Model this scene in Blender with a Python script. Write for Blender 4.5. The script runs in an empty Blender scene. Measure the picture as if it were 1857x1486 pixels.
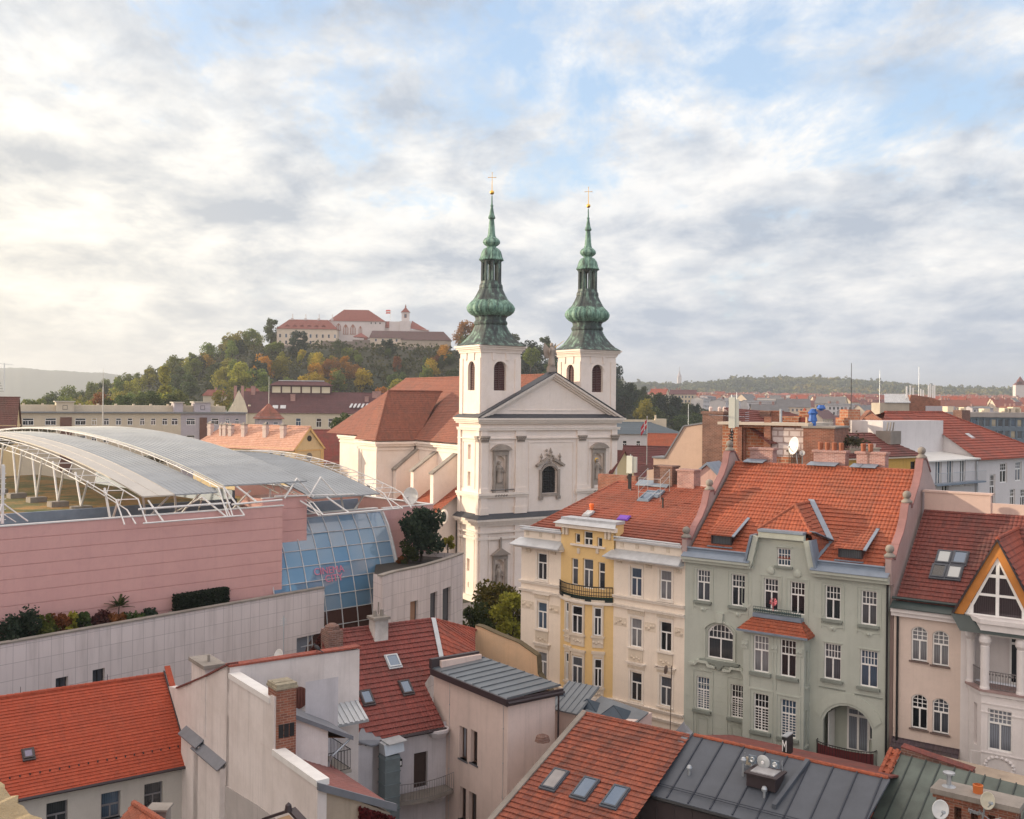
import bpy,bmesh,math,random
from mathutils import Vector,Matrix,noise as mnoise
R = math.radians
rnd = random.Random(7)
S = bpy.context.scene
V = Vector
# ------------------------------------------------------------------ camera
F = 1850.0; CX = 928.5; H0 = 728.0; RO = 0.010; CZ = 32.0      # focal length, principal point in photo pixels, roll, height
cR = V((math.cos(RO),0,math.sin(RO))); cU = V((-math.sin(RO),0,math.cos(RO))); C0 = V((0,0,CZ))
cam_d = bpy.data.cameras.new('camera'); cam = bpy.data.objects.new('camera',cam_d); S.collection.objects.link(cam)
cam.matrix_world = Matrix(((cR.x,cU.x,0,0),(0,0,-1,0),(cR.z,cU.z,0,CZ),(0,0,0,1)))
cam_d.sensor_width = 36; cam_d.lens = 36 * F / 1857; cam_d.shift_y = (H0 - 743) / 1857
cam_d.clip_start = 0.3; cam_d.clip_end = 30000
S.camera = cam
# ------------------------------------------------------------------ sky and sun
HAZE_D = 1.75e-4
SUN_EL = 8.5; SUN_AZ = -79.0                    # azimuth from +Y, negative = left of the view
sdir = V((math.sin(R(SUN_AZ)) * math.cos(R(SUN_EL)),math.cos(R(SUN_AZ)) * math.cos(R(SUN_EL)),math.sin(R(SUN_EL))))
wd = bpy.data.worlds.new('World'); S.world = wd; wd.use_nodes = True
def build_world():
 nt = wd.node_tree; N = nt.nodes; L = nt.links; N.clear()
 out = N.new('ShaderNodeOutputWorld')
 def nd(t,**k):
  n = N.new(t)
  for a,b in k.items(): setattr(n,a,b)
  return n
 def mth(op,a,b=None,c=None,clamp=False):
  n = nd('ShaderNodeMath',operation=op,use_clamp=clamp)
  for i,x in enumerate((a,b,c)):
   if x is None: continue
   if isinstance(x,(int,float)): n.inputs[i].default_value = x
   else: L.new(x,n.inputs[i])
  return n.outputs[0]
 def ramp(x,pts):
  n = nd('ShaderNodeValToRGB'); cr = n.color_ramp
  while len(cr.elements) < len(pts): cr.elements.new(0.5)
  for e,(p,c) in zip(cr.elements,pts):
   e.position = p; e.color = (c,c,c,1) if isinstance(c,(int,float)) else (*c,1)
  L.new(x,n.inputs[0]); return n.outputs[0]
 def mixc(f,a,b):
  n = nd('ShaderNodeMix',data_type='RGBA')
  if isinstance(f,(int,float)): n.inputs[0].default_value = f
  else: L.new(f,n.inputs[0])
  for i,x in ((6,a),(7,b)):
   if isinstance(x,tuple): n.inputs[i].default_value = (*x,1)
   else: L.new(x,n.inputs[i])
  return n.outputs[2]
 sky = nd('ShaderNodeTexSky',sky_type='NISHITA',sun_disc=False,sun_elevation=R(SUN_EL),sun_rotation=R(SUN_AZ),altitude=250,air_density=1.0,dust_density=1.2,ozone_density=1.5)
 tc = nd('ShaderNodeTexCoord'); nrm = nd('ShaderNodeVectorMath',operation='NORMALIZE'); L.new(tc.outputs['Generated'],nrm.inputs[0])
 sp = nd('ShaderNodeSeparateXYZ'); L.new(nrm.outputs[0],sp.inputs[0])
 X,Y,Z = sp.outputs
 zz = mth('ADD',mth('MAXIMUM',Z,0.0),0.26)
 px = mth('DIVIDE',X,zz); py = mth('DIVIDE',Y,zz)
 cb = nd('ShaderNodeCombineXYZ'); L.new(px,cb.inputs[0]); L.new(py,cb.inputs[1])
 def noi(scale,det,rough,off,warp=None,sx=1.0,sy=1.0,rot=0.0):
  m = nd('ShaderNodeMapping'); m.inputs['Location'].default_value = off; m.inputs['Scale'].default_value = (sx,sy,1); m.inputs['Rotation'].default_value = (0,0,rot)
  L.new(cb.outputs[0],m.inputs[0])
  n = nd('ShaderNodeTexNoise'); n.inputs['Scale'].default_value = scale; n.inputs['Detail'].default_value = det; n.inputs['Roughness'].default_value = rough
  n.inputs['Distortion'].default_value = warp or 0.0
  L.new(m.outputs[0],n.inputs['Vector']); return n.outputs[0]
 big = noi(1.15,3,0.5,(5.3,1.9,0),0.3,1.0,0.85,0.25)
 mid = noi(3.8,13,0.64,(7.3,2.2,0),0.3,1.05,0.72,0.35)
 fin = noi(12.0,8,0.64,(1.3,5.2,0),0.3,1.1,0.7,0.35)
 dens = mth('ADD',mth('ADD',mth('MULTIPLY',big,0.46),mth('MULTIPLY',mid,0.66)),mth('MULTIPLY',fin,0.18))
 side = mth('MULTIPLY_ADD',X,-0.12,0.045)
 back = mth('MULTIPLY',mth('MINIMUM',Y,0.0),0.05)
 low = ramp(Z,[(0.0,0.16),(0.10,0.12),(0.24,0.0)])
 dens = mth('ADD',mth('ADD',mth('ADD',dens,side),back),low)
 cover = ramp(dens,[(0.55,0.03),(0.62,0.45),(0.68,0.92),(0.76,1.0)])
 sh1 = noi(2.2,8,0.58,(11.2,4.4,0),0.25,0.9,0.95,0.2)
 sh2 = noi(6.0,9,0.60,(2.2,9.4,0),0.25,1.0,0.8,0.3)
 shv = mth('ADD',mth('MULTIPLY',sh1,0.62),mth('MULTIPLY',sh2,0.38))
 shade = ramp(mth('ADD',shv,mth('MULTIPLY',dens,0.20)),[(0.575,0.0),(0.66,0.48),(0.75,0.95)])
 band = ramp(Z,[(0.0,0.6),(0.06,0.90),(0.13,0.78),(0.21,0.32),(0.30,0.0)])
 shade = mth('MAXIMUM',shade,mth('MULTIPLY',band,ramp(shv,[(0.40,0.0),(0.56,1.0)])))
 def lobe(az,el,pts):
  v = V((math.sin(R(az)) * math.cos(R(el)),math.cos(R(az)) * math.cos(R(el)),math.sin(R(el))))
  dt = nd('ShaderNodeVectorMath',operation='DOT_PRODUCT'); L.new(nrm.outputs[0],dt.inputs[0]); dt.inputs[1].default_value = v
  return ramp(mth('MULTIPLY_ADD',dt.outputs['Value'],0.5,0.5),pts)
 glow = lobe(-50,7,[(0.78,0.0),(0.90,0.25),(0.955,0.62),(1.0,1.0)])
 glow = mth('MULTIPLY',glow,ramp(Z,[(0.0,1.0),(0.13,0.9),(0.30,0.30)]))
 shade = mth('MULTIPLY',shade,mth('SUBTRACT',1.0,mth('MULTIPLY',glow,0.12)))
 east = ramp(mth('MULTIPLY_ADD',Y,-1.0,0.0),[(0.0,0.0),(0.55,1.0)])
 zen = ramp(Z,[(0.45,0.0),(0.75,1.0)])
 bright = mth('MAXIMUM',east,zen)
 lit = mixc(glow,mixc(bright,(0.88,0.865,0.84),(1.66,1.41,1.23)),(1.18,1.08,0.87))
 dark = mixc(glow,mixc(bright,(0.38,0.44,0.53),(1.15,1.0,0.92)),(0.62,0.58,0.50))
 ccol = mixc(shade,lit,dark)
 hz = ramp(Z,[(0.0,1.0),(0.045,0.55),(0.12,0.0)])
 ccol = mixc(mth('MULTIPLY',hz,0.75),ccol,mixc(glow,(0.44,0.51,0.63),(1.04,0.92,0.68)))
 skyb = mixc(1.0,sky.outputs[0],sky.outputs[0])
 b1 = nd('ShaderNodeBackground'); L.new(sky.outputs[0],b1.inputs[0]); b1.inputs[1].default_value = 0.15
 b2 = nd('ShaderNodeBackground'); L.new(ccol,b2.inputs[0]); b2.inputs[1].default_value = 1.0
 b3 = nd('ShaderNodeBackground'); b3.inputs[0].default_value = (0.42,0.54,0.74,1); b3.inputs[1].default_value = 0.55
 addb = nd('ShaderNodeAddShader'); L.new(b1.outputs[0],addb.inputs[0]); L.new(b3.outputs[0],addb.inputs[1])
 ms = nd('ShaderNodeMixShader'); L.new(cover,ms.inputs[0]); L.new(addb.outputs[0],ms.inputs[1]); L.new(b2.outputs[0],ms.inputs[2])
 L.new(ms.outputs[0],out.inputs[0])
build_world()
sl = bpy.data.lights.new('sun','SUN'); sl.energy = 5.0; sl.angle = R(0.8); sl.color = (1.0,0.83,0.60)
sun = bpy.data.objects.new('sun',sl); S.collection.objects.link(sun); sun.rotation_euler = sdir.to_track_quat('Z','Y').to_euler()
S.view_settings.view_transform = 'Standard'; S.view_settings.look = 'None'; S.view_settings.gamma = 1; S.view_settings.exposure = 0.31
S.render.engine = 'CYCLES'; S.cycles.use_denoising = True; S.cycles.max_bounces = 5; S.cycles.diffuse_bounces = 3; S.cycles.glossy_bounces = 3
S.cycles.transmission_bounces = 4; S.cycles.transparent_max_bounces = 8; S.cycles.volume_bounces = 0; S.cycles.sample_clamp_indirect = 4
# ------------------------------------------------------------------ measuring
def ray(px,py): return V((0,1,0)) + cR * ((px - CX) / F) - cU * ((py - H0) / F)
def at(px,py,d): return C0 + ray(px,py) * d                       # point at forward distance d
def atz(px,py,z): r = ray(px,py); return C0 + r * ((z - CZ) / r.z)  # point at height z
class Fr:                                                            # upright frame: x along a front, y into it, z up
 def __init__(s,O,ang,z=0.0):
  s.M = Matrix.Translation((O[0],O[1],z)) @ Matrix.Rotation(R(ang),4,'Z'); s.I = s.M.inverted(); s.R = s.I.to_3x3()
 def _r(s,px,py): return s.I @ C0,s.R @ ray(px,py)
 def hit(s,px,py,y=0.0): o,d = s._r(px,py); p = o + d * ((y - o.y) / d.y); return p.x,p.z
 def hx(s,px,py,x): o,d = s._r(px,py); p = o + d * ((x - o.x) / d.x); return p.y,p.z
 def hz(s,px,py,z): o,d = s._r(px,py); p = o + d * ((z - o.z) / d.z); return p.x,p.y
 def P(s,px,py,d): return s.I @ at(px,py,d)
 def w(s,*p): return s.M @ V(p)
# ------------------------------------------------------------------ materials
MATS = {}
def mat(name,build):
 if name in MATS: return MATS[name]
 m = bpy.data.materials.new(name); m.use_nodes = True; nt = m.node_tree
 b = nt.nodes['Principled BSDF']; MATS[name] = m
 build(m,nt,nt.nodes,nt.links,b); return m
def tcoord(N,L,kind='Object',scale=(1,1,1)):
 t = N.new('ShaderNodeTexCoord'); m = N.new('ShaderNodeMapping'); m.inputs['Scale'].default_value = scale
 L.new(t.outputs[kind],m.inputs[0]); return m.outputs[0]
def nnoise(N,L,vec,scale,det=4,rough=0.55):
 n = N.new('ShaderNodeTexNoise'); n.inputs['Scale'].default_value = scale; n.inputs['Detail'].default_value = det; n.inputs['Roughness'].default_value = rough
 L.new(vec,n.inputs['Vector']); return n.outputs[0]
def nramp(N,L,x,pts):
 n = N.new('ShaderNodeValToRGB'); cr = n.color_ramp
 while len(cr.elements) < len(pts): cr.elements.new(0.5)
 for e,(p,c) in zip(cr.elements,pts):
  e.position = p; e.color = (c,c,c,1) if isinstance(c,(int,float)) else (c[0],c[1],c[2],1)
 L.new(x,n.inputs[0]); return n.outputs[0]
def nmix(N,L,f,a,b,mode='MIX'):
 n = N.new('ShaderNodeMix'); n.data_type = 'RGBA'; n.blend_type = mode
 if isinstance(f,(int,float)): n.inputs[0].default_value = f
 else: L.new(f,n.inputs[0])
 for i,x in ((6,a),(7,b)):
  if isinstance(x,tuple): n.inputs[i].default_value = (x[0],x[1],x[2],1)
  else: L.new(x,n.inputs[i])
 return n.outputs[2]
def nmath(N,L,op,a,b=0.0):
 n = N.new('ShaderNodeMath'); n.operation = op
 for i,x in enumerate((a,b)):
  if isinstance(x,(int,float)): n.inputs[i].default_value = x
  else: L.new(x,n.inputs[i])
 return n.outputs[0]
def nbump(N,L,b,h,st,dist=0.02):
 n = N.new('ShaderNodeBump'); n.inputs['Strength'].default_value = st; n.inputs['Distance'].default_value = dist
 L.new(h,n.inputs['Height']); L.new(n.outputs[0],b.inputs['Normal'])
def mul(c,k): return (c[0] * k,c[1] * k,c[2] * k)
def plaster(name,col,stain=0.80,stc=None,streak=0.38,rough=0.9):
 def f(m,nt,N,L,b):
  o = tcoord(N,L)
  big = nnoise(N,L,o,0.35,6,0.62); fine = nnoise(N,L,o,9.0,5,0.6)
  st = nnoise(N,L,tcoord(N,L,'Object',(1.6,1.6,0.10)),1.3,5,0.6)
  c = nmix(N,L,nramp(N,L,big,[(0.40,0.0),(0.72,1.0)]),col,stc or mul(col,stain))
  c = nmix(N,L,nmath(N,L,'MULTIPLY',nramp(N,L,st,[(0.52,0.0),(0.75,1.0)]),streak),c,mul(col,0.55))
  s2 = nnoise(N,L,tcoord(N,L,'Object',(5.0,5.0,0.22)),1.0,5,0.65)
  c = nmix(N,L,nmath(N,L,'MULTIPLY',nramp(N,L,s2,[(0.56,0.0),(0.74,1.0)]),streak * .8),c,mul(col,0.5))
  c = nmix(N,L,nmath(N,L,'MULTIPLY',nramp(N,L,nnoise(N,L,o,1.7,7,.7),[(0.5,0.0),(0.66,1.0)]),.22),c,mul(col,0.72))
  c = nmix(N,L,nmath(N,L,'MULTIPLY',nramp(N,L,fine,[(0.35,0.0),(0.65,1.0)]),0.12),c,mul(col,0.7))
  L.new(c,b.inputs['Base Color']); b.inputs['Roughness'].default_value = rough
  nbump(N,L,b,fine,0.25,0.01)
 return mat(name,f)
def roof_tile(name,col,col2,cu=0.24,cv=0.36,rib=1.0,moss=(0.09,0.07,0.05),mossk=0.5):
 def f(m,nt,N,L,b):
  t = N.new('ShaderNodeTexCoord'); sp = N.new('ShaderNodeSeparateXYZ'); L.new(t.outputs['UV'],sp.inputs[0])
  iu = nmath(N,L,'DIVIDE',sp.outputs[0],cu); iv = nmath(N,L,'DIVIDE',sp.outputs[1],cv)
  cb = N.new('ShaderNodeCombineXYZ'); L.new(nmath(N,L,'FLOOR',iu),cb.inputs[0]); L.new(nmath(N,L,'FLOOR',iv),cb.inputs[1])
  wn = N.new('ShaderNodeTexWhiteNoise'); wn.noise_dimensions = '2D'; L.new(cb.outputs[0],wn.inputs[0])
  c = nmix(N,L,nramp(N,L,wn.outputs[0],[(0.0,0.0),(0.8,0.55),(1.0,1.0)]),col,col2)
  o = tcoord(N,L)
  big = nnoise(N,L,o,0.45,6,0.65); fine = nnoise(N,L,o,5.0,4,0.6)
  c = nmix(N,L,nmath(N,L,'MULTIPLY',nramp(N,L,big,[(0.48,0.0),(0.68,1.0)]),mossk),c,moss)
  st = nnoise(N,L,tcoord(N,L,'UV',(1.3,0.16,1)),1.0,6,.65)
  c = nmix(N,L,nmath(N,L,'MULTIPLY',nramp(N,L,st,[(0.50,0.0),(0.68,1.0)]),mossk * .8),c,moss)
  c = nmix(N,L,nmath(N,L,'MULTIPLY',nramp(N,L,nnoise(N,L,o,1.6,6,.7),[(0.52,0.0),(0.66,1.0)]),.4),c,(col[0] * 1.15,col[1] * 1.5,col[2] * 1.7))
  c = nmix(N,L,nmath(N,L,'MULTIPLY',nramp(N,L,fine,[(0.4,0.0),(0.7,1.0)]),0.4),c,mul(col,0.5))
  L.new(c,b.inputs['Base Color']); b.inputs['Roughness'].default_value = 0.8
  fu = nmath(N,L,'FRACT',iu)
  h = nmath(N,L,'SINE',nmath(N,L,'MULTIPLY',fu,math.pi))
  fv = nmath(N,L,'FRACT',iv)
  h2 = nmath(N,L,'ADD',nmath(N,L,'MULTIPLY',h,0.6 * rib),nmath(N,L,'MULTIPLY',nmath(N,L,'SUBTRACT',1.0,fv),0.5))
  nbump(N,L,b,nmath(N,L,'ADD',h2,nmath(N,L,'MULTIPLY',wn.outputs[0],0.25)),0.9,0.05)
 return mat(name,f)
def brick(name,col,col2,mortar,bw=0.27,rh=0.085,soot=0.4):
 def f(m,nt,N,L,b):
  t = N.new('ShaderNodeTexCoord')
  br = N.new('ShaderNodeTexBrick'); L.new(t.outputs['UV'],br.inputs['Vector'])
  br.inputs['Color1'].default_value = (*col,1); br.inputs['Color2'].default_value = (*col2,1); br.inputs['Mortar'].default_value = (*mortar,1)
  br.inputs['Scale'].default_value = 1.0; br.inputs['Mortar Size'].default_value = rh * 0.13; br.inputs['Brick Width'].default_value = bw; br.inputs['Row Height'].default_value = rh; br.inputs['Bias'].default_value = -0.1
  o = tcoord(N,L); big = nnoise(N,L,o,0.9,6,0.65); fine = nnoise(N,L,o,6,4,.6)
  c = nmix(N,L,nmath(N,L,'MULTIPLY',nramp(N,L,big,[(0.45,0.0),(0.7,1.0)]),soot),br.outputs[0],mul(col,0.3))
  c = nmix(N,L,nmath(N,L,'MULTIPLY',nramp(N,L,fine,[(0.5,0.0),(0.7,1.0)]),0.3),c,mul(mortar,0.9))
  L.new(c,b.inputs['Base Color']); b.inputs['Roughness'].default_value = 0.92
  nbump(N,L,b,br.outputs['Fac'],-0.6,0.02)
 return mat(name,f)
def simple(name,col,rough=0.6,metal=0.0,var=0.25,scale=2.0,bump=0.1,spec=0.5):
 def f(m,nt,N,L,b):
  o = tcoord(N,L); n = nnoise(N,L,o,scale,6,0.6)
  c = nmix(N,L,nmath(N,L,'MULTIPLY',nramp(N,L,n,[(0.38,0.0),(0.7,1.0)]),var * 2),col,mul(col,0.55))
  L.new(c,b.inputs['Base Color']); b.inputs['Roughness'].default_value = rough; b.inputs['Metallic'].default_value = metal
  b.inputs['Specular IOR Level'].default_value = spec
  if bump: nbump(N,L,b,n,bump,0.01)
 return mat(name,f)
def glass(name,col=(0.018,0.021,0.026),col2=(0.10,0.11,0.13),rough=0.06,thr=0.6):
 def f(m,nt,N,L,b):
  oi = N.new('ShaderNodeObjectInfo'); t = N.new('ShaderNodeTexCoord'); sp = N.new('ShaderNodeSeparateXYZ'); L.new(t.outputs['Object'],sp.inputs[0])
  n = nnoise(N,L,tcoord(N,L,'Object',(1.0,1.0,0.35)),2.2,3,0.5)
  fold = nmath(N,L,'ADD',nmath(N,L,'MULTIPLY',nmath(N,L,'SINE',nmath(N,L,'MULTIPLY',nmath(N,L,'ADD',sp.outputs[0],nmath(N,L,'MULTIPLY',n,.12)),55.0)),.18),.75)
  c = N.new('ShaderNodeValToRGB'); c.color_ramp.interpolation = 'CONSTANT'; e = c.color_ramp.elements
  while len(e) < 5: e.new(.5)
  for q,(p,k) in zip(e,((0.0,col),(thr * .55,mul(col,1.9)),(thr,col2),(thr + (1 - thr) * .35,(.075,.12,.18)),(thr + (1 - thr) * .7,mul(col2,2.6) if col2[0] < .2 else col2))): q.position = p; q.color = (*k,1)  # bluish step: sky reflection painted into the colour of some panes
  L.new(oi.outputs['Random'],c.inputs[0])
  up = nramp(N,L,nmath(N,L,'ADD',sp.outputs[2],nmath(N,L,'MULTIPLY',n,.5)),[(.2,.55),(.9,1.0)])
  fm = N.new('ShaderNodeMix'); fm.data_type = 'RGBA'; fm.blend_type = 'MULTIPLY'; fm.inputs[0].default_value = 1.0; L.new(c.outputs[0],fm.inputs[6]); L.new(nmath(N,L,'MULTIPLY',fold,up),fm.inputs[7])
  L.new(fm.outputs[2],b.inputs['Base Color']); b.inputs['Roughness'].default_value = rough; b.inputs['Specular IOR Level'].default_value = 0.75
  nbump(N,L,b,nnoise(N,L,tcoord(N,L),1.1,1),0.08,0.05)
 return mat(name,f)
def leaf(name,col,col2):
 def f(m,nt,N,L,b):
  g = N.new('ShaderNodeNewGeometry'); oi = N.new('ShaderNodeObjectInfo')
  n = nnoise(N,L,tcoord(N,L),0.55,3,0.6)
  k = nmath(N,L,'ADD',nmath(N,L,'MULTIPLY',g.outputs['Random Per Island'],0.6),nmath(N,L,'MULTIPLY',n,0.5))
  c = nmix(N,L,nramp(N,L,k,[(0.25,0.0),(0.85,1.0)]),col,col2)
  hs = N.new('ShaderNodeHueSaturation'); L.new(c,hs.inputs['Color'])
  L.new(nmath(N,L,'ADD',nmath(N,L,'MULTIPLY',oi.outputs['Random'],0.5),0.75),hs.inputs['Value'])
  L.new(nmath(N,L,'ADD',nmath(N,L,'MULTIPLY',oi.outputs['Random'],0.03),0.485),hs.inputs['Hue'])
  L.new(hs.outputs[0],b.inputs['Base Color']); b.inputs['Roughness'].default_value = 0.7; b.inputs['Specular IOR Level'].default_value = 0.2
  b.inputs['Subsurface Weight'].default_value = 0.0
  tr = N.new('ShaderNodeBsdfTranslucent'); L.new(hs.outputs[0],tr.inputs[0]); ms = N.new('ShaderNodeMixShader'); ms.inputs[0].default_value = 0.42
  L.new(b.outputs[0],ms.inputs[1]); L.new(tr.outputs[0],ms.inputs[2]); L.new(ms.outputs[0],N['Material Output'].inputs[0])
 return mat(name,f)
def glowmat(name,col,st):
 def f(m,nt,N,L,b):
  b.inputs['Base Color'].default_value = (*mul(col,.5),1); b.inputs['Emission Color'].default_value = (*col,1); b.inputs['Emission Strength'].default_value = st
 return mat(name,f)
W_CH = plaster('church_plaster',(0.86,0.76,0.69),0.92,(0.80,0.69,0.60),0.14)
W_TRIM = plaster('pale_trim',(0.84,0.75,0.67),0.9,None,0.2)
STONE = plaster('grey_carved_stone',(0.40,0.34,0.29),0.6,(0.20,0.17,0.15),0.4)
SLATE = simple('dark_roof_lip',(0.055,0.06,0.072),0.6,0,0.3,1.5)
PINK = plaster('pink_panel_paint',(0.67,0.385,0.355),0.92,(0.62,0.35,0.33),0.15)
PINKL = plaster('shadow_joint',(0.16,0.10,0.11),0.9)
WHITE = simple('white_paint',(0.80,0.79,0.77),0.55,0,0.08,3.0,0)
WHITE2 = simple('white_steel',(0.74,0.73,0.71),0.5,0,0.12,2.0,0)
GALV = simple('galvanised_sheet',(0.44,0.47,0.50),0.45,0.55,0.2,1.2,0.05)
ZINC = simple('pale_zinc_sheet',(0.55,0.57,0.59),0.5,0.3,0.25,1.4,0.05)
BLUEZ = simple('blue_grey_zinc',(0.22,0.27,0.34),0.5,0.2,0.2,1.5,0.05)
DARKM = simple('dark_bituminous_sheet',(0.075,0.088,0.11),0.62,0.0,0.3,0.7,0.1)
SEAM = simple('dark_seam',(0.018,0.026,0.045),0.55,0.0,0.1,2,0)
BROWNM = simple('dark_brown_sheet',(0.045,0.032,0.036),0.45,0.1,0.2,2,0.03)
IRON = simple('black_iron',(0.016,0.016,0.018),0.55,0.2,0.1,3,0)
GLASS = glass('window_glass',thr=.48); GLASSB = glass('window_glass_curtained',(0.03,0.033,0.038),(0.26,0.27,0.29),0.1,0.35)
T_OR = roof_tile('orange_roof_tile',(0.37,0.092,0.042),(0.26,0.066,0.036),0.24,0.38,1.0,(0.15,0.07,0.045),0.5)
T_RED = roof_tile('red_roof_tile',(0.33,0.072,0.040),(0.23,0.052,0.034),0.24,0.38,1.0,(0.075,0.045,0.04),0.5)
T_DK = roof_tile('dark_red_roof_tile',(0.20,0.052,0.040),(0.13,0.038,0.034),0.24,0.38,1.0,(0.05,0.035,0.035),0.6)
T_BEAV = roof_tile('beavertail_roof_tile',(0.37,0.060,0.024),(0.32,0.053,0.022),0.30,0.30,0.45,(0.20,0.05,0.03),0.3)
T_CH = roof_tile('church_roof_tile',(0.29,0.10,0.062),(0.21,0.076,0.052),0.3,0.4,0.7,(0.10,0.06,0.05),0.45)
T_PURP = roof_tile('purple_roof_tile',(0.135,0.055,0.06),(0.10,0.045,0.05),0.3,0.4,0.5,(0.06,0.035,0.04),0.5)
T_SUN = roof_tile('pale_orange_roof_tile',(0.64,0.36,0.26),(0.54,0.28,0.19),0.3,0.4,0.5,(0.35,0.2,0.15),0.25)
BRICK = brick('red_brick',(0.29,0.095,0.055),(0.17,0.058,0.04),(0.30,0.20,0.15),0.36,0.125,0.65)
BRICKD = brick('sooty_brick',(0.20,0.095,0.07),(0.11,0.055,0.045),(0.26,0.19,0.16),0.36,0.125,0.6)
BRICKO = brick('orange_brick',(0.43,0.155,0.07),(0.30,0.10,0.05),(0.42,0.29,0.21),0.6,0.28,0.6)
BRICKP = brick('pinkish_brick',(0.40,0.20,0.17),(0.26,0.13,0.12),(0.48,0.36,0.33),0.3,0.1)
BLOCK = brick('white_block',(0.66,0.58,0.56),(0.60,0.53,0.51),(0.36,0.28,0.26),1.0,0.55,0.0)
WOOD = simple('orange_wood',(0.50,0.19,0.035),0.6,0,0.2,2)
CONC = plaster('weathered_concrete',(0.30,0.27,0.24),0.7,(0.17,0.15,0.13),0.5)
GOLD = simple('gilded_metal',(0.85,0.50,0.10),0.3,0.9,0.05,3,0)
def _cop(m,nt,N,L,b):
 o = tcoord(N,L,'Object',(1,1,0.35)); n = nnoise(N,L,o,0.9,8,0.68); n2 = nnoise(N,L,tcoord(N,L,'Object',(1,1,.2)),3.0,5,0.6)
 k = nmath(N,L,'ADD',nmath(N,L,'MULTIPLY',n,0.6),nmath(N,L,'MULTIPLY',n2,0.4))
 c = nramp(N,L,k,[(0.40,(0.045,0.075,0.062)),(0.48,(0.10,0.20,0.155)),(0.56,(0.21,0.36,0.28)),(0.68,(0.34,0.48,0.38))])
 L.new(c,b.inputs['Base Color']); b.inputs['Roughness'].default_value = 0.65; nbump(N,L,b,n2,0.2,0.05)
COPPER = mat('green_copper',_cop)
def _cop2(m,nt,N,L,b):
 o = tcoord(N,L,'Object',(1,1,0.25)); n = nnoise(N,L,o,1.3,8,0.7)
 c = nramp(N,L,n,[(0.40,(0.028,0.034,0.036)),(0.51,(0.05,0.075,0.068)),(0.61,(0.15,0.25,0.20)),(0.71,(0.28,0.41,0.33))])
 L.new(c,b.inputs['Base Color']); b.inputs['Roughness'].default_value = 0.6; nbump(N,L,b,n,0.2,0.05)
COPPERD = mat('dark_weathered_copper',_cop2)
# ------------------------------------------------------------------ mesh builder
class MB:
 def __init__(s): s.v = []; s.f = []
 def add(s,vs,fs):
  k = len(s.v); s.v += [tuple(p) for p in vs]; s.f += [tuple(i + k for i in f) for f in fs]; return s
 def poly(s,pts): return s.add(pts,[tuple(range(len(pts)))])
 def quad(s,a,b,c,d): return s.poly((a,b,c,d))
 def box(s,x0,x1,y0,y1,z0,z1):
  return s.add([(x0,y0,z0),(x1,y0,z0),(x1,y1,z0),(x0,y1,z0),(x0,y0,z1),(x1,y0,z1),(x1,y1,z1),(x0,y1,z1)],
                     [(0,3,2,1),(4,5,6,7),(0,1,5,4),(1,2,6,5),(2,3,7,6),(3,0,4,7)])
 def slab(s,pts,d):                       # any planar polygon thickened by vector d
  n = len(pts); a = [V(p) for p in pts]; d = V(d); b = [p + d for p in a]
  nn = (a[1] - a[0]).cross(a[2] - a[0])
  if nn.dot(d) < 0: f0 = tuple(range(n)); f1 = tuple(reversed(range(n,2 * n)))
  else: f0 = tuple(reversed(range(n))); f1 = tuple(range(n,2 * n))
  return s.add(a + b,[f0,f1] + [(i,(i + 1) % n,n + (i + 1) % n,n + i) for i in range(n)])
 def xz(s,pts,y0,y1): return s.slab([(p[0],y0,p[1]) for p in pts],(0,y1 - y0,0))
 def yz(s,pts,x0,x1): return s.slab([(x0,p[0],p[1]) for p in pts],(x1 - x0,0,0))
 def xy(s,pts,z0,z1): return s.slab([(p[0],p[1],z0) for p in pts],(0,0,z1 - z0))
 def tube(s,a,b,r,r2=None,n=6):
  a = V(a); b = V(b); r2 = r if r2 is None else r2; d = (b - a)
  if d.length < 1e-6: return s
  q = d.to_track_quat('Z','Y'); vs = []
  for p,rr in ((a,r),(b,r2)):
   for i in range(n): t = 2 * math.pi * i / n; vs.append(p + q @ V((rr * math.cos(t),rr * math.sin(t),0)))
  return s.add(vs,[(i,(i + 1) % n,n + (i + 1) % n,n + i) for i in range(n)] + [tuple(reversed(range(n))),tuple(range(n,2 * n))])
 def path(s,pts,r,n=6):
  for a,b in zip(pts[:-1],pts[1:]): s.tube(a,b,r,None,n)
  return s
 def lathe(s,prof,n=16,c=(0,0,0),axis=None):   # prof: (r, z)
  vs = []; q = None if axis is None else V(axis).to_track_quat('Z','Y')
  for r,z in prof:
   for i in range(n):
    t = 2 * math.pi * i / n; p = V((r * math.cos(t),r * math.sin(t),z))
    if q: p = q @ p
    vs.append(p + V(c))
  fs = [(j * n + i,j * n + (i + 1) % n,(j + 1) * n + (i + 1) % n,(j + 1) * n + i) for j in range(len(prof) - 1) for i in range(n)]
  fs += [tuple(reversed(range(n))),tuple(range((len(prof) - 1) * n,len(prof) * n))]
  return s.add(vs,fs)
 def ball(s,c,r,n=10,sz=1.0):
  return s.lathe([(max(1e-3,r * math.cos(R(a))),r * sz * math.sin(R(a))) for a in range(-90,91,180 // (n // 2 + 1))],n,c)
 def build(s,name,m,parent=None,M=None,smooth=False,uv=True):
  me = bpy.data.meshes.new(name); me.from_pydata(s.v,[],s.f); me.update()
  if uv: meter_uv(me)
  me.materials.append(m)
  if smooth: me.polygons.foreach_set('use_smooth',[True] * len(me.polygons))
  return link(name,me,parent,M)
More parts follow.
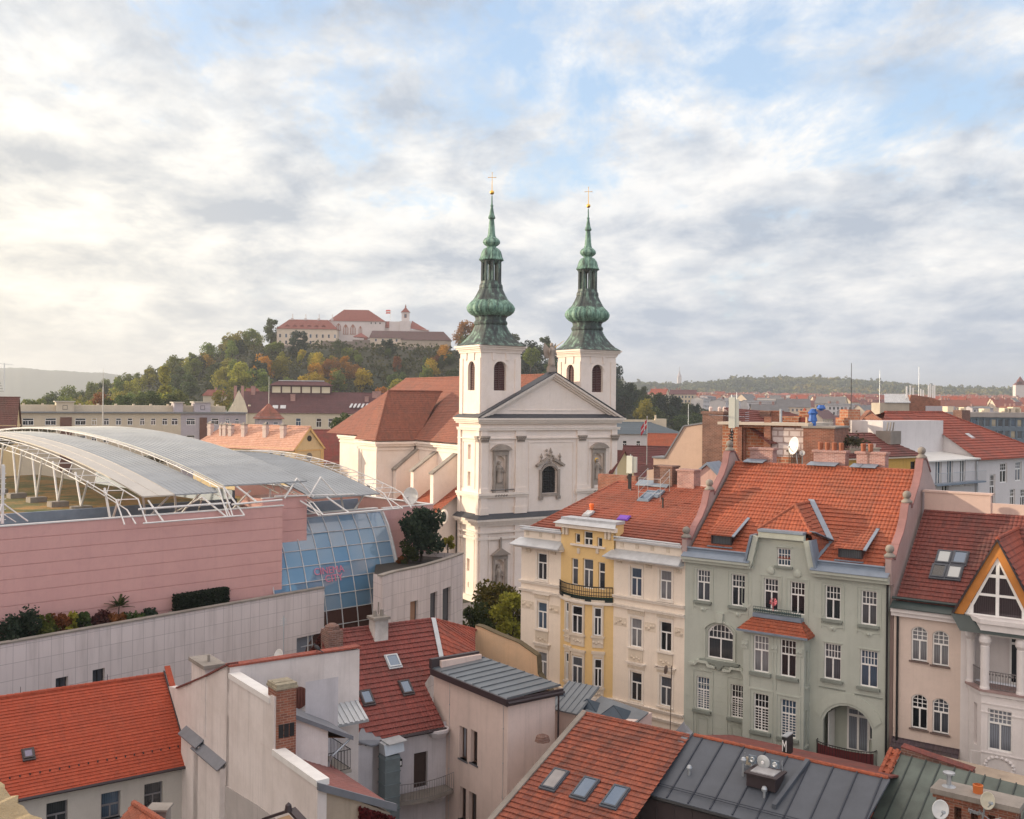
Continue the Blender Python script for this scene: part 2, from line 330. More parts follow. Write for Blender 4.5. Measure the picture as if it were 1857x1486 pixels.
def meter_uv(me):
 uv = me.uv_layers.new(name='UVMap').data; vs = me.vertices
 for p in me.polygons:
  n = p.normal
  u = V((1,0,0)) if abs(n.z) > 0.999 else V((-n.y,n.x,0)).normalized()
  w = n.cross(u)
  for li,vi in zip(p.loop_indices,p.vertices):
   co = vs[vi].co; uv[li].uv = (co.dot(u),co.dot(w))
def link(name,me,parent=None,M=None):
 o = bpy.data.objects.new(name,me); S.collection.objects.link(o)
 if parent: o.parent = parent
 if M is not None: o.matrix_local = M
 return o
def tag(o,label=None,cat=None,group=None,kind=None):
 if label: o['label'] = label
 if cat: o['category'] = cat
 if group: o['group'] = group
 if kind: o['kind'] = kind
 return o
def thing(name,label,cat,M=None,group=None):
 o = bpy.data.objects.new(name,None); S.collection.objects.link(o)
 if M is not None: o.matrix_world = M
 return tag(o,label,cat,group)
def solo(mb,name,m,label,cat,M=None,group=None,smooth=False): return tag(mb.build(name,m,None,M,smooth),label,cat,group)
def copy_thing(o,M,label=None,parent=None):
 c = o.copy(); S.collection.objects.link(c); c.parent = parent
 if parent is None: c.matrix_world = M
 if label: c['label'] = label
 for ch in o.children:
  copy_thing(ch,None,None,c)
 return c
# ------------------------------------------------------------------ building helpers
def arc_pts(x0,x1,z1,rise,n=8):           # from the left spring over the top to the right spring
 w = (x1 - x0) / 2; r = (w * w + rise * rise) / (2 * rise); cz = z1 - r; a = math.asin(min(1,w / r)); xm = (x0 + x1) / 2
 if rise > w: a = math.pi - a
 return [(xm + r * math.sin(-a + 2 * a * i / n),cz + r * math.cos(-a + 2 * a * i / n)) for i in range(n + 1)]
def wall(mb,x0,x1,z0,z1,holes=(),y=0.0,d=0.22):
 hs = [h if len(h) == 5 else (*h,0) for h in holes]
 xs = sorted({x0,x1,*[round(h[i],4) for h in hs for i in (0,1)]}); zs = sorted({z0,z1,*[round(h[i],4) for h in hs for i in (2,3)]})
 xs = [x for x in xs if x0 <= x <= x1]; zs = [z for z in zs if z0 <= z <= z1]
 for a,b in zip(xs[:-1],xs[1:]):
  for c,e in zip(zs[:-1],zs[1:]):
   mx,mz = (a + b) / 2,(c + e) / 2
   if any(h[0] < mx < h[1] and h[2] < mz < h[3] for h in hs): continue
   mb.quad((a,y,c),(b,y,c),(b,y,e),(a,y,e))
 for a,b,c,e,rise in hs:
  zt = e - rise
  mb.quad((a,y,c),(a,y,zt),(a,y + d,zt),(a,y + d,c)); mb.quad((b,y,c),(b,y + d,c),(b,y + d,zt),(b,y,zt))
  mb.quad((a,y,c),(a,y + d,c),(b,y + d,c),(b,y,c))
  if not rise: mb.quad((a,y,e),(b,y,e),(b,y + d,e),(a,y + d,e))
  else:
   ar = arc_pts(a,b,e,rise); k = len(ar) // 2
   for i in range(len(ar) - 1):
    p,q = ar[i],ar[i + 1]; mb.quad((p[0],y,p[1]),(q[0],y,q[1]),(q[0],y + d,q[1]),(p[0],y + d,p[1]))
    cx = a if i < k else b
    mb.poly(((cx,y,e),(p[0],y,p[1]),(q[0],y,q[1])))
   mb.poly(((a,y,e),(ar[k][0],y,ar[k][1]),(b,y,e))) if abs(ar[k][1] - e) > 1e-4 else None
 return mb
WIN = {}
def window(par,x0,x1,z0,z1,y=0.13,top=(0,0),split=0.66,mul_=True,m=WHITE,gm=GLASS,fw=0.075,rise=0,sill=None,low=None,name='window',silld=0.12):
 w = round(x1 - x0,2); h = round(z1 - z0,2); key = (w,h,top,split,mul_,m.name,gm.name,fw,round(rise,2),low)
 if key not in WIN:
  f = MB(); d = 0.07
  f.box(0,fw,0,d,0,h); f.box(w - fw,w,0,d,0,h); f.box(fw,w - fw,0,d,0,fw)
  f.box(fw,w - fw,0,d,h - fw,h)
  zs = h * split if split else 0
  if split: f.box(fw,w - fw,-0.015,d,zs - fw * .6,zs + fw * .6)
  zt = zs - fw * .6 if split else h - fw
  if mul_: f.box(w / 2 - fw * .55,w / 2 + fw * .55,-0.01,d,fw,zt)
  if split and top[0]:
   for i in range(1,top[0]): x = fw + (w - 2 * fw) * i / top[0]; f.box(x - .02,x + .02,.01,d,zs + fw * .6,h - fw)
   for j in range(1,top[1]): z = zs + fw * .6 + (h - fw - zs - fw * .6) * j / top[1]; f.box(fw,w - fw,.014,d - .004,z - .02,z + .02)
  if low:
   for j in range(1,low[1]): z = fw + (zt - fw) * j / low[1]; f.box(fw,w - fw,.014,d - .004,z - .02,z + .02)
   for i in range(1,low[0]):
    if mul_ and i * 2 == low[0]: continue
    x = fw + (w - 2 * fw) * i / low[0]; f.box(x - .018,x + .018,.01,d,fw,zt)
  if rise:
   ar = arc_pts(0,w,h,rise)
   for p,q in zip(ar[:-1],ar[1:]):
    f.slab([(p[0],0,p[1]),(q[0],0,q[1]),(q[0] * .86 + w * .07,0,q[1] - fw),(p[0] * .86 + w * .07,0,p[1] - fw)],(0,d,0))
  g = MB().quad((fw * .5,.045,fw * .5),(w - fw * .5,.045,fw * .5),(w - fw * .5,.045,h - fw * .5),(fw * .5,.045,h - fw * .5))
  fo = f.build('window',m); go = g.build('pane',gm); WIN[key] = (fo.data,go.data)
  bpy.data.objects.remove(fo); bpy.data.objects.remove(go)
 fm,gmesh = WIN[key]
 o = link(name,fm,par,Matrix.Translation((x0,y,z0))); link('pane',gmesh,o)
 if sill:
  MB().box(-.09,w + .09,-y - silld,0,-.09,0.0).build('sill',sill,o)
 return o
def clip(poly,w,lo,hi):
 def cut(ps,f):
  out = []
  for i,p in enumerate(ps):
   q = ps[(i + 1) % len(ps)]; a,b = f(p),f(q)
   if a >= 0: out.append(p)
   if (a > 0 > b) or (a < 0 < b): out.append(p + (q - p) * (a / (a - b)))
  return out
 ps = cut(poly,lambda p: p.dot(w) - lo)
 return cut(ps,lambda p: hi - p.dot(w)) if ps else []
def tiles(mb,pts,course=0.38,h=0.055,thick=0.0):      # overlapping courses of tiles on a planar slope
 P = [V(p) for p in pts]; n = (P[1] - P[0]).cross(P[2] - P[1]).normalized()
 if n.z < 0: n = -n; P.reverse()
 u = V((-n.y,n.x,0)).normalized(); w = n.cross(u)
 lo = min(p.dot(w) for p in P); hi = max(p.dot(w) for p in P)
 k = math.floor(lo / course + 1e-4); jr = random.Random(int(lo * 97 + hi * 31))
 while k * course < hi - 1e-3:
  a,b = max(lo,k * course),min(hi,(k + 1) * course); k += 1
  c = clip(P,w,a,b)
  if len(c) < 3: continue
  hj = h * jr.uniform(.8,1.3); off = lambda p: p + n * (hj * (1 - (p.dot(w) - (k - 1) * course) / course) + 0.004)
  top = [off(p) for p in c]; mb.poly(top)
  low = [p for p in c if p.dot(w) < a + 1e-4]
  if len(low) >= 2:
   low.sort(key=lambda p: p.dot(u)); p,q = low[0],low[-1]
   mb.quad(p - n * .005,q - n * .005,off(q),off(p))
 return mb
def caps(mb,a,b,r=0.13,step=0.42):                     # ridge or hip tiles
 a = V(a); b = V(b); n = max(1,int((b - a).length / step)); d = (b - a) / n
 for i in range(n): mb.tube(a + d * i,a + d * (i + 1.12),r,r * .82,8)
 return mb
def skylight(par,P,n,u,w,h,gm=None,fm=None,name='skylight'):   # P: centre on the slope, n: slope normal, u: level direction
 n = V(n).normalized(); u = V(u).normalized(); v = n.cross(u)
 M = Matrix((( u.x,v.x,n.x,P[0]),(u.y,v.y,n.y,P[1]),(u.z,v.z,n.z,P[2]),(0,0,0,1)))
 f = MB(); t = .09
 f.box(-w / 2 - .05,w / 2 + .05,-h / 2 - .12,h / 2 + .05,0.0,.10)
 f.box(-w / 2,-w / 2 + t,-h / 2,h / 2,.10,.16); f.box(w / 2 - t,w / 2,-h / 2,h / 2,.10,.16)
 f.box(-w / 2 + t,w / 2 - t,-h / 2,-h / 2 + t,.10,.16); f.box(-w / 2 + t,w / 2 - t,h / 2 - t,h / 2,.10,.16)
 o = f.build(name,fm or BROWNM,par,M)
 MB().quad((-w / 2 + t,-h / 2 + t,.13),(w / 2 - t,-h / 2 + t,.13),(w / 2 - t,h / 2 - t,.13),(-w / 2 + t,h / 2 - t,.13)).build('pane',gm or SKYG,o)
 return o
def _skyg(m,nt,N,L,b):
 b.inputs['Base Color'].default_value = (0.10,0.15,0.22,1); b.inputs['Roughness'].default_value = 0.05; b.inputs['Specular IOR Level'].default_value = 1.0
 b.inputs['Metallic'].default_value = 0.35
 nbump(N,L,b,nnoise(N,L,tcoord(N,L),1.2,1),0.05,0.05)
SKYG = mat('skylight_glass',_skyg)
def railing(mb,pts,h,step=0.12,r=0.012,rr=0.025,base=0.06):
 for a,b in zip(pts[:-1],pts[1:]):
  a = V(a); b = V(b); mb.tube(a + V((0,0,h)),b + V((0,0,h)),rr); mb.tube(a + V((0,0,base)),b + V((0,0,base)),rr * .8)
  n = max(1,int((b - a).length / step))
  for i in range(n + 1): p = a + (b - a) * i / n; mb.tube(p + V((0,0,base)),p + V((0,0,h)),r,None,4)
 return mb

# ================================================================== twin-towered church
ch = Fr((-4.96,161.49),32.5)
church = thing('church','large pale baroque church with two green copper spires and a triangular pediment','church',ch.M)
def build_church():
 T0,T1 = 0.0,7.9; U0,U1 = 19.5,27.4; TD = 6.9; XM = 13.7
 f = MB()                                                       # main front block
 win = (11.75,14.85,16.9,21.4,0.9)
 n1 = (2.75,4.75,17.9,23.2,1.0); n2 = (22.45,24.4,17.9,23.2,1.0); n0 = (2.85,4.75,0.9,6.6,0.9)
 wall(f,T0,U1,0,29.2,[win,n1,n2,n0],0.0,0.7)
 f.quad((n1[0],.7,n1[2]),(n1[1],.7,n1[2]),(n1[1],.7,n1[3]),(n1[0],.7,n1[3])); f.quad((n2[0],.7,n2[2]),(n2[1],.7,n2[2]),(n2[1],.7,n2[3]),(n2[0],.7,n2[3]))
 f.quad((n0[0],.7,n0[2]),(n0[1],.7,n0[2]),(n0[1],.7,n0[3]),(n0[0],.7,n0[3]))
 # left side, with three slot windows
 slots = [(3.0,3.9,4.6,6.6),(3.0,3.9,18.3,20.6),(3.0,3.9,22.6,25.0),(3.2,3.5,2.0,2.8)]
 for z in (): pass
 cells = MB(); wall(cells,0,TD,0,29.2,[(TD - b,TD - a,c,e) for a,b,c,e in slots],0,.5)
 f.add([(p[1],TD - p[0],p[2]) for p in cells.v],cells.f)
 f.quad((U1,0,0),(U1,TD,0),(U1,TD,29.2),(U1,0,29.2))
 f.quad((0,TD,0),(0,TD,29.2),(U1,TD,29.2),(U1,TD,0)); f.quad((0,.3,29.2),(U1,.3,29.2),(U1,TD,29.2),(0,TD,29.2))
 for a,b,c,e in slots: f.quad((.5,a,c),(.5,b,c),(.5,b,e),(.5,a,e))
 # pilasters and panel frames
 for a,b in ((0,1.3),(6.5,8.6),(18.8,20.9),(26.1,27.4)):
  f.box(a - .0 + (0.002 if a == 0 else 0),b - (0.002 if b == 27.4 else 0),-.28,-.001,0.9,12.4); f.box(a + .05,b - .05,-.26,-.002,13.9,27.6)
  f.box(a - .12,b + .12,-.42,-.0,13.9,15.0); f.box(a - .1,b + .1,-.40,-.003,17.35,18.1)
 for a,b in ((0.0,1.0),(5.9,6.9)):
  f.box(-.26,-.001,a + .001,b,0.9,12.4); f.box(-.24,-.002,a + .05,b - .05,13.9,27.6)
 def frame(x0,x1,z0,z1,t=.14,dd=-.1):
  f.box(x0,x0 + t,dd,-.001,z0,z1); f.box(x1 - t,x1,dd,-.001,z0,z1); f.box(x0 + t,x1 - t,dd,-.001,z1 - t,z1)
 frame(1.7,6.1,17.9,25.3); frame(9.2,18.2,14.2,25.4); frame(21.3,25.7,17.9,25.3); frame(1.7,6.1,1.2,10.6); frame(9.2,18.2,1.2,10.6); frame(21.3,25.7,1.2,10.6)
 def framey(y0,y1,z0,z1,t=.14,dd=-.1):
  f.box(dd,-.001,y0,y0 + t,z0,z1); f.box(dd,-.001,y1 - t,y1,z0,z1); f.box(dd,-.001,y0 + t,y1 - t,z1 - t,z1)
 framey(1.5,5.5,17.9,25.6); framey(1.5,5.5,1.2,10.6)
 f.build('front_block',W_CH,church)
 # cornices running round front and left side: (z0, z1, projection)
 c = MB()
 def ring(z0,z1,p,x1=U1,xa=0.0):
  c.xy([(xa - p,-p),(x1 + p,-p),(x1 + p,0.004),(xa + 0.004,0.004),(xa + 0.004,TD),(xa - p,TD)],z0,z1)
 ring(0,.9,.45); ring(9.9,10.3,.34); ring(10.95,11.2,.40); ring(12.1,12.5,.42); ring(12.5,12.9,.72); ring(12.9,13.25,1.05)
 ring(25.9,26.1,.3); ring(27.3,27.6,.42); ring(27.6,27.75,.5); ring(28.4,28.7,.62); ring(28.7,29.0,.9); ring(29.0,29.3,1.15)
 for a,b in ((0,8.9),(18.5,27.4)):
  c.box(a,b,-.58,-.004,16.95,17.33); c.box(a + .02,b - .02,-.40,-.005,16.6,16.95)
 c.box(-.58,-.003,-.58,TD,16.95,17.33); c.box(-.4,-.004,-.39,TD,16.6,16.95)
 c.build('cornice',W_TRIM,church)
 l = MB()                                                       # dark sloping lips over the cornices
 def lip(z,p,h,x1=U1):
  l.add([(-p,-p,z),(x1 + p,-p,z),(x1 + p,-.01,z + h),(-.01,-.01,z + h),(-.01,TD,z + h),(-p,TD,z)],[(0,1,2,3),(0,3,4,5)])
 lip(13.26,1.12,.75)
 l.add([(.6,-1.2,29.31),(27.9,-1.2,29.31),(27.9,-.02,29.95),(.6,-.02,29.95)],[(0,1,2,3)])
 l.add([(-1.2,-1.2,29.31),(.55,-1.2,29.31),(.3,.28,30.0),(.3,TD,30.0),(-1.2,TD,29.31)],[(0,1,2),(0,2,3,4)])
 l.box(2.0,6.3,-.36,-.006,17.75,17.85)
 l.build('roof_lip',SLATE,church)
 # pediment
 p = MB(); az = 36.2; bz = 29.3
 p.xz([(0.6,bz),(XM * 2 - .6,bz),(XM,az - .3)],.02,.9)
 p.build('pediment',W_CH,church)
 p = MB()
 for s in (-1,1):
  x0 = XM + s * (XM + .9)
  for y0,dz,th in ((-1.05,0.0,.34),(-.7,-.34,.34),(-.35,-.68,.30)):
   pts = [(x0,bz + dz),(XM,az + .55 + dz),(XM,az + .55 + dz - th),(x0 - s * .8,bz + dz - th + .38)]
   p.xz(pts,y0,1.0 - .002 * (s + 2))
 fr_ = [(4.4,30.6),(XM,35.0),(23.0,30.6)]
 p.box(5.5,22,-.08,.018,30.5,30.62)
 p.build('raking_cornice',W_TRIM,church)
 p = MB()
 for s in (-1,1):
  x0 = XM + s * (XM + 1.1); pts = [(x0,bz + .02),(XM,az + .58),(XM,az + .72),(x0,bz + .15)]
  p.xz(pts,-1.2,1.3)
 p.build('pediment_capping',SLATE,church)
 # capitals
 for x in (.65,7.5,19.85,26.75):
  g = MB()
  for k in range(3): g.box(x - .72 - .09 * k,x + .72 + .09 * k,-.40 - .09 * k,-.28,25.95 + .33 * k - .5,26.26 + .33 * k - .5)
  for k in range(5): g.ball((x - .6 + .3 * k,-.48,25.85),.16,6); g.ball((x - .7 + .35 * k,-.55,26.2),.15,6)
  g.build('capital',STONE,church)
 g = MB()
 for k in range(3): g.box(-.36 - .09 * k,-.24,.1,.95 + .05 * k,25.45 + .33 * k,25.76 + .33 * k)
 g.build('capital',STONE,church)
 # central window with carved surround
 wf = MB(); a,b,z0,z1,rs = win
 for k in range(1,9): x = a + (b - a) * k / 9; wf.box(x - .05,x + .05,.42,.5,z0,z1 - .2)
 for k in range(1,11): z = z0 + (z1 - z0) * k / 11; wf.box(a,b,.43,.49,z - .05,z + .05)
 wo = wf.build('window',IRON,church); MB().quad((a,.55,z0),(b,.55,z0),(b,.55,z1),(a,.55,z1)).build('pane',GLASS,wo)
 s = MB(); t = .5
 s.box(a - t,a - .02,-.28,-.002,z0 - .5,z1 - rs + .3); s.box(b + .02,b + t,-.28,-.002,z0 - .5,z1 - rs + .3); s.box(a - .02,b + .02,-.24,-.003,z0 - .45,z0 - .02)
 s.box(a - t - .1,a + .2,-.35,-.004,z0 - 1.0,z0 - .5); s.box(b - .2,b + t + .1,-.35,-.004,z0 - 1.0,z0 - .5)
 ar = arc_pts(a,b,z1,rs,10)
 for q,w_ in zip(ar[:-1],ar[1:]): s.xz([q,w_,(w_[0],w_[1] + .5),(q[0],q[1] + .5)],-.3,-.004)
 for sg,x in ((-1,a - .2),(1,b + .2)):
  s.xz([(x - sg * 1.2,z1 + .95),(x + sg * .9,z1 - .15),(x + sg * 1.05,z1 + .2),(x - sg * 1.0,z1 + 1.35)],-.7,-.003)
  s.lathe([(.14,0),(.22,.2),(.1,.45),(.26,.8),(.12,1.1),(.02,1.4)],8,(x + sg * .1,-.4,z1 + .75))
 for k in range(7): s.ball((XM - .4 + .8 * abs(math.sin(k * 1.3)) * (1 if k % 2 else -1),-.35,z1 + .6 + .33 * k),.24,6)
 s.lathe([(.3,0),(.2,.4),(.33,.8),(.1,1.2),(.2,1.6),(.03,2.0)],8,(XM - .4,-.35,z1 + 1.0))
 s.build('window_surround',STONE,church)
 # niche surrounds
 for (a,b,z0,z1,rs),low in ((n1,0),(n2,0),(n0,1)):
  s = MB(); t = .42
  s.box(a - t,a - .01,-.3,-.003,z0 - .5,z1 + .1); s.box(b + .01,b + t,-.3,-.003,z0 - .5,z1 + .1)
  s.box(a - t - .1,b + t + .1,-.4,-.004,z0 - .75,z0 - .5); s.box(a - t,b + t,-.36,-.005,z1 + .1,z1 + .8)
  for k in range(5): s.ball((a + (b - a) * k / 4,-.35,z0 - .9),.3,6)
  if low: s.xz([(a - t - .4,z1 + .8),(b + t + .4,z1 + .8),((a + b) / 2,z1 + 1.9)],-.75,-.003); s.box((a + b) / 2 - .16,(a + b) / 2 + .16,-.4,-.006,z1 + 1.8,z1 + 3.6)
  else:
   ar = arc_pts(a - t - .5,b + t + .5,z1 + 1.9,.95,8); s.xz([(p_[0],p_[1]) for p_ in ar],-.8,-.003)
  s.build('niche_surround',STONE,church)
 # towers
 def tower(x0,lab):
  t = MB(); x1 = x0 + 7.5; y0,y1 = .3,TD; zt = 40.3; zb = 29.2
  fw_ = (x0 + 2.45,x0 + 4.75,33.7,38.4,1.15); sw = (1.9,4.1,33.7,38.4,1.1)
  wall(t,x0,x1,zb,zt,[fw_],y0,.75)
  c2 = MB(); wall(c2,y0,y1,zb,zt,[(y1 + y0 - sw[1] - .3,y1 + y0 - sw[0] - .3,sw[2],sw[3],sw[4])],0,.75)
  t.add([(x0 + p[1],y1 + y0 - p[0],p[2]) for p in c2.v],c2.f)
  t.quad((x1,y0,zb),(x1,y1,zb),(x1,y1,zt),(x1,y0,zt)); t.quad((x0,y1,zb),(x0,y1,zt),(x1,y1,zt),(x1,y1,zb))
  for a,b in ((x0,x0 + 1.1),(x1 - 1.1,x1)):
   t.box(a + .001,b - .001,y0 - .14,y0 - .001,zb + .6,38.9)
  for a,b in ((y0,y0 + 1.0),(y1 - 1.0,y1)): t.box(x0 - .14,x0 - .001,a + .001,b - .001,zb + .6,38.9)
  for dx in (2.0,4.6): t.xz([(x0 + dx + .1,38.55),(x0 + dx + .6,38.55),(x0 + dx + .7,39.7),(x0 + dx,39.7)],y0 - .16,y0 - .002)
  for dy in (1.9,4.3): t.yz([(y0 + dy + .1,38.55),(y0 + dy + .6,38.55),(y0 + dy + .7,39.7),(y0 + dy,39.7)],x0 - .16,x0 - .002)
  for z,p_ in ((39.75,.18),(40.05,.3),(40.3,.55),(40.6,.78)):
   t.box(x0 - p_,x1 + p_,y0 - p_,y1 + p_,z,z + .3)
  for a,b in ((fw_[0],fw_[1]),):
   ar = arc_pts(a - .25,b + .25,fw_[3] + .25,1.3,8)
   for q,w_ in zip(ar[:-1],ar[1:]): t.xz([(q[0],q[1] - .25),(w_[0],w_[1] - .25),w_,q],y0 - .12,y0 - .003)
  o = t.build('tower',W_CH,church)
  for (px,py,side) in ((fw_[0],y0 + .5,0),(None,None,1)):
   g = MB()
   if side == 0:
    a,b,z0,z1 = fw_[:4]; yy = y0 + .45
    for k in range(16): z = z0 + (z1 - z0) * k / 16; g.slab([(a,yy,z),(b,yy,z),(b,yy + .12,z + .27),(a,yy + .12,z + .27)],(0,.05,0))
    g.box((a + b) / 2 - .1,(a + b) / 2 + .1,yy - .05,yy,z0,z1)
   else:
    a,b,z0,z1 = y0 + sw[0] ,y0 + sw[1],sw[2],sw[3]; xx = x0 + .45
    for k in range(16): z = z0 + (z1 - z0) * k / 16; g.slab([(xx,a,z),(xx,b,z),(xx + .12,b,z + .27),(xx + .12,a,z + .27)],(.05,0,0))
    g.box(xx - .05,xx,(a + b) / 2 - .1,(a + b) / 2 + .1,z0,z1)
   g.build('belfry_shutter',SHUT,o)
  return o,(x0 + 3.75,(y0 + y1) / 2,40.9)
 SH = simple('dark_red_wood',(0.085,0.03,0.028),0.7,0,.2,3); global SHUT; SHUT = SH
 sp = spire_meshes()
 for x0 in (.15,19.75):
  o,c0 = tower(x0,'')
  for nm,(me,m) in sp.items(): link(nm,me,o,Matrix.Translation(c0))
 # nave, transept and choir
 n = MB(); nx0,nx1 = 1.6,25.8; ez = 24.6
 n.quad((nx0,TD,0),(nx0,60,0),(nx0,60,ez),(nx0,TD,ez)); n.quad((nx1,TD,0),(nx1,60,0),(nx1,60,ez),(nx1,TD,ez)); n.quad((nx0,60,0),(nx1,60,0),(nx1,60,ez),(nx0,60,ez))
 for z,p_ in ((23.2,.2),(23.9,.45),(24.3,.7)): n.box(nx0 - p_,nx0 + .1,TD,60,z,z + .35)
 # choir chapel block on the left
 Y0 = ch.hx(754,802,nx0)[0]; xl,_ = ch.hit(684,800,Y0); Y1 = ch.hx(631,794,xl)[0] - 5.0
 holes = [((Y1 - Y0) * .40,(Y1 - Y0) * .40 + 2.3,12.2,16.8,1.1)]
 c2 = MB(); wall(c2,0,Y1 - Y0,0,ez,holes,0,.6); n.add([(xl + p[1],Y1 - p[0],p[2]) for p in c2.v],c2.f)
 n.quad((xl,Y0,0),(nx0,Y0,0),(nx0,Y0,ez),(xl,Y0,ez)); n.quad((xl,Y1,0),(nx0,Y1,0),(nx0,Y1,ez),(xl,Y1,ez))
 for z,p_ in ((23.1,.2),(23.8,.45),(24.2,.7)):
  n.box(xl - p_,nx0 - .2,Y0 - p_,Y0 + .2,z,z + .42); n.box(xl - p_,xl + .2,Y0 + .25,Y1 + p_,z,z + .42)
 for a,b in ((xl + .02,xl + 1.3),(-.6,1.5)): n.box(a,b,Y0 - .12,Y0 - .001,0,23)
 for a,b in ((Y0 + .02,Y0 + 1.4),(Y1 - 1.4,Y1 - .02)): n.box(xl - .12,xl - .001,a,b,0,23)
 n.build('nave_wall',W_CH,church)
 hy = Y1 - holes[0][0]
 g = MB();
 for k in range(1,4): g.box(xl + .35,xl + .45,hy - 2.3 + 2.3 * k / 4 - .05,hy - 2.3 + 2.3 * k / 4 + .05,12.2,16.6)
 for k in range(1,6): g.box(xl + .36,xl + .44,hy - 2.3,hy,12.2 + .75 * k - .05,12.2 + .75 * k + .05)
 wo = g.build('window',WHITE2,church); MB().quad((xl + .5,hy - 2.3,12.2),(xl + .5,hy,12.2),(xl + .5,hy,16.8),(xl + .5,hy - 2.3,16.8)).build('pane',GLASS,wo)
 g = MB(); g.lathe([(.95,0),(.95,.12)],16,(xl + 7,Y0 - .13,20.4),(0,-1,0)); g.build('oval_window',SLATE,church)
 # roofs
 rz = 36.5; r = MB(); e = .6
 a0,a1 = V((nx0 - e,TD,ez + .3)),V((nx0 - e,66,ez + .3)); b0,b1 = V((XM,TD - 5.5,rz)),V((XM,54,rz))
 tiles(r,[a0,a1,b1,V((XM,TD,rz))],.42,.05)
 tiles(r,[V((nx1 + e,TD,ez + .3)),V((nx1 + e,60,ez + .3)),b1,V((XM,TD,rz))],.42,.05)
 tiles(r,[V((4.5,TD,27.9)),V((XM,TD,rz)),V((XM,0.9,rz)),V((8.2,0.9,31.2))],.42,.05)
 tiles(r,[V((22.9,TD,27.9)),V((XM,TD,rz)),V((XM,0.9,rz)),V((19.2,0.9,31.2))],.42,.05)
 tz = 33.7; my = (Y0 + Y1) / 2; xr = ch.hit(704,710.6,my)[0]; xe = ch.hit(789,711,my)[0]
 A = V((xl - e,Y0 - e,ez + .2)); B = V((xl - e,Y1 + e,ez + .2)); C_ = V((xr,my,tz)); D = V((max(xe,9.0),my,tz)); E_ = V((nx0 + 8,Y0 - e,ez + .2))
 tiles(r,[A,C_,B],.42,.05); tiles(r,[A,V((nx0 - .2,Y0 - e,ez + .2)),D,C_],.42,.05); tiles(r,[B,V((nx0 - .2,Y1 + e,ez + .2)),D,C_],.42,.05)
 caps(r,A,C_,.2,.6); caps(r,C_,D,.2,.6); caps(r,V((XM,TD,rz)),b1,.2,.6); caps(r,V((XM,1.4,rz)),V((XM,TD,rz)),.2,.6)
 r.build('roof',T_CH,church)
 # buttresses with sloping stone tops; lean-to aisle roofs between
 by = []
 for (tx,ty),(ox,oy),zb in (((755,815),(718,853),15.5),((793,821),(750,856),15.0),((829,825),(786,861),15.0)):
  y,zt = ch.hx(tx,ty,nx0); y = min(y,Y0 - 1.3); x,zo = ch.hit(ox,oy,y); by.append((y,x))
  q = MB(); q.xz([(nx0 - .02,8),(nx0 - .02,zt),(x,zo),(x,8)],y,y + 1.1); q.build('buttress',W_CH,church)
  q = MB(); q.xz([(nx0 - .02,zt + .02),(nx0 - .02,zt + .3),(x - .25,zo + .24),(x - .25,zo - .04)],y - .15,y + 1.25); q.build('buttress_coping',CONC,church)
 xo = min(b[1] for b in by) - .9
 q = MB(); q.quad((xo,TD + 1,0),(xo,Y0 + 2,0),(xo,Y0 + 2,13.6),(xo,TD + 1,13.6)); q.quad((xo,TD + 1,0),(nx0,TD + 1,0),(nx0,TD + 1,17.0),(xo,TD + 1,13.6))
 q.box(xo - .3,xo + .1,TD + 1,Y0 + 2,13.3,13.7)
 ry,rzz = ch.hx(807,937,xo)
 q.build('aisle_wall',W_CH,church)
 g = MB(); g.lathe([(1.15,0),(1.15,.2),(.85,.2),(.85,.05)],20,(xo - .01,ry,rzz),(-1,0,0)); wo = g.build('round_window',W_TRIM,church)
 MB().lathe([(.84,0),(.84,.1)],20,(xo - .02,ry,rzz),(-1,0,0)).build('pane',GLASS,wo)
 q = MB(); tiles(q,[V((xo - .4,TD,13.6)),V((xo - .4,Y0 + 2,13.6)),V((nx0,Y0 + 2,17.6)),V((nx0,TD,17.6))],.4,.06); q.build('aisle_roof',T_OR,church)
 q = MB(); q.tube((nx0 - .3,Y0 - .3,8),(nx0 - .3,Y0 - .3,24.2),.12); q.build('downpipe',IRON,church); q = MB(); q.tube((-.45,TD - .3,0.5),(-.45,TD - .3,12.8),.12); q.build('downpipe',IRON,church)
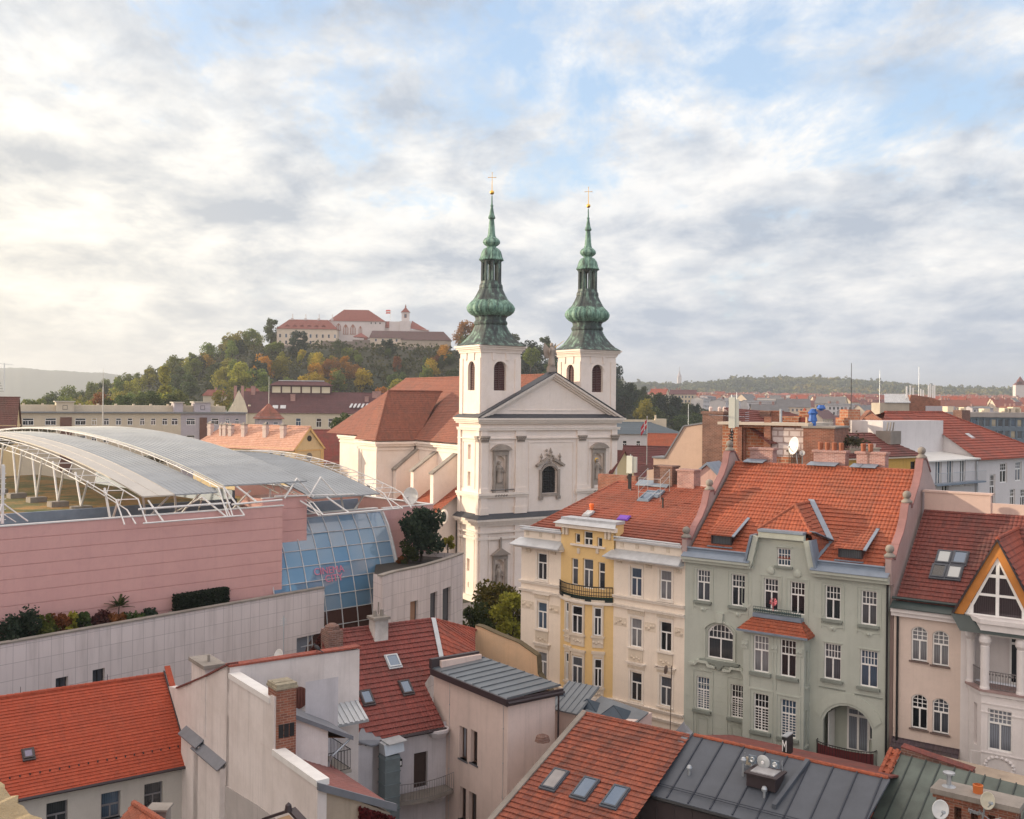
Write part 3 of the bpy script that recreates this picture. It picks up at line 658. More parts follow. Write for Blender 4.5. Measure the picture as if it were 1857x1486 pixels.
def spire_meshes():
 k = .0218
 prof = [(275,1337),(262,1330),(230,1312),(198,1285),(168,1250),(143,1215),(126,1180),(132,1172),(134,1160),(128,1150),(120,1142),(122,1122),(133,1108)]
 bulb = [(133,1110),(152,1100),(172,1082),(181,1062),(182,1048),(174,1030),(158,1012),(140,995)]
 up = [(141,997),(128,978),(112,950),(98,922),(90,905),(92,900),(90,880),(82,868),(80,850)]
 top = [(92,694),(95,688),(90,680),(84,668),(80,650),(72,625),(58,606),(38,597),(34,590)]
 bul2 = [(36,588),(56,575),(66,560),(64,545),(52,530),(36,520)]
 tip = [(36,522),(28,500),(23,440),(18,385),(28,376),(27,370),(18,345),(9,292),(12,283),(6,270),(4,205)]
 def skin(pr,n,sq0,sq1,rib=0.0):
  m = MB(); vs = []; z0,z1 = pr[0][1],pr[-1][1]
  for r,y in pr:
   f = (z0 - y) / (z0 - z1) if z0 != z1 else 0; sq = sq0 + (sq1 - sq0) * min(1,f * 1.0)
   for i in range(n):
    t = 2 * math.pi * (i + .5) / n; c,s_ = math.cos(t),math.sin(t)
    rsq = .735 / max(abs(c),abs(s_))                       # square whose silhouette half width is ~1
    a8 = ((t + math.pi / 8) % (math.pi / 4)) - math.pi / 8; roct = .97 / math.cos(a8) * .98
    # chamfered square
    rr = min(rsq,1.12 / abs(c * .7071 + abs(s_) * .7071) if (abs(c) + abs(s_)) > 0 else 9)
    q = (rsq * sq + roct * (1 - sq)) * r * k
    if rib and i % 4 == 0: q *= 1 - rib
    vs.append((q * c,q * s_,(1337 - y) * k))
  m.add(vs,[(j * n + i,j * n + (i + 1) % n,(j + 1) * n + (i + 1) % n,(j + 1) * n + i) for j in range(len(pr) - 1) for i in range(n)])
  return m
 res = {}
 def keep(nm,m,mt,smooth=False):
  o = m.build(nm,mt,None,None,smooth); res[nm] = (o.data,mt); bpy.data.objects.remove(o)
 dk = skin(prof,64,1.0,.15,.012)
 u2 = skin(up,48,.0,.1,.03); dk.add(u2.v,u2.f)
 for i in range(8):                                                  # lantern posts with little arches
  t = math.pi / 8 + i * math.pi / 4; r = 64 * k; p = V((r * math.cos(t),r * math.sin(t),0))
  dk.tube(p + V((0,0,(1337 - 852) * k)),p + V((0,0,(1337 - 690) * k)),.32,.32,6)
  t2 = t + math.pi / 4; q = V((r * math.cos(t2),r * math.sin(t2),0)); zz = (1337 - 735) * k
  dk.slab([p + V((0,0,zz + 1.0)),q + V((0,0,zz + 1.0)),q + V((0,0,zz)),q * .62 + p * .38 + V((0,0,zz + .55)),p * .62 + q * .38 + V((0,0,zz + .55)),p + V((0,0,zz))],(-(p + q) * .06))
 dk.lathe([(60 * k,(1337 - 850) * k),(60 * k,(1337 - 846) * k)],12); dk.lathe([(74 * k,(1337 - 712) * k),(86 * k,(1337 - 694) * k)],8)
 keep('spire',dk,COPPERD)
 gr = skin(bulb,64,.05,.0,.05)
 for pr in (bul2,tip): s_ = skin(pr,32,0,0,.05); gr.add(s_.v,s_.f)
 t_ = skin(top,32,.0,0,.04); gr.add(t_.v,t_.f)
 keep('onion_dome',gr,COPPER)
 g = MB(); z = (1337 - 183) * k; g.ball((0,0,z),17 * k,12); keep('gilded_ball',g,GOLD,True)
 g = MB(); z1 = (1337 - 35) * k; g.tube((0,0,z + .3),(0,0,z1),.07,.04); za = (1337 - 70) * k; ca,sa = math.cos(R(-32.5)),math.sin(R(-32.5))
 g.tube((-27 * k * ca,-27 * k * sa,za),(27 * k * ca,27 * k * sa,za),.045)
 for q in ((-27 * k * ca,-27 * k * sa,za),(27 * k * ca,27 * k * sa,za),(0,0,z1)): g.ball(q,.09,6)
 keep('cross',g,GOLD)
 return res
build_church()
def statue(name,label,M,h=4.6,wing=False,m=STONE):
 t = thing(name,label,'statue',M)
 p = MB(); p.box(-.75,.75,-.35,.35,0,h * .16); p.box(-.62,.62,-.3,.3,h * .16,h * .22); p.build('pedestal',m,t)
 b = MB()
 b.lathe([(.55,h * .22),(.62,h * .27),(.52,h * .42),(.45,h * .55),(.5,h * .66),(.58,h * .76),(.42,h * .82),(.16,h * .86),(.15,h * .87),(.27,h * .90),(.30,h * .94),(.22,h * .985),(.04,h)],10,(0,0,0))
 for i in range(7): a = i * .9; b.tube((.5 * math.cos(a),.4 * math.sin(a),h * .22),(.3 * math.cos(a + .5),.3 * math.sin(a + .5),h * .62),.13,.07,5)
 b.tube((.5,-.1,h * .76),(.75,-.35,h * .60),.15,.12); b.tube((.75,-.35,h * .60),(.25,-.55,h * .66),.12,.1)
 b.tube((-.5,-.1,h * .76),(-.72,-.4,h * .66),.15,.12); b.tube((-.72,-.4,h * .66),(-.6,-.5,h * .86),.12,.09)
 if wing:
  for s in (-1,1):
   b.add([(s * .2,.25,h * .80),(s * 1.15,.45,h * 1.0),(s * 1.3,.5,h * .80),(s * 1.1,.5,h * .55),(s * .6,.4,h * .45),(s * .2,.3,h * .5)],[(0,1,2,3,4,5)])
   b.add([(s * .2,.35,h * .80),(s * 1.15,.55,h * 1.0),(s * 1.3,.6,h * .80),(s * 1.1,.6,h * .55),(s * .6,.5,h * .45),(s * .2,.4,h * .5)],[(5,4,3,2,1,0)])
 b.build('figure',m,t)
 if wing: g = MB(); g.tube((.3,-.5,h * .84),(2.0,-.75,h * 1.08),.07,.03); g.build('sword',GOLD,t)
 return t
statue('statue','robed grey stone saint in the upper left niche of the church front',ch.M @ Matrix.Translation((3.75,.35,17.9)),4.5)
st = statue('statue','stone saint with gilded halo in the upper right niche of the church front',ch.M @ Matrix.Translation((23.42,.35,17.9)),4.4)
g = MB(); g.lathe([(.42,0),(.45,.04),(.3,.06)],12,(0,.1,4.15),(0,-1,0)); g.build('halo',GOLD,st)
statue('statue','robed grey stone saint in the low niche by the church tower foot',ch.M @ Matrix.Translation((3.8,.35,.9)),5.0)
statue('statue','winged stone archangel with raised gilded sword on the pediment peak',ch.M @ Matrix.Translation((13.7,.2,36.85)),4.9,True)

# ================================================================== pink shopping block with barrel roof
K = Fr((-39.03,77.97),44.5)
mall = thing('shopping_centre','modern pink panelled block with glass front and arched metal roof','building',K.M)
PG = BRICK
def _clad(m,nt,N,L,b):
 t = N.new('ShaderNodeTexCoord'); br = N.new('ShaderNodeTexBrick'); L.new(t.outputs['UV'],br.inputs['Vector']); br.offset = 0.0
 br.inputs['Color1'].default_value = (0.72,0.645,0.63,1); br.inputs['Color2'].default_value = (0.66,0.59,0.575,1); br.inputs['Mortar'].default_value = (0.42,0.37,0.37,1)
 br.inputs['Scale'].default_value = 1.0; br.inputs['Mortar Size'].default_value = 0.018; br.inputs['Brick Width'].default_value = 0.95; br.inputs['Row Height'].default_value = 1.25
 st = nnoise(N,L,tcoord(N,L,'Object',(1.2,1.2,.12)),1.1,6,.65); big = nnoise(N,L,tcoord(N,L),.5,5,.6)
 c = nmix(N,L,nmath(N,L,'MULTIPLY',nramp(N,L,st,[(.48,0.0),(.75,1.0)]),.45),br.outputs[0],(0.30,0.26,0.25))
 c = nmix(N,L,nmath(N,L,'MULTIPLY',nramp(N,L,big,[(.5,0.0),(.7,1.0)]),.2),c,(0.62,0.55,0.53))
 L.new(c,b.inputs['Base Color']); b.inputs['Roughness'].default_value = 0.6
CLAD = mat('stone_cladding',_clad)
def build_mall():
 XE = 24.8; ZT = 22.0
 w = MB()                                                        # lapped pink panels
 zb = 11.5; n = 10; ph = 1.03
 w.box(-18,XE - .05,.06,1.2,zb,ZT - .05)
 for i in range(n): z1 = ZT - i * ph; w.box(-18,XE,.0,.058,z1 - ph + .055,z1)
 w.box(XE - .045,XE,.06,5.0,zb,ZT - .06)
 sx0,sx1,sy,sz = 23.6,28.45,1.6,22.6                         # set-back upper block
 w.box(sx0,sx1,sy + .06,sy + 4,17,sz)
 for i in range(5): z1 = sz - i * 1.1; w.box(sx0,sx1 + .06,sy,sy + .058,z1 - 1.1 + .055,z1)
 y2 = 2.6                                                         # low pink band behind the glass and along the right end
 X2 = K.hit(785,915,y2)[0]
 w.box(sx1 + .08,38.4,y2 + .9,y2 + 1.3,17,20.55); w.box(38.45,X2,y2 + .06,y2 + .5,10,20.6)
 for i in range(8): z1 = 20.62 - i * 1.25; w.box(38.45,X2 + .06,y2,y2 + .058,z1 - 1.2,z1)
 w.box(X2 - .4,X2,y2 + .5,y2 + 42,6,20.6)
 w.build('wall',PINK,mall)
 g = MB(); g.box(-18,XE + .1,-.08,.34,ZT + .0,ZT + .1); g.box(sx0,sx1 + .15,sy - .06,sy + .3,sz,sz + .1); g.box(38.5,X2 + .1,y2 - .06,y2 + .35,20.62,20.72); g.box(sx1,38.4,y2 + .7,y2 + 1.35,20.56,20.68)
 g.box(X2 - .5,X2 + .1,y2 + .35,y2 + 42,20.62,20.72)
 g.build('parapet_capping',WHITE2,mall)
 d = MB(); d.box(-18,24.2,.4,60,17.2,20.6); d.box(24.2,X2 - .5,4.2,46,16,18.6); d.box(-18,23.6,7.36,58,20.61,21.6); d.build('roof_deck',GREENR,mall)
 d = MB(); d.box(-18,24.0,7.0,7.35,20.6,22.2); d.box(26,X2 - 1,15,15.3,18.6,20.4); d.box(23.7,24.0,7.36,40,21.6,23.0); d.build('roof_upstand',BLUEZ,mall)
 # barrel roofs: profile (y, z) fitted as one flat arc
 def zc(y): return 27.75 - (y - 43.0) ** 2 * .00236
 def vault(x0,x1,y0,y1,dz,m,name,ribs,xs=None):
  v = MB(); ny = 44
  for i in range(ny):
   a = y0 + (y1 - y0) * i / ny; b = y0 + (y1 - y0) * (i + 1) / ny
   v.add([(x0,a,zc(a) + dz),(x1,a,zc(a) + dz),(x1,b,zc(b) + dz),(x0,b,zc(b) + dz),(x0,a,zc(a) + dz - .12),(x1,a,zc(a) + dz - .12),(x1,b,zc(b) + dz - .12),(x0,b,zc(b) + dz - .12)],[(0,1,2,3),(7,6,5,4),(0,4,5,1),(0,3,7,4),(1,5,6,2),(2,6,7,3)])
  if ribs:
   k = int((x1 - x0) / ribs)
   for j in range(k + 1):
    x = x0 + (x1 - x0) * j / k
    for i in range(0,ny,2):
     a = y0 + (y1 - y0) * i / ny; b = y0 + (y1 - y0) * (i + 2) / ny
     v.slab([(x - .04,a,zc(a) + dz + .001),(x + .04,a,zc(a) + dz + .001),(x + .04,b,zc(b) + dz + .001),(x - .04,b,zc(b) + dz + .001)],(0,0,.025))
  return v.build(name,m,mall)
 def trans(m,nt,N,L,b):
  b.inputs['Base Color'].default_value = (0.66,0.64,0.60,1); b.inputs['Roughness'].default_value = 0.35
 ROOFM = simple('pale_roof_sheet',(0.31,0.335,0.355),0.55,0.1,0.22,0.35,0.03); LITE = simple('translucent_panel',(0.50,0.46,0.40),0.35,0,0.12,.6,0)
 vault(11.7,14.6,1.0,86,0.0,LITE,'translucent_roof',1.45); vault(14.65,18.7,1.0,86,0.0,ROOFM,'vaulted_roof',.5)
 vault(19.3,28.1,1.0,86,0.55,ROOFM,'vaulted_roof',.5)
 def v2(x0,x1,y0,y1,zt,m):
  v = MB(); f = lambda y: zt - (y - 26) ** 2 * .0052; ny = 24
  for i in range(ny):
   a = y0 + (y1 - y0) * i / ny; b = y0 + (y1 - y0) * (i + 1) / ny
   v.slab([(x0,a,f(a)),(x1,a,f(a)),(x1,b,f(b)),(x0,b,f(b))],(0,0,-.12))
  k = int((x1 - x0) / .5)
  for j in range(k + 1):
   x = x0 + (x1 - x0) * j / k
   for i in range(0,ny):
    a = y0 + (y1 - y0) * i / ny; b = y0 + (y1 - y0) * (i + 1) / ny
    v.slab([(x - .04,a,f(a) + .001),(x + .04,a,f(a) + .001),(x + .04,b,f(b) + .001),(x - .04,b,f(b) + .001)],(0,0,.025))
  return v.build('vaulted_roof',m,mall)
 v2(28.9,37.0,1.2,46,25.6,ROOFM)
 # trusses: paired tubes following the vault, cross struts, V-props on concrete blocks
 t = MB()
 def tr(xa,xb,zo,ya=-1.2,yb=86,fz=zc,end=None):
  ys = [1.0 + (yb - 1.0) * i / 30 for i in range(31)]
  for x,dz in ((xa,zo),(xb,zo - .05),((xa + xb) / 2,zo - .9)):
   P = [(x,y,fz(y) + dz) for y in ys]
   t.path(P,.055,5); t.tube(P[0],(x,-.75,21.5 if end is None else end),.065)
  for i in range(31):
   y = ys[i]; t.tube((xa,y,fz(y) + zo),(xb,y,fz(y) + zo - .05),.038,None,4)
   if i < 30: y2_ = ys[i + 1]; t.tube((xa,y,fz(y) + zo),((xa + xb) / 2,(y + y2_) / 2,fz((y + y2_) / 2) + zo - .9),.034,None,4); t.tube((xb,y2_,fz(y2_) + zo),((xa + xb) / 2,(y + y2_) / 2,fz((y + y2_) / 2) + zo - .9),.034,None,4)
 tr(9.4,11.3,-.15); tr(18.75,19.25,.42);
 f2 = lambda y: 25.6 - (y - 26) ** 2 * .0052
 tr(28.3,28.8,-.3,fz=f2,yb=46,end=20.9); tr(37.3,39.6,.1,fz=f2,yb=46,end=20.9)
 for a,b,z in ((10.98,12.76,21.5),(12.76,18.6,21.5),(18.61,20.4,21.5)): t.tube((a,-.75,z),(b,-.75,z),.08)
 t.tube((11.0,.2,22.6),(19.5,.2,22.6),.1); t.tube((12.76,-.75,21.5),(12.2,1.0,23.2),.08); t.tube((18.6,-.75,21.5),(17.2,1.0,23.2),.08)
 t.tube((19.4,-.3,22.5),(24.6,-.2,22.6),.1); t.tube((20.4,-.75,21.5),(19.3,1.0,24),.08); t.tube((22.0,-.3,22.5),(20.5,1.2,24.1),.09)
 t.tube((17.2,1,23.2),(16,4,21.6),.07); t.tube((17.2,1,23.2),(18.4,4,21.6),.07)
 t.tube((29.0,-.5,20.9),(38.8,-.3,20.9),.1); t.tube((32,-.5,20.9),(30.5,1.2,22.4),.09); t.tube((29,-.5,20.9),(27.6,1.4,22.2),.09); t.tube((24.8,1.4,22.8),(33.8,1.2,22.5),.08)
 for x in (25.5,28.2): t.tube((x,.8,22.6),(x + 1.6,1.2,24.4),.08); t.tube((x + 3.2,.8,22.6),(x + 1.6,1.2,24.4),.08)
 for x in (13.5,16.4,21.5,26): t.tube((x,4.2,21.1),(x - 1.2,2.2,23.4),.1); t.tube((x,4.2,21.1),(x + 1.2,2.2,23.4),.1)
 t.tube((35,4.2,19.2),(33.5,3.2,22.6),.1); t.tube((35,4.2,19.2),(36.8,3.2,22.6),.1)
 base = MB()
 for i in range(9):
  y = 5 + i * 5.5 if i else 4.0
  for xx in (10.3,):
   if xx < 5 and i < 2: continue
   zf = 20.6 if y < 7 else 21.6
   base = MB(); base.box(xx - .8,xx + .8,y - .6,y + .6,zf,zf + .5); base.build('footing',CONC,mall)
   t.tube((xx,y,zf + .5),(xx - .2,y - 1.9,zc(y - 1.9) - .5),.11); t.tube((xx,y,zf + .5),(xx + .2,y + 1.9,zc(y + 1.9) - .5),.11)
 for x in (13.5,16.4,21.5): base = MB(); base.box(x - .7,x + .7,3.6,4.8,20.6,21.1); base.build('footing',CONC,mall)
 base = MB(); base.box(34.2,35.8,3.6,4.8,18.6,19.2)

 t.build('truss',WHITE2,mall); base.build('footing',CONC,mall)
 # curved glass front
 pr = [K.hx(px,py,38.0) for px,py in ((697,937),(702,962),(706,985),(709,1008),(711,1037))]
 y0,z0 = pr[0]
 gp = []
 for i in range(10):
  s = i / 9.0; z = 20.3 - 13.0 * s; y = 2.9 - 3.5 * math.sin(min(1,s * 1.05) * math.pi / 2) ** 0.75 - .5 * s; gp.append((y,z))
 x0,x1 = 23.9,38.35; nx = 8; xs = [x0 + (x1 - x0) * i / nx for i in range(nx + 1)]
 p = MB(); p_lo = MB()
 for i in range(9):
  for j in range(nx):
   (ya,za),(yb,zb_) = gp[i],gp[i + 1]; (p if i < 6 else p_lo).quad((xs[j],yb,zb_),(xs[j + 1],yb,zb_),(xs[j + 1],ya,za),(xs[j],ya,za))
 def gl(m,nt,N,L,b):
  g_ = N.new('ShaderNodeNewGeometry')
  b.inputs['Base Color'].default_value = (0.03,0.085,0.16,1); b.inputs['Metallic'].default_value = 0.0; b.inputs['Roughness'].default_value = 0.03; b.inputs['Specular IOR Level'].default_value = 1.0
  c = nramp(N,L,nmath(N,L,'ADD',nmath(N,L,'MULTIPLY',g_.outputs['Random Per Island'],.35),nmath(N,L,'MULTIPLY',nnoise(N,L,tcoord(N,L,'Object',(1,1,.7)),.16,3,.5),.75)),[(0.15,(0.06,0.20,0.40)),(0.5,(0.17,0.33,0.49)),(0.85,(0.36,0.44,0.52))]); L.new(c,b.inputs['Base Color'])  # blue of the reflected sky painted into the glass colour
  b.inputs['Coat Weight'].default_value = 0.6; b.inputs['Coat Roughness'].default_value = 0.02
  tr_ = N.new('ShaderNodeBsdfTransparent'); tr_.inputs[0].default_value = (0.55,0.68,0.85,1); ms = N.new('ShaderNodeMixShader'); ms.inputs[0].default_value = 0.22
  L.new(b.outputs[0],ms.inputs[1]); L.new(tr_.outputs[0],ms.inputs[2]); L.new(ms.outputs[0],N['Material Output'].inputs[0])
 p.build('glazing',mat('painted_sky_curtain_glass',gl),mall,None,False); p_lo.build('lower_glazing',glass('dark_brown_glass',(.06,.03,.025),(.10,.05,.04),.05,.5),mall)
 fr = MB()
 for x in xs: fr.path([(x,y - .04,z + .03) for y,z in gp],.055,5)
 for i in range(0,10):
  if i < 9: y,z = gp[i]; fr.tube((x0,y - .04,z + .03),(x1,y - .04,z + .03),.045,None,5)
 fr.path([(x1 + .18,y - .1,z + .1) for y,z in gp],.14,6)
 fr.build('mullion',simple('grey_mullion',(.58,.59,.60),.45,.1),mall)
 inn = MB(); inn.box(x0 - .3,x1,4.6,4.8,5,20); inn.box(x0 - .3,x1,-.2,4.5,9.4,9.7); inn.build('interior',simple('dim_interior',(0.16,0.075,0.05),.9),mall)
 return gp
def _green(m,nt,N,L,b):
 o = tcoord(N,L); n = nnoise(N,L,o,.25,6,.6); n2 = nnoise(N,L,o,3.0,5,.7)
 c = nramp(N,L,nmath(N,L,'ADD',nmath(N,L,'MULTIPLY',n,.7),nmath(N,L,'MULTIPLY',n2,.3)),[(.40,(.09,.11,.035)),(.48,(.17,.14,.05)),(.56,(.34,.19,.06))])
 L.new(c,b.inputs['Base Color']); b.inputs['Roughness'].default_value = .95; nbump(N,L,b,n2,.6,.1)
GREENR = mat('sedum_roof',_green)
GP = build_mall()
# glowing sign behind the glass
def text_thing(name,body,size,M,m,label,cat,ext=.04):
 cu = bpy.data.curves.new(name,'FONT'); cu.body = body; cu.size = size; cu.extrude = ext; cu.align_x = 'CENTER'; cu.align_y = 'CENTER'; cu.space_line = .85; cu.materials.append(m)
 o = bpy.data.objects.new(name,cu); S.collection.objects.link(o); me = bpy.data.meshes.new_from_object(o.evaluated_get(bpy.context.evaluated_depsgraph_get())); bpy.data.objects.remove(o); me.name = name
 if not len(me.materials): me.materials.append(m)
 o = link(name,me); o.matrix_world = M
 return tag(o,label,cat) if label else o
sx,sz_ = K.hit(597,1042,.2); i_ = min(range(9),key=lambda i: abs((GP[i][1] + GP[i + 1][1]) / 2 - sz_)); (ya_,za_),(yb_,zb_) = GP[i_],GP[i_ + 1]
f_ = (sz_ - zb_) / (za_ - zb_); ys_ = yb_ + (ya_ - yb_) * f_; tl_ = math.atan2(ya_ - yb_,za_ - zb_)
text_thing('neon_sign','CINEMA\n   CITY',.95,K.M @ Matrix.Translation((sx,ys_ - .16,sz_)) @ Matrix.Rotation(R(90) - tl_,4,'X'),glowmat('pink_neon',(.62,.20,.30),.22),'pink CINEMA CITY lettering glowing on the curved blue glass front','sign',.02)
# lower terrace wall with stone cladding
T = Fr((-36.86,73.79),50.8)
terr = thing('terrace_wall','long pale stone clad terrace wall below the pink block','wall',T.M)
def build_terr():
 w = MB(); L_ = 30.3
 hs = []
 for (a,b,c,d) in ((101,1246,123,1231),(168,1236,190,1216)):
  x0,zt = T.hit(a,d,0); x1,zb_ = T.hit(c,b + 6,0); hs.append((x0,x1,zb_ - .6,zt))
 wx0,wz1 = T.hit(538,1160); wx1,wz0 = T.hit(589,1182)
 hs.append((wx0,30.2,wz0 - .4,wz1 + .1))
 wall(w,-16,L_,0,14.0,hs,0,.5)
 w.quad((L_,0,0),(L_,1.2,0),(L_,1.2,14),(L_,0,14)); w.quad((-16,.6,13.9),(L_,.6,13.9),(L_,.6,13),(-16,.6,13))
 w.build('wall',CLAD,terr)
 for a,b,c,d in hs: window(terr,a,b,c,d,.3,m=IRON if b - a < 2 else WHITE,gm=GLASS,split=0)
 c = MB(); c.box(-16,L_ + .05,-.08,.55,14.0,14.12); c.build('capping',CONC,terr)
 s = MB(); s.box(-16,L_ - .1,.6,6.0,11,13.5); s.build('planting_bed',simple('dark_soil',(.035,.03,.025),.95,0,.3,4,.3),terr)
build_terr()
# curved end wall right of the glass
curv = thing('curved_wall','curved pale stone clad wing with three tall narrow windows','wall')
def build_curv():
 ZC = 15.8
 pix = [(694,1046),(704,1042.5),(720,1038),(740,1034),(760,1030),(780,1024.8),(800,1019),(820,1012.5),(840,1005)]
 P = [atz(a,b,ZC) for a,b in pix]; Pb = [V((p.x,p.y,0)) for p in P]
 w = MB(); cap = MB(); us = 0
 segs = []
 for i in range(len(P) - 1):
  a,b = Pb[i],Pb[i + 1]; ang = math.degrees(math.atan2((b - a).y,(b - a).x)); f = Fr(a,ang); L_ = (b - a).length; segs.append((f,L_))
 wins = {3: (744,764,1092,1128),5: (777,793,1078,1126),6: (803,817,1069,1126)}
 for i,(f,L_) in enumerate(segs):
  m = MB(); hs = []
  if i in wins:
   a,b,c,d = wins[i]; x0,z1 = f.hit(a,c); x1,z0 = f.hit(b,d); hs = [(max(.1,x0),min(L_ - .1,x1),z0,z1)]
  wall(m,0,L_,0,ZC,hs,0,.45)
  w.add([f.w(*p) for p in m.v],m.f)
  c_ = MB(); c_.box(0,L_ + .05,-.05,.55,ZC + .002 * (i % 2),ZC + .14 + .002 * (i % 2)); cap.add([f.w(*p) for p in c_.v],c_.f)
  for h in hs:
   o = window(curv,*h,y=.3,split=0,mul_=False,m=IRON,gm=GLASSW if i == 3 else GLASS,fw=.06); o.matrix_local = f.M @ Matrix.Translation((h[0],.3,h[2]))
 a = segs[0][0]; Q = atz(677,1040,ZC); w.quad(Pb[0],Pb[0] + V((0,0,ZC)),Q,V((Q.x,Q.y,0)))
 e,L_ = segs[-1]; m = MB(); m.quad((L_,0,0),(L_,10,0),(L_,10,ZC),(L_,0,ZC)); w.add([e.w(*p) for p in m.v],m.f)
 me = w.build('wall',CLAD,curv); cap.build('capping',CONC,curv)
 bed = MB(); bed.poly([p + V((0,0,ZC - .5)) for p in Pb] + [e.w(L_,10,ZC - .5),V((Q.x,Q.y,ZC - .5))]); bed.build('planting_bed',simple('dark_soil',(.035,.03,.025),.95,0,.3,4,.3),curv)
GLASSW = glass('painted_reflection_glass',(0.45,0.26,0.14),(0.5,0.3,0.2),0.15,0.5)  # warm reflection put into the pane's base colour
build_curv()

# ================================================================== row of town houses: green, cream, beige
P_GREEN = plaster('sage_green_plaster',(0.455,0.485,0.43),0.88,None,0.22); P_GREEN2 = plaster('sage_green_trim',(0.465,0.495,0.435),0.9,None,0.25); SILLG = plaster('weathered_green_sill',(0.24,0.265,0.235),0.7,None,0.4)
P_CREAM = plaster('cream_plaster',(0.84,0.735,0.62),0.92,None,0.16); P_CREAM2 = plaster('cream_stucco_relief',(0.70,0.60,0.48),0.8,None,0.2); P_YEL = plaster('yellow_plaster',(0.76,0.53,0.24),0.93,None,0.15)
P_WTRIM = plaster('white_cornice',(0.80,0.72,0.63),0.88,None,0.25); P_BEIGE = plaster('beige_roughcast',(0.66,0.545,0.475),0.85,None,0.2); P_WHITE = plaster('white_oriel_plaster',(0.72,0.68,0.67),0.9,None,0.2)
P_PINKW = plaster('pinkish_firewall',(0.43,0.32,0.30),0.7,(0.33,0.25,0.24),0.5); P_COPE = plaster('dark_pink_coping',(0.30,0.155,0.15),0.7,None,0.4)
Gf = Fr(at(1243,1000,70),-36.5)
green = thing('apartment_house','sage green art nouveau house with hipped gable and arched loggia','house',Gf.M)
def build_green():
 f = Gf; Wd = 13.62; EZ = 21.5; DP = 15.0; RZ = 27.6; RY = 7.3
 hs = []; ws = []
 def win(px,py,w,h,top=(4,2),gm=GLASS,rise=0,low=None,split=.60,y=0.0):
  x,z = f.hit(px,py,y); r = (x - w / 2,x + w / 2,z - h / 2,z + h / 2,rise); ws.append((r,top,gm,low,split)); return r
 for px,py in ((1275.3,1062),(1338.3,1071),(1398,1079),(1446,1085.5),(1510,1093.5),(1575.6,1103)): hs.append(win(px,py,.98,2.1))
 g0 = win(1421.5,1011,.92,1.15,(4,3),split=.02)
 hs.append(win(1306,1164,1.85,2.35,(6,2),GLASSB,.55,None,.58))
 for px,py in ((1509.5,1200.5),(1575.5,1213.5)): hs.append(win(px,py,1.08,2.25,(5,2)))
 for px,py in ((1274.5,1257.5),(1337,1272.5)): hs.append(win(px,py,.95,2.2,(4,2),GLASS,0,(4,8)))
 # arched loggia
 lx0,lz1 = f.hit(1493,1279 + 14); lx1,_ = f.hit(1586,1310); lz1 = f.hit(1530,1279)[1]; lz0 = f.hit(1530,1376)[1]
 lx1 = min(lx1,Wd - .9); hs.append((lx0,lx1,lz0,lz1,1.15))
 m = MB(); wall(m,0,Wd,0,EZ,hs,0,.2)
 # gable
 gx = [f.hit(1364,1027)[0],f.hit(1379,975)[0],f.hit(1461,980)[0],f.hit(1474,1041)[0]]; GZ = 23.3
 gl = MB(); a,b,c,d = g0[:4]
 gx0,gx1 = gx[0] + .1,gx[3] - .1
 # pieces around the small gable window
 m.poly([(gx0,0,EZ),(a,0,EZ),(a,0,GZ),(gx[1],0,GZ)]); m.poly([(b,0,EZ),(gx1,0,EZ),(gx[2],0,GZ),(b,0,GZ)])
 wall(m,a,b,EZ,GZ,[(a + .001,b - .001,max(c,EZ + .01),d)],0,.2)
 m.quad((0,0,0),(0,DP,0),(0,DP,EZ),(0,0,EZ)); m.quad((Wd,0,0),(Wd,DP,0),(Wd,DP,EZ),(Wd,0,EZ)); m.quad((0,DP,0),(Wd,DP,0),(Wd,DP,EZ),(0,DP,EZ))
 # loggia room
 m.box(lx0 - .25,lx1 + .25,1.9,2.0,lz0 - .5,lz1 + .2); m.quad((lx0 - .24,.2,lz0),(lx0 - .24,1.9,lz0),(lx0 - .24,1.9,lz1 + .1),(lx0 - .24,.2,lz1 + .1)); m.quad((lx1 + .24,.2,lz0),(lx1 + .24,1.9,lz0),(lx1 + .24,1.9,lz1 + .1),(lx1 + .24,.2,lz1 + .1))
 m.quad((lx0 - .24,.2,lz1 + .1),(lx1 + .24,.2,lz1 + .1),(lx1 + .24,1.9,lz1 + .1),(lx0 - .24,1.9,lz1 + .1)); m.box(lx0 - .24,lx1 + .24,.2,1.89,lz0 - .2,lz0 - .02)
 m.build('wall',P_GREEN,green)
 # oriel
 p = 1.0; ox0 = f.hit(1348,1160,-p)[0]; ox1 = f.hit(1458.6,1170,-p)[0]; oz1 = f.hit(1400,1146,-p)[1] - .05
 o = MB(); oh = []
 for px,py in ((1380,1186.5),(1429,1194.5)):
  oh.append(win(px,py,1.05,2.35,(4,2),GLASSB,0,None,.60,-p))
 for px,py in ((1380,1292.5),(1429.3,1304)):
  oh.append(win(px,py,1.02,2.4,(4,2),GLASS,0,(4,8),.62,-p))
 wall(o,ox0,ox1,6.0,oz1,oh,-p,.2)
 o.quad((ox0,-p,6),(ox0,0,6),(ox0,0,oz1),(ox0,-p,oz1)); o.quad((ox0,-p,6),(ox1,-p,6),(ox1,0,6),(ox0,0,6))
 sh = []
 for px,py in ((1465.5,1212),(1465.5,1318)):
  y,z = f.hx(px,py,ox1); sh.append((-.70,-.34,z - 1.1,z + 1.1))
 c2 = MB(); wall(c2,-p,0,6,oz1,sh,0,.15); o.add([(ox1 - q[1],q[0],q[2]) for q in c2.v],c2.f)
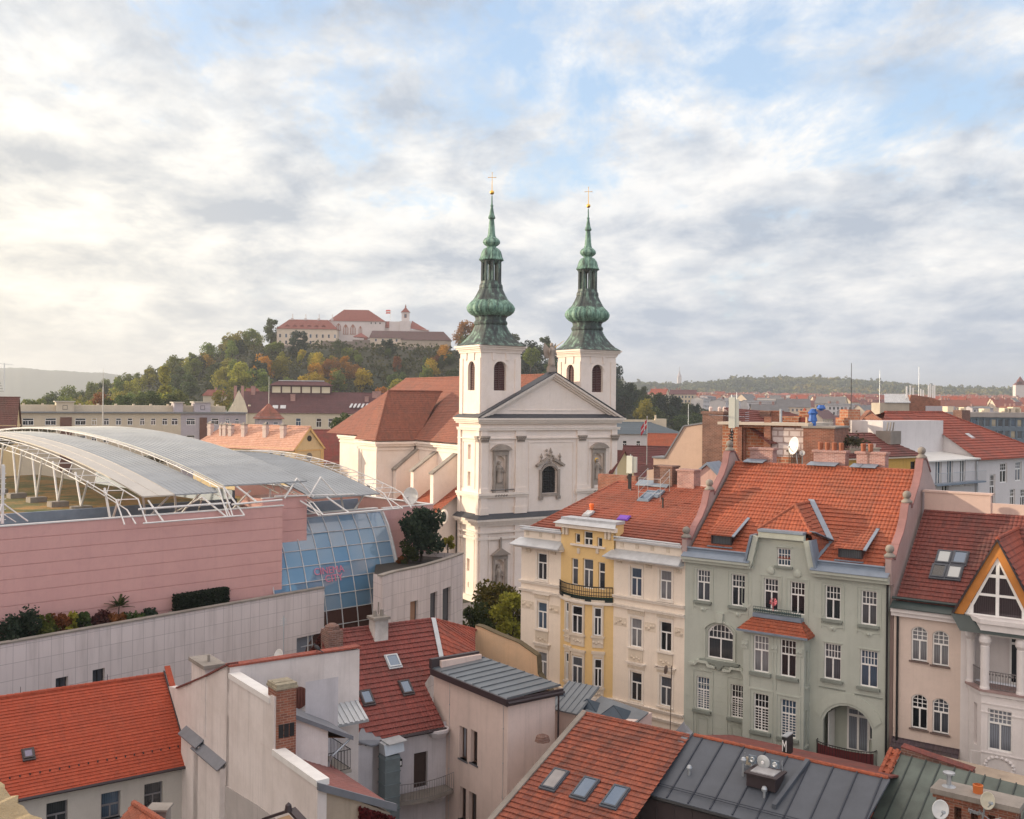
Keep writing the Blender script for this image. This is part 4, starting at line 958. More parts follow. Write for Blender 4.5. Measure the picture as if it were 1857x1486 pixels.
 for y0_,y1_,a_,b_ in sh: o.quad((ox1 - .14,y0_,a_),(ox1 - .14,y1_,a_),(ox1 - .14,y1_,b_),(ox1 - .14,y0_,b_)); o.box(ox1,ox1 + .12,y0_ - .08,y1_ + .08,a_ - .12,a_ - .001)
 for r in oh:
  a,b,c,d = r[:4]
  for (u0,u1,v0,v1) in ((a - .30,a - .22,c - .95,d + .3),(b + .22,b + .30,c - .95,d + .3),(a - .22,b + .22,d + .22,d + .3)): o.box(u0,u1,-p - .05,-p - .001,v0,v1)
 for x in (ox0 + .12,(oh[0][1] + oh[1][0]) / 2,ox1 - .3):
  o.box(x - .22,x + .22,-p - .07,-p - .002,oz1 - 1.25,oz1 - .75)
  for k in (-.1,.1): o.lathe([(.08,0),(.08,.05),(.03,.08)],8,(x + k,-p - .07,oz1 - 1.0),(0,-1,0))
 o.build('oriel',P_GREEN,green)
 ro = MB(); rx0,rx1 = ox0 - .3,ox1 + .3; rz0 = oz1; rz1 = f.hit(1410,1122,-.1)[1]
 A,B,C_,D = (rx0,-p - .3,rz0),(rx1,-p - .3,rz0),(ox1 - .45,-.35,rz1),(ox0 + .42,-.35,rz1)
 tiles(ro,[A,B,C_,D],.26,.04); tiles(ro,[B,(rx1,-.02,rz0),(ox1 - .45,-.02,rz1),C_],.26,.04); tiles(ro,[(rx0,-.02,rz0),A,D,(ox0 + .42,-.02,rz1)],.26,.04)
 ro.box(rx0,rx1,-p - .3,0,rz0 - .12,rz0 - .01); ro.build('oriel_roof',T_OR,green)
 bp = MB(); bp.box(ox0 + .4,ox1 - .42,-.5,-.01,rz1,rz1 + .25); bp.box(rx0 - .02,rx1 + .02,-p - .42,-p - .3,rz0 - .1,rz0 + .02); bp.build('flashing',BLUEZ,green)
 # trims: sills, window frames, aprons
 for r in hs[:6]:
  tm = MB(); sl_ = MB(); a,b,c,d = r[:4]
  for (u0,u1,v0,v1) in ((a - .26,a - .20,c - .6,d + .22),(b + .20,b + .26,c - .6,d + .22),(a - .2,b + .2,d + .16,d + .22)): tm.box(u0,u1,-.045,-.001,v0,v1)
  if r in (hs[2],hs[3]): tm.lathe([(.27,0),(.25,.09),(.1,.14)],12,((a + b) / 2,0,d + .52),(0,-1,0)); tm.build('window_surround',P_GREEN2,green); continue
  sl_.box(a - .16,b + .16,-.2,-.001,c - .14,c - .001); sl_.box(a - .08,b + .08,-.14,-.002,c - .24,c - .14)
  tm.xz([(a - .2,c - .42),(a + .2,c - .5),((a + b) / 2 - .12,c - .72),((a + b) / 2 + .12,c - .72),(b - .2,c - .5),(b + .2,c - .42),(b + .2,c - .36),(a - .2,c - .36)],-.05,-.001); tm.ball(((a + b) / 2,-.04,c - .55),.13,8); tm.build('window_surround',P_GREEN2,green); sl_.build('window_sill',SILLG,green)
 for r in hs[7:9]: tm = MB(); sl_ = MB(); a,b,c,d = r[:4]; sl_.box(a - .16,b + .16,-.22,-.001,c - .16,c - .001); sl_.box(a - .3,b + .3,-.06,-.001,c - .58,c - .52); tm.box(a - .1,b + .1,-.04,-.002,d + .06,d + .12); tm.build('window_surround',P_GREEN2,green); sl_.build('window_sill',SILLG,green)
 for r in hs[9:11]:
  tm = MB(); sl_ = MB(); a,b,c,d = r[:4]; sl_.box(a - .2,b + .2,-.24,-.001,c - .2,c - .001); xm = (a + b) / 2
  tm.xz([(a - .5,d + .78),(xm - .45,d + .80),(xm - .3,d + 1.02),(xm + .3,d + 1.02),(xm + .45,d + .80),(b + .5,d + .78),(b + .5,d + .92),(xm + .55,d + .96),(xm + .4,d + 1.17),(xm - .4,d + 1.17),(xm - .55,d + .96),(a - .5,d + .92)],-.3,-.001)
  tm.box(a - .28,a - .2,-.05,-.001,c - 2.2,d + .5); tm.box(b + .2,b + .28,-.05,-.001,c - 2.2,d + .5); tm.box(a - .2,b + .2,-.05,-.002,d + .42,d + .5)
  for k in (0,.12): tm.box(a + k,a + k + .05,-.04,-.001,c - 1.9,c - .45 - k); tm.box(b - k - .05,b - k,-.04,-.001,c - 1.9,c - .45 - k); tm.box(a + k + .05,b - k - .05,-.04,-.002,c - .5 - k,c - .45 - k)
  tm.build('window_surround',P_GREEN2,green); sl_.build('window_sill',SILLG,green)
 tm = MB(); sl_ = MB(); r = hs[6]; a,b,c,d = r[:4]; ar = arc_pts(a - .2,b + .2,d + .25,.62,10)
 for q,w_ in zip(ar[:-1],ar[1:]): tm.xz([(q[0],q[1] - .12),(w_[0],w_[1] - .12),w_,q],-.14,-.001)
 tm.box(a - .22,a - .1,-.1,-.001,c,d - .35); tm.box(b + .1,b + .22,-.1,-.001,c,d - .35); tm.xz([((a + b) / 2 - .2,d + .1),((a + b) / 2 + .2,d + .1),((a + b) / 2 + .27,d + .75),((a + b) / 2 - .27,d + .75)],-.22,-.001)
 sl_.xz([(a - .5,c - .12),(a - .5,c - .26),((a + b) / 2 - .35,c - .34),((a + b) / 2,c - .75),((a + b) / 2 + .35,c - .34),(b + .5,c - .26),(b + .5,c - .12)],-.22,-.001)
 tm.build('window_surround',P_GREEN2,green); sl_.build('window_sill',SILLG,green)
 for r in oh: sl_ = MB(); a,b,c,d = r[:4]; sl_.box(a - .2,b + .2,-p - .22,-p - .001,c - .2,c - .001); sl_.build('window_sill',SILLG,green)
 tm = MB(); sl_ = MB(); a,b,c,d = g0[:4]; sl_.box(a - .15,b + .15,-.18,-.001,max(c,EZ) - .14,max(c,EZ) - .002); tm.box(a - .1,b + .1,-.05,-.001,d + .05,d + .12); tm.build('window_surround',P_GREEN2,green); sl_.build('window_sill',SILLG,green); tm = MB()
 ar = arc_pts(lx0 - .15,lx1 + .15,lz1 + .15,1.2,14)                # voussoirs
 for i,(q,w_) in enumerate(zip(ar[:-1],ar[1:])):
  e = .004 * (i % 2); nq = V((q[0] - (lx0 + lx1) / 2,q[1] - lz1 + 2.6)).normalized(); nw = V((w_[0] - (lx0 + lx1) / 2,w_[1] - lz1 + 2.6)).normalized()
  tm.xz([q,w_,(w_[0] + nw.x * .62,w_[1] + nw.y * .62),(q[0] + nq.x * .62,q[1] + nq.y * .62)],-.05 - e,-.001)
 tm.build('loggia_arch',P_GREEN2,green)
 for x in (gx[0] - .05,gx[3] + .1):
  tm = MB(); x += .3 * (-1 if x < 6 else 1); tm.box(x - .35,x - .31,-.03,-.001,18.8,20.6); tm.box(x + .31,x + .35,-.03,-.001,18.8,20.6); tm.xz([(x - .35,18.8),(x - .2,18.55),(x,18.47),(x + .2,18.55),(x + .35,18.8)],-.03,-.001); tm.build('wall_drop_ornament',P_GREEN2,green)
 tm = MB()
 for z in (7.5,8.4,9.3,10.2,11.1,12.0,12.9,13.8):
  tm.box(0.1,ox0 - .02,-.018,-.001,z,z + .03); tm.box(lx1 + .75,Wd - .1,-.018,-.001,z,z + .03)
 tm.build('rustication_lines',P_GREEN2,green)
 # eaves cornice in two lengths and round the gable
 cn = MB(); fl = MB()
 for a,b in ((-.05,gx[0]),(gx[3],Wd + .12)):
  cn.box(a,b,-.35,-.002,EZ - .35,EZ - .12); cn.box(a,b,-.55,-.003,EZ - .12,EZ + .1)
  fl.add([(a,-.6,EZ + .10),(b,-.6,EZ + .10),(b,.02,EZ + .42),(a,.02,EZ + .42),(a,-.6,EZ + .06),(b,-.6,EZ + .06)],[(0,1,2,3),(4,5,1,0)]); fl.box(a,b,.02,.16,EZ + .3,EZ + .62)
  fl.tube((a,-.0,EZ + .62),(b,-.0,EZ + .62),.07)
 gp = [(gx[0],EZ - .3),(gx[0] + .15,EZ + .1),(gx[1],GZ),(gx[2],GZ),(gx[3] - .15,EZ + .1),(gx[3],EZ - .3)]
 for q,w_ in zip(gp[:-1],gp[1:]):
  d_ = V((w_[0] - q[0],w_[1] - q[1])).normalized(); nn = V((-d_.y,d_.x)) * .36
  cn.xz([q,w_,(w_[0] + nn.x,w_[1] + nn.y),(q[0] + nn.x,q[1] + nn.y)],-.38 - .003 * abs(d_.x),-.001); n2 = nn * 1.08; n3 = nn * 1.5
  fl.xz([(q[0] + n2.x,q[1] + n2.y),(w_[0] + n2.x,w_[1] + n2.y),(w_[0] + n3.x,w_[1] + n3.y),(q[0] + n3.x,q[1] + n3.y)],-.5 - .003 * abs(d_.x),.5)
 cn.build('cornice',P_GREEN2,green); fl.build('flashing',BLUEZ,green)
 # roofs
 r = MB(); e0 = EZ + .5; sl_k = (RZ - e0) / RY
 tiles(r,[(0.35,0.1,e0),(Wd - .35,0.1,e0),(Wd - .35,RY,RZ),(0.35,RY,RZ)],.37,.06); tiles(r,[(0.35,DP,e0),(Wd - .35,DP,e0),(Wd - .35,RY,RZ),(0.35,RY,RZ)],.37,.06)
 caps(r,(.35,RY,RZ + .03),(Wd - .35,RY,RZ + .03),.12)
 ap = V(((gx[1] + gx[2]) / 2 + .15,1.75,GZ + 2.05)); gz = GZ + .42
 def onroof(x,z): return V((x,(z - e0) / sl_k + .1,z))
 bk = onroof(ap.x,ap.z); bk.y -= .02
 L0,R0 = V((gx[1] - .25,.15,gz)),V((gx[2] + .3,.15,gz)); Lb,Rb = onroof(gx[1] - .55,gz - .4),onroof(gx[2] + 1.0,gz - .6)
 tiles(r,[L0,R0,ap],.34,.05); tiles(r,[L0,ap,bk,Lb + V((0,0,0))],.34,.05) if False else None
 for tri in ([L0,ap,bk],[L0,bk,Lb],[R0,bk,ap],[R0,Rb,bk]): tiles(r,tri,.34,.05)
 caps(r,L0,ap,.12,.36); caps(r,R0,ap,.12,.36); caps(r,ap,bk,.12,.36)
 ro_ = r.build('roof',T_OR,green)
 q = MB()
 for A_,B_ in ((R0,Rb),(Rb,bk)):
  q.slab([A_ + V((-.12,0,.16)),B_ + V((-.12,0,.16)),B_ + V((.28,0,.14)),A_ + V((.28,0,.14))],(0,0,.05))
 q.slab([Rb + V((-.25,0,.05)),Rb + V((.2,0,.05)),V((gx[3] + .25,.1,EZ + .62)),V((gx[3] - .2,.1,EZ + .62))],(0,0,.05)); q.build('flashing',BLUEZ,ro_)
 q = MB();
 for tri in ([R0,V((gx[3],.12,EZ + .5)),Rb],): tiles(q,tri,.34,.05)
 q.build('gable_cheek',T_OR,ro_)
 # two shed dormers
 for px,py in ((1316,975),(1549,999)):
  x,z = f.hit(px,py,1.3); y0 = (z - .45 - e0) / sl_k + .1; d = MB(); zb = z - .45; zt = z + .35; y1 = (zt + .75 - e0) / sl_k + .1
  d.add([(x - .75,y0,zb),(x - .75,y0,zt),(x - .75,y1,zt + .75),(x + .75,y0,zb),(x + .75,y0,zt),(x + .75,y1,zt + .75)],[(0,1,2),(3,5,4)]); d.box(x - .75,x - .65,y0 - .01,y0 + .08,zb,zt); d.box(x + .65,x + .75,y0 - .01,y0 + .08,zb,zt); d.box(x - .65,x + .65,y0 - .01,y0 + .08,zt - .1,zt); d.box(x - .65,x + .65,y0 - .01,y0 + .08,zb,zb + .1)
  do = d.build('dormer',BROWNM,ro_); g = MB(); g.quad((x - .64,y0 + .05,zb + .1),(x + .64,y0 + .05,zb + .1),(x + .64,y0 + .05,zt - .1),(x - .64,y0 + .05,zt - .1)); g.build('pane',GLASS,do)
  t = MB(); y0r = y0 - .4; tiles(t,[(x - .95,y0r,zt - .12),(x + .95,y0r,zt - .12),(x + .95,y1 + .3,zt + .98),(x - .95,y1 + .3,zt + .98)],.33,.05); t.build('dormer_roof',T_OR,do)
  t = MB(); t.slab([(x + .93,y0r - .02,zt - .12),(x + 1.12,y0r - .02,zt - .14),(x + 1.12,y1 + .3,zt + .96),(x + .93,y1 + .3,zt + .98)],(0,0,.06)); t.box(x - .9,x + .9,y0 - .35,y0 - .02,zb - .12,zb - .06); t.build('flashing',BLUEZ,do)
 # fire walls with curved copings and stone balls
 for x0,x1,nb in ((-.2,.16,0),(Wd - .16,Wd + .2,1)):
  w = MB(); prof = [(-.15,EZ - .4),(-.15,EZ + 1.15),(.5,EZ + 1.15),(.55,EZ + 1.05),(1.3,EZ + 1.85),(2.2,EZ + 2.5),(2.9,EZ + 3.3),(3.3,EZ + 4.2),(4.05,EZ + 4.2),(4.1,EZ + 3.95),(4.9,EZ + 4.65),(5.7,EZ + 5.3),(6.3,EZ + 6.1),(6.6,EZ + 6.9),(7.5,EZ + 6.9),(8.5,EZ + 6.0),(15,EZ + 1.0),(15,8),(.4,8),(.4,EZ - .4)]
  w.yz(prof,x0,x1); wo = w.build('fire_wall',P_PINKW,green)
  c = MB()
  for q,w_ in zip(prof[1:15],prof[2:16]):
   d_ = V((w_[0] - q[0],w_[1] - q[1])).normalized(); nn = V((-d_.y,d_.x)) * .1
   c.yz([q,w_,(w_[0] + nn.x,w_[1] + nn.y),(q[0] + nn.x,q[1] + nn.y)],x0 - .06,x1 + .06)
  c.build('coping',P_COPE,wo); xm = (x0 + x1) / 2
  for y,z in ((.15,EZ + 1.25),(3.7,EZ + 4.3),(7.05,EZ + 7.0)):
   c = MB(); c.lathe([(.34,0),(.36,.1),(.26,.17),(.2,.25),(.12,.3)],10,(xm,y,z)); c.ball((xm,y,z + .5),.27,12)
   c.build('finial_ball',CONC,wo,None,True)
 # chimneys on the ridge
 for px,w_,pots in ((1384,1.75,0),(1507,2.25,4),(1568,.9,2),(1592,1.2,0)):
  x = f.hit(px,850,RY + .9)[0]; c = MB(); c.box(x - w_ / 2,x + w_ / 2,RY + .5,RY + 1.3,RZ - 1.2,RZ + 1.0); c.box(x - w_ / 2 - .1,x + w_ / 2 + .1,RY + .4,RY + 1.4,RZ + 1.0,RZ + 1.16)
  co = c.build('chimney',BRICKP,ro_)
  if pots:
   q = MB();
   for k in range(pots): q.lathe([(.16,0),(.19,.5),(.15,.55)],8,(x - w_ / 2 + .35 + k * .5,RY + .9,RZ + 1.16))
   q.build('chimney_pot',simple('terracotta',(.30,.10,.05),.8),co)
  q = MB(); q.slab([(x - w_ / 2 - .2,RY - .35,RZ + .1),(x + w_ / 2 - .4,RY - .35,RZ + .1),(x + w_ / 2 - .4,RY + .5,RZ + .28),(x - w_ / 2 - .2,RY + .5,RZ + .28)],(0,0,.05)); q.build('flashing',BLUEZ,co)
 # windows
 for r_,top,gm,low,sp in ws:
  y = (-1.0 if r_ in oh else 0) + .13; a,b,c,d = r_[:4]
  if r_ is g0: c = max(c,EZ + .01); window(green,a + .001,b - .001,c,d,.12,(4,3),.03,False); continue
  window(green,a,b,c,d,y,top,sp,True,WHITE,gm,.075,r_[4],None,low)
 # loggia door and window, balcony
 window(green,lx0 + .9,lx0 + 2.3,lz0 + .0,lz0 + 2.75,1.83,(2,1),.82,True,WHITE,GLASS,.12,name='door'); window(green,lx1 - .75,lx1 + .05,lz0 + .9,lz0 + 2.6,1.84,(0,0),0,True,WHITE,GLASS)
 q = MB(); q.box(lx0 + .1,lx0 + .16,.6,1.7,lz0,lz0 + 2.5); q.build('open_door_leaf',WHITE,green)
 bl = MB(); cx = (lx0 + lx1) / 2; hw = (lx1 - lx0) / 2 + .45
 arcp = [(cx + hw * math.cos(math.pi * k / 14 + math.pi),-.05 - .95 * abs(math.sin(math.pi * k / 14)) ** .6) for k in range(15)]
 bl.xy(arcp + [(cx + hw,.0)],lz0 - .28,lz0 - .06); bl.xy([(cx + (x - cx) * .95,y * .9) for x,y in arcp] + [(cx + hw * .95,-.002)],lz0 - .55,lz0 - .28); bo = bl.build('balcony',SILLG,green)
 q = MB(); railing(q,[(cx + (x - cx) * .93,y * .93,lz0 - .06) for x,y in arcp],1.0,.13,.014,.03); q.build('railing',IRON,bo)
 q = MB(); pts = [(cx + (x - cx) * .91,y * .90) for x,y in arcp]
 for a,b in zip(pts[1:-2],pts[2:-1]): q.slab([(a[0],a[1],lz0),(b[0],b[1],lz0),(b[0],b[1],lz0 + .82),(a[0],a[1],lz0 + .82)],(0,.015,0))
 q.build('privacy_screen',simple('dark_red_cloth',(.13,.022,.025),.85,0,.2,6),bo)
 # flower box railing over the oriel
 q = MB(); railing(q,[(ox0 + .42,-.45,rz1 + .25),(ox1 - .45,-.45,rz1 + .25)],.42,.16,.012,.02)
 for k in range(22): q.lathe([(.09,0),(.07,.02)],6,(ox0 + .5 + k * (ox1 - ox0 - 1) / 21,-.47,rz1 + .46),(0,-1,.1))
 q.build('balustrade',simple('dark_green_iron',(.03,.06,.06),.5),green)
 # downpipe
 q = MB(); q.tube((Wd - .02,-.12,4),(Wd - .02,-.12,EZ - .4),.07); q.build('downpipe',IRON,green)
 return lx0,lx1,lz0,ox0,ox1,rz1
GI = build_green()
q = MB()
for k in range(9): a = k * .7; q.add([V((.05 * math.cos(a),0,0)),V((.26 * math.cos(a),.08 * math.sin(a * 3),.26 * math.sin(a))),V((.26 * math.cos(a + .55),.1,.26 * math.sin(a + .55)))],[(0,1,2)])
q.tube((0,0,0),(0,0,-.6),.015)
wx,wz = Gf.hit(1402,1092,-.5); solo(q,'garden_windmill',simple('pink_plastic',(.75,.18,.2),.5,0,.1),'small pink toy windmill on the flower railing above the tiled bay roof','windmill',Gf.M @ Matrix.Translation((wx,-.5,wz)))
# ------------------------------------------------------------------ cream and yellow corner house
Cf = Fr(Gf.w(0,0,0),-41.4)
cream = thing('apartment_house','cream stucco house with yellow bowed bay and iron balcony','house',Cf.M)
def build_cream():
 f = Cf; XL = f.hit(945,1060)[0]; EZ = 21.0; x_y0,x_y1 = f.hit(1017,1040)[0],f.hit(1113,1050)[0]
 hs = []; ws = []
 def win(px,py,w,h,y=0.0,lst=None,**k):
  x,z = f.hit(px,py,y); r = (x - w / 2,x + w / 2,z - h / 2,z + h / 2,0); (hs if lst is None else lst).append(r); ws.append((r,y,k)); return r
 main = []
 for px,pys in ((983,(1028,1117,1207)),(1153.5,(1056,1148,1246)),(1207,(1061.5,1155,1254.5))):
  for i,py in enumerate(pys): main.append((win(px,py,.98,2.05,gm=GLASSB if (px + py) % 3 < 1 else GLASS),i))
 up = []
 for px,w,h in ((1042.5,.62,2.0),(1066.5,.95,2.2),(1091,.62,2.0)): win(px,1041 + (px - 1066) * .16,w,h,0.02,up)
 for px,py,w,h in ((1047.5,976.5,.5,.72),(1066.5,977,.85,1.05),(1087.5,984,.5,.72)): win(px,py,w,h,0.02,up)
 m = MB(); wall(m,XL,x_y0,0,EZ,hs[:3]); wall(m,x_y1,0,0,EZ,hs[3:])
 m.quad((XL,0,0),(XL,14,0),(XL,14,EZ),(XL,0,EZ)); m.box(XL + .1,x_y0 - .002,.18,.5,EZ,EZ + 1.0); m.box(x_y1 + .002,-.1,.18,.5,EZ,EZ + 1.0); m.box(XL + .101,XL + .4,.5,6,EZ,EZ + .99)
 # raised string courses
 def band(z,h,p,parts):
  for a,b in parts: parts_mb.box(a,b,-p,-.001,z,z + h)
 m.build('wall',P_CREAM,cream)
 zY = f.hit(1066,948)[1]
 y = MB(); wall(y,x_y0,x_y1,0,zY,up,.0,.2); y.box(x_y0 + .001,x_y1 - .001,.24,1.2,EZ,zY - .01)
 # bowed lower bay
 zb = f.hit(1066,1093,-.7)[1]; n = 15; cx = (x_y0 + x_y1) / 2; hw = (x_y1 - x_y0) / 2
 bow = lambda s: -.95 * (1 - (abs(s)) ** 2.4)
 bays = []
 for px,pyl,wd in ((1031,(1117,1208),.42),(1051,(1123,1215),.98),(1083,(1128,1221),.58)):
  for py in pyl: bays.append((px,py,wd))
 segx = [cx + hw * (-1 + 2 * i / n) for i in range(n + 1)]
 for i in range(n):
  a,b = segx[i],segx[i + 1]; ya,yb = bow((a - cx) / hw),bow((b - cx) / hw); y.quad((a,ya,6),(b,yb,6),(b,yb,zb),(a,ya,zb))
 y.build('bay',P_YEL,cream)
 for px,py,wd in bays:                                         # bay windows follow the bow
  x,z = f.hit(px,py,-.75); s = (x - cx) / hw; yy = bow(s); sl_ = math.atan2(bow(s + .04) - bow(s - .04),.08 * hw)
  o = window(cream,-wd / 2,wd / 2,-1.02,1.02,0,split=.66,gm=GLASS); M0 = Matrix.Translation((x,yy - .03,z)) @ Matrix.Rotation(sl_,4,'Z'); o.matrix_local = M0 @ Matrix.Translation((-wd / 2,-.02,-1.02))
  q = MB(); e = .12
  q.box(-wd / 2 - e,-wd / 2,-.08,.05,-1.05,1.1); q.box(wd / 2,wd / 2 + e,-.08,.05,-1.05,1.1); q.box(-wd / 2 - .2,wd / 2 + .2,-.14,.05,-1.2,-1.05); q.box(-wd / 2 - e,wd / 2 + e,-.06,.05,-1.9,-1.2); q.box(-wd / 2 - .2,wd / 2 + .2,-.12,.05,1.35 ,1.55); q.box(-wd / 2 - e,wd / 2 + e,-.07,.05,1.1,1.34)
  for k in range(4): q.ball((-.3 + .2 * k,-.08,-1.5 - .08 * (k % 2)),.09,6)
  q.build('window_surround',P_CREAM2,cream,M0)
 t = MB(); s2 = MB(); zn = MB()
 # horizontal string mouldings
 zst = [f.hit(1180,1091)[1],f.hit(1180,1107.5)[1],f.hit(1180,1285)[1],f.hit(1180,1300)[1]]
 for z in zst:
  for a,b in ((XL - .15,x_y0),(x_y1,0)) if z == zst[0] else ():
   t = MB(); t.box(a,b,-.16,-.001,z - .1,z + .04); t.box(a,b,-.22,-.002,z + .04,z + .1); t.build('string_course',P_WTRIM,cream)
  if z == zst[0]: continue
  t = MB()
  for a,b in ((XL - .15,x_y0),(x_y1,0)): t.box(a,b,-.16,-.001,z - .1,z + .04); t.box(a,b,-.22,-.002,z + .04,z + .1)
  if z != zst[0]:
   for i in range(n):
    a,b = segx[i],segx[i + 1]; ya,yb = bow((a - cx) / hw),bow((b - cx) / hw); t.slab([(a,ya - .2,z - .1),(b,yb - .2,z - .1),(b,yb - .2,z + .1),(a,ya - .2,z + .1)],(0,.2,0))
  t.build('string_course',P_WTRIM,cream)
 t = MB()
 t_all = t
 for (r,i) in main:
  t = MB(); s2 = MB(); a,b,c,d = r[:4]; e = .16
  t.box(a - e,a - .001,-.05,-.001,c - .1,d + .12); t.box(b + .001,b + e,-.05,-.001,c - .1,d + .12); t.box(a - e,b + e,-.05,-.002,d + .12,d + .24)
  t.box(a - .2,b + .2,-.14,-.003,c - .14,c - .02)
  if i: s2.box(a - .22,b + .22,-.08,-.001,d + .26,d + .62); t.box(a - .34,b + .34,-.2,-.002,d + .62,d + .72)
  for k in range(7) if i else (): s2.box(a - .2 + k * .2,a - .1 + k * .2,-.12,-.081,d + .36,d + .55)
  if i == 1: s2.box(a - .12,b + .12,-.06,-.001,c - 1.0,c - .18); [s2.ball((a + .15 + k * .22,-.06,c - .7 - .1 * (k % 2)),.1,6) for k in range(4)]
  if i == 1: t.box(a - .2,b + .2,-.14,-.002,c - 1.3,c - 1.16)
  so = t.build('window_surround',P_WTRIM,cream)
  if s2.v: s2.build('stucco_relief',P_CREAM2,so)
 t = t_all
 zr = f.hit(1180,1138)[1]                                         # relief frieze between the windows
 for a,b in ((XL + .1,main[0][0][0] - .3),(main[0][0][1] + .3,x_y0 - .1),(x_y1 + .1,main[3][0][0] - .3),(main[3][0][1] + .3,main[6][0][0] - .3),(main[6][0][1] + .3,-.1)):
  s2 = MB(); s2.box(a,b,-.025,-.001,zr - .3,zr + .32)
  k = a + .12
  while k < b - .1: s2.lathe([(.12,0),(.1,.05),(.03,.07)],8,(k,-.025,zr + .12 * math.sin(k * 9)),(0,-1,0)); k += .2
  s2.build('frieze',P_CREAM2,cream)
 for px in (1153,1207,983): s2 = MB(); a,z = f.hit(px,1272 + (px - 1153) * .2); s2.box(a - .45,a + .45,-.03,-.001,z - .42,z + .1 ); s2.lathe([(.16,0),(.12,.08),(.05,.1)],10,(a,-.03,z - .16),(0,-1,0)); s2.build('stucco_panel',P_CREAM2,cream)
 # consoles under the eaves
 for px,py in ((959,993),(1004,997),(1124,1012),(1177,1021),(1232,1030)):
  s2 = MB(); a,z = f.hit(px,py); s2.box(a - .22,a + .22,-.12,-.001,z - .35,z + .4); s2.ball((a,-.14,z + .1),.14,6); s2.ball((a,-.12,z - .2),.1,6); s2.build('console',P_CREAM2,cream)
 s2 = MB()
 # eaves: lower skirt roof and attic gutter
 for a,b in ((XL - .55,x_y0 + .35),(x_y1 - .45,-.02)):
  t = MB(); t.box(a + .1,b - .05,-.55,-.002,EZ - .32,EZ - .08); t.build('cornice',P_WTRIM,cream)
  zn.add([(a,-.85,EZ - .08),(b,-.85,EZ - .08),(b - .3,.15,EZ + .38),(a + .3,.15,EZ + .38),(a,-.85,EZ - .16),(b,-.85,EZ - .16),(a,0,EZ - .16),(b,0,EZ - .16)],[(0,1,2,3),(4,5,1,0),(5,7,2,1),(6,4,0,3)])
  zn.box(a + .5,b - .25,-.15,.6,EZ + 1.0,EZ + 1.12); zn.tube((a + .5,-.15,EZ + 1.28),(b - .3,-.15,EZ + 1.28),.07)
  k = a + .9
  while k < b - .5: s2.box(k,k + .28,.13,.179,EZ + .55,EZ + .85); k += 1.3
 t = MB(); t.box(x_y0 - .3,x_y1 + .3,-.35,-.003,zY - .5,zY - .2); t.build('cornice',P_WTRIM,cream); t = MB(); zn.add([(x_y0 - .45,-.5,zY - .2),(x_y1 + .45,-.5,zY - .2),(x_y1 + .1,.05,zY + .05),(x_y0 - .1,.05,zY + .05)],[(0,1,2,3)]); zn.box(x_y0 - .08,x_y1 + .08,.05,1.25,zY + .0,zY + .22)
 for x in (x_y0 + .5,x_y1 - .5):
  for k in (-.15,.15): s2.box(x + k - .09,x + k + .09,-.2,-.001,zY - 1.05,zY - .5)
 a0,b0 = up[3][0] - .3,up[5][1] + .3; t.box(a0,b0,-.18,.0,up[3][2] - .18,up[3][2] - .04)
 for px in (1050,1084): a,z = f.hit(px,999); s2.box(a - .12,a + .12,-.1,-.001,z - .2,z + .2)
 t.build('window_ledge',P_WTRIM,cream); s2.build('attic_relief',P_CREAM2,cream); zn.build('zinc_flashing',ZINC,cream)
 for r,y_,k in ws:
  a,b,c,d = r[:4]; gm = k.get('gm',GLASS); window(cream,a,b,c,d,.12 + y_,split=.64 if d - c > 1.2 else (.5 if b - a > .7 else 0),mul_=(b - a) > .7,gm=gm)
 # balcony on the bay
 bl = MB(); pts = [(x,bow((x - cx) / hw) - .22) for x in segx]
 bl.xy(pts + [(x_y1,.0),(x_y0,0.0)],zb - .02,zb + .12); bo = bl.build('balcony',P_WTRIM,cream)
 q = MB(); railing(q,[(x,y_ + .1,zb + .12) for x,y_ in pts],1.1,.16,.026,.045,.08)
 for z in (.35,.6,.85): q.path([(x,y_ + .1,zb + z) for x,y_ in pts],.024,4)
 q.build('railing',IRON,bo)
 q = MB()
 for a,b in zip(pts[1:-1],pts[2:]): q.slab([(a[0],a[1] + .14,zb + .13),(b[0],b[1] + .14,zb + .13),(b[0],b[1] + .14,zb + .5),(a[0],a[1] + .14,zb + .5)],(0,.02,0))
 q.build('green_screen',simple('dark_green_mesh',(.012,.05,.035),.8,0,.2,8),bo)
 # roof: front slope with a hip at the left corner
 r = MB(); e0 = EZ + 1.1; RZ = 25.5; RYv = 8.2
 A,B = V((XL + .35,.5,e0)),V((-.3,.5,e0)); hipx = f.hit(1122,873.5,RYv)[0]; C_,D = V((-.3,RYv,RZ)),V((hipx,RYv,RZ)); E2 = V((XL + .35,15,e0))
 tiles(r,[A,B,C_,D],.36,.06); tiles(r,[A,D,E2],.36,.06); tiles(r,[E2,V((-.3,15,e0)),C_,D],.36,.06); caps(r,A,D,.12); caps(r,D,C_,.12); ro = r.build('roof',T_ROW,cream)
 nrm = (B - A).cross(D - A).normalized()
 def onr(px,py,lift=.06):
  o,d = f._r(px,py); k = (A - o).dot(nrm) / d.dot(nrm); return o + d * k + nrm * lift
 sk = onr(1176,902); skylight(ro,sk,nrm,(1,0,0),.95,1.5,SKYG,BLUEZ); sk2 = onr(1194,898); skylight(ro,sk2,nrm,(1,0,0),.6,.95,SKYG,BLUEZ); skylight(ro,onr(1068,934),nrm,(1,0,0),.6,.7,ZINC,ZINC)
 q = MB(); h0 = onr(1164,884);
 for dx in (0,2.0):
  for dy in (0,1.3):
   p = onr(1158,908) + V((dx,dy,dy * .55)); q.tube(p,p + V((0,0,1.7)),.018)
 p = onr(1158,908);
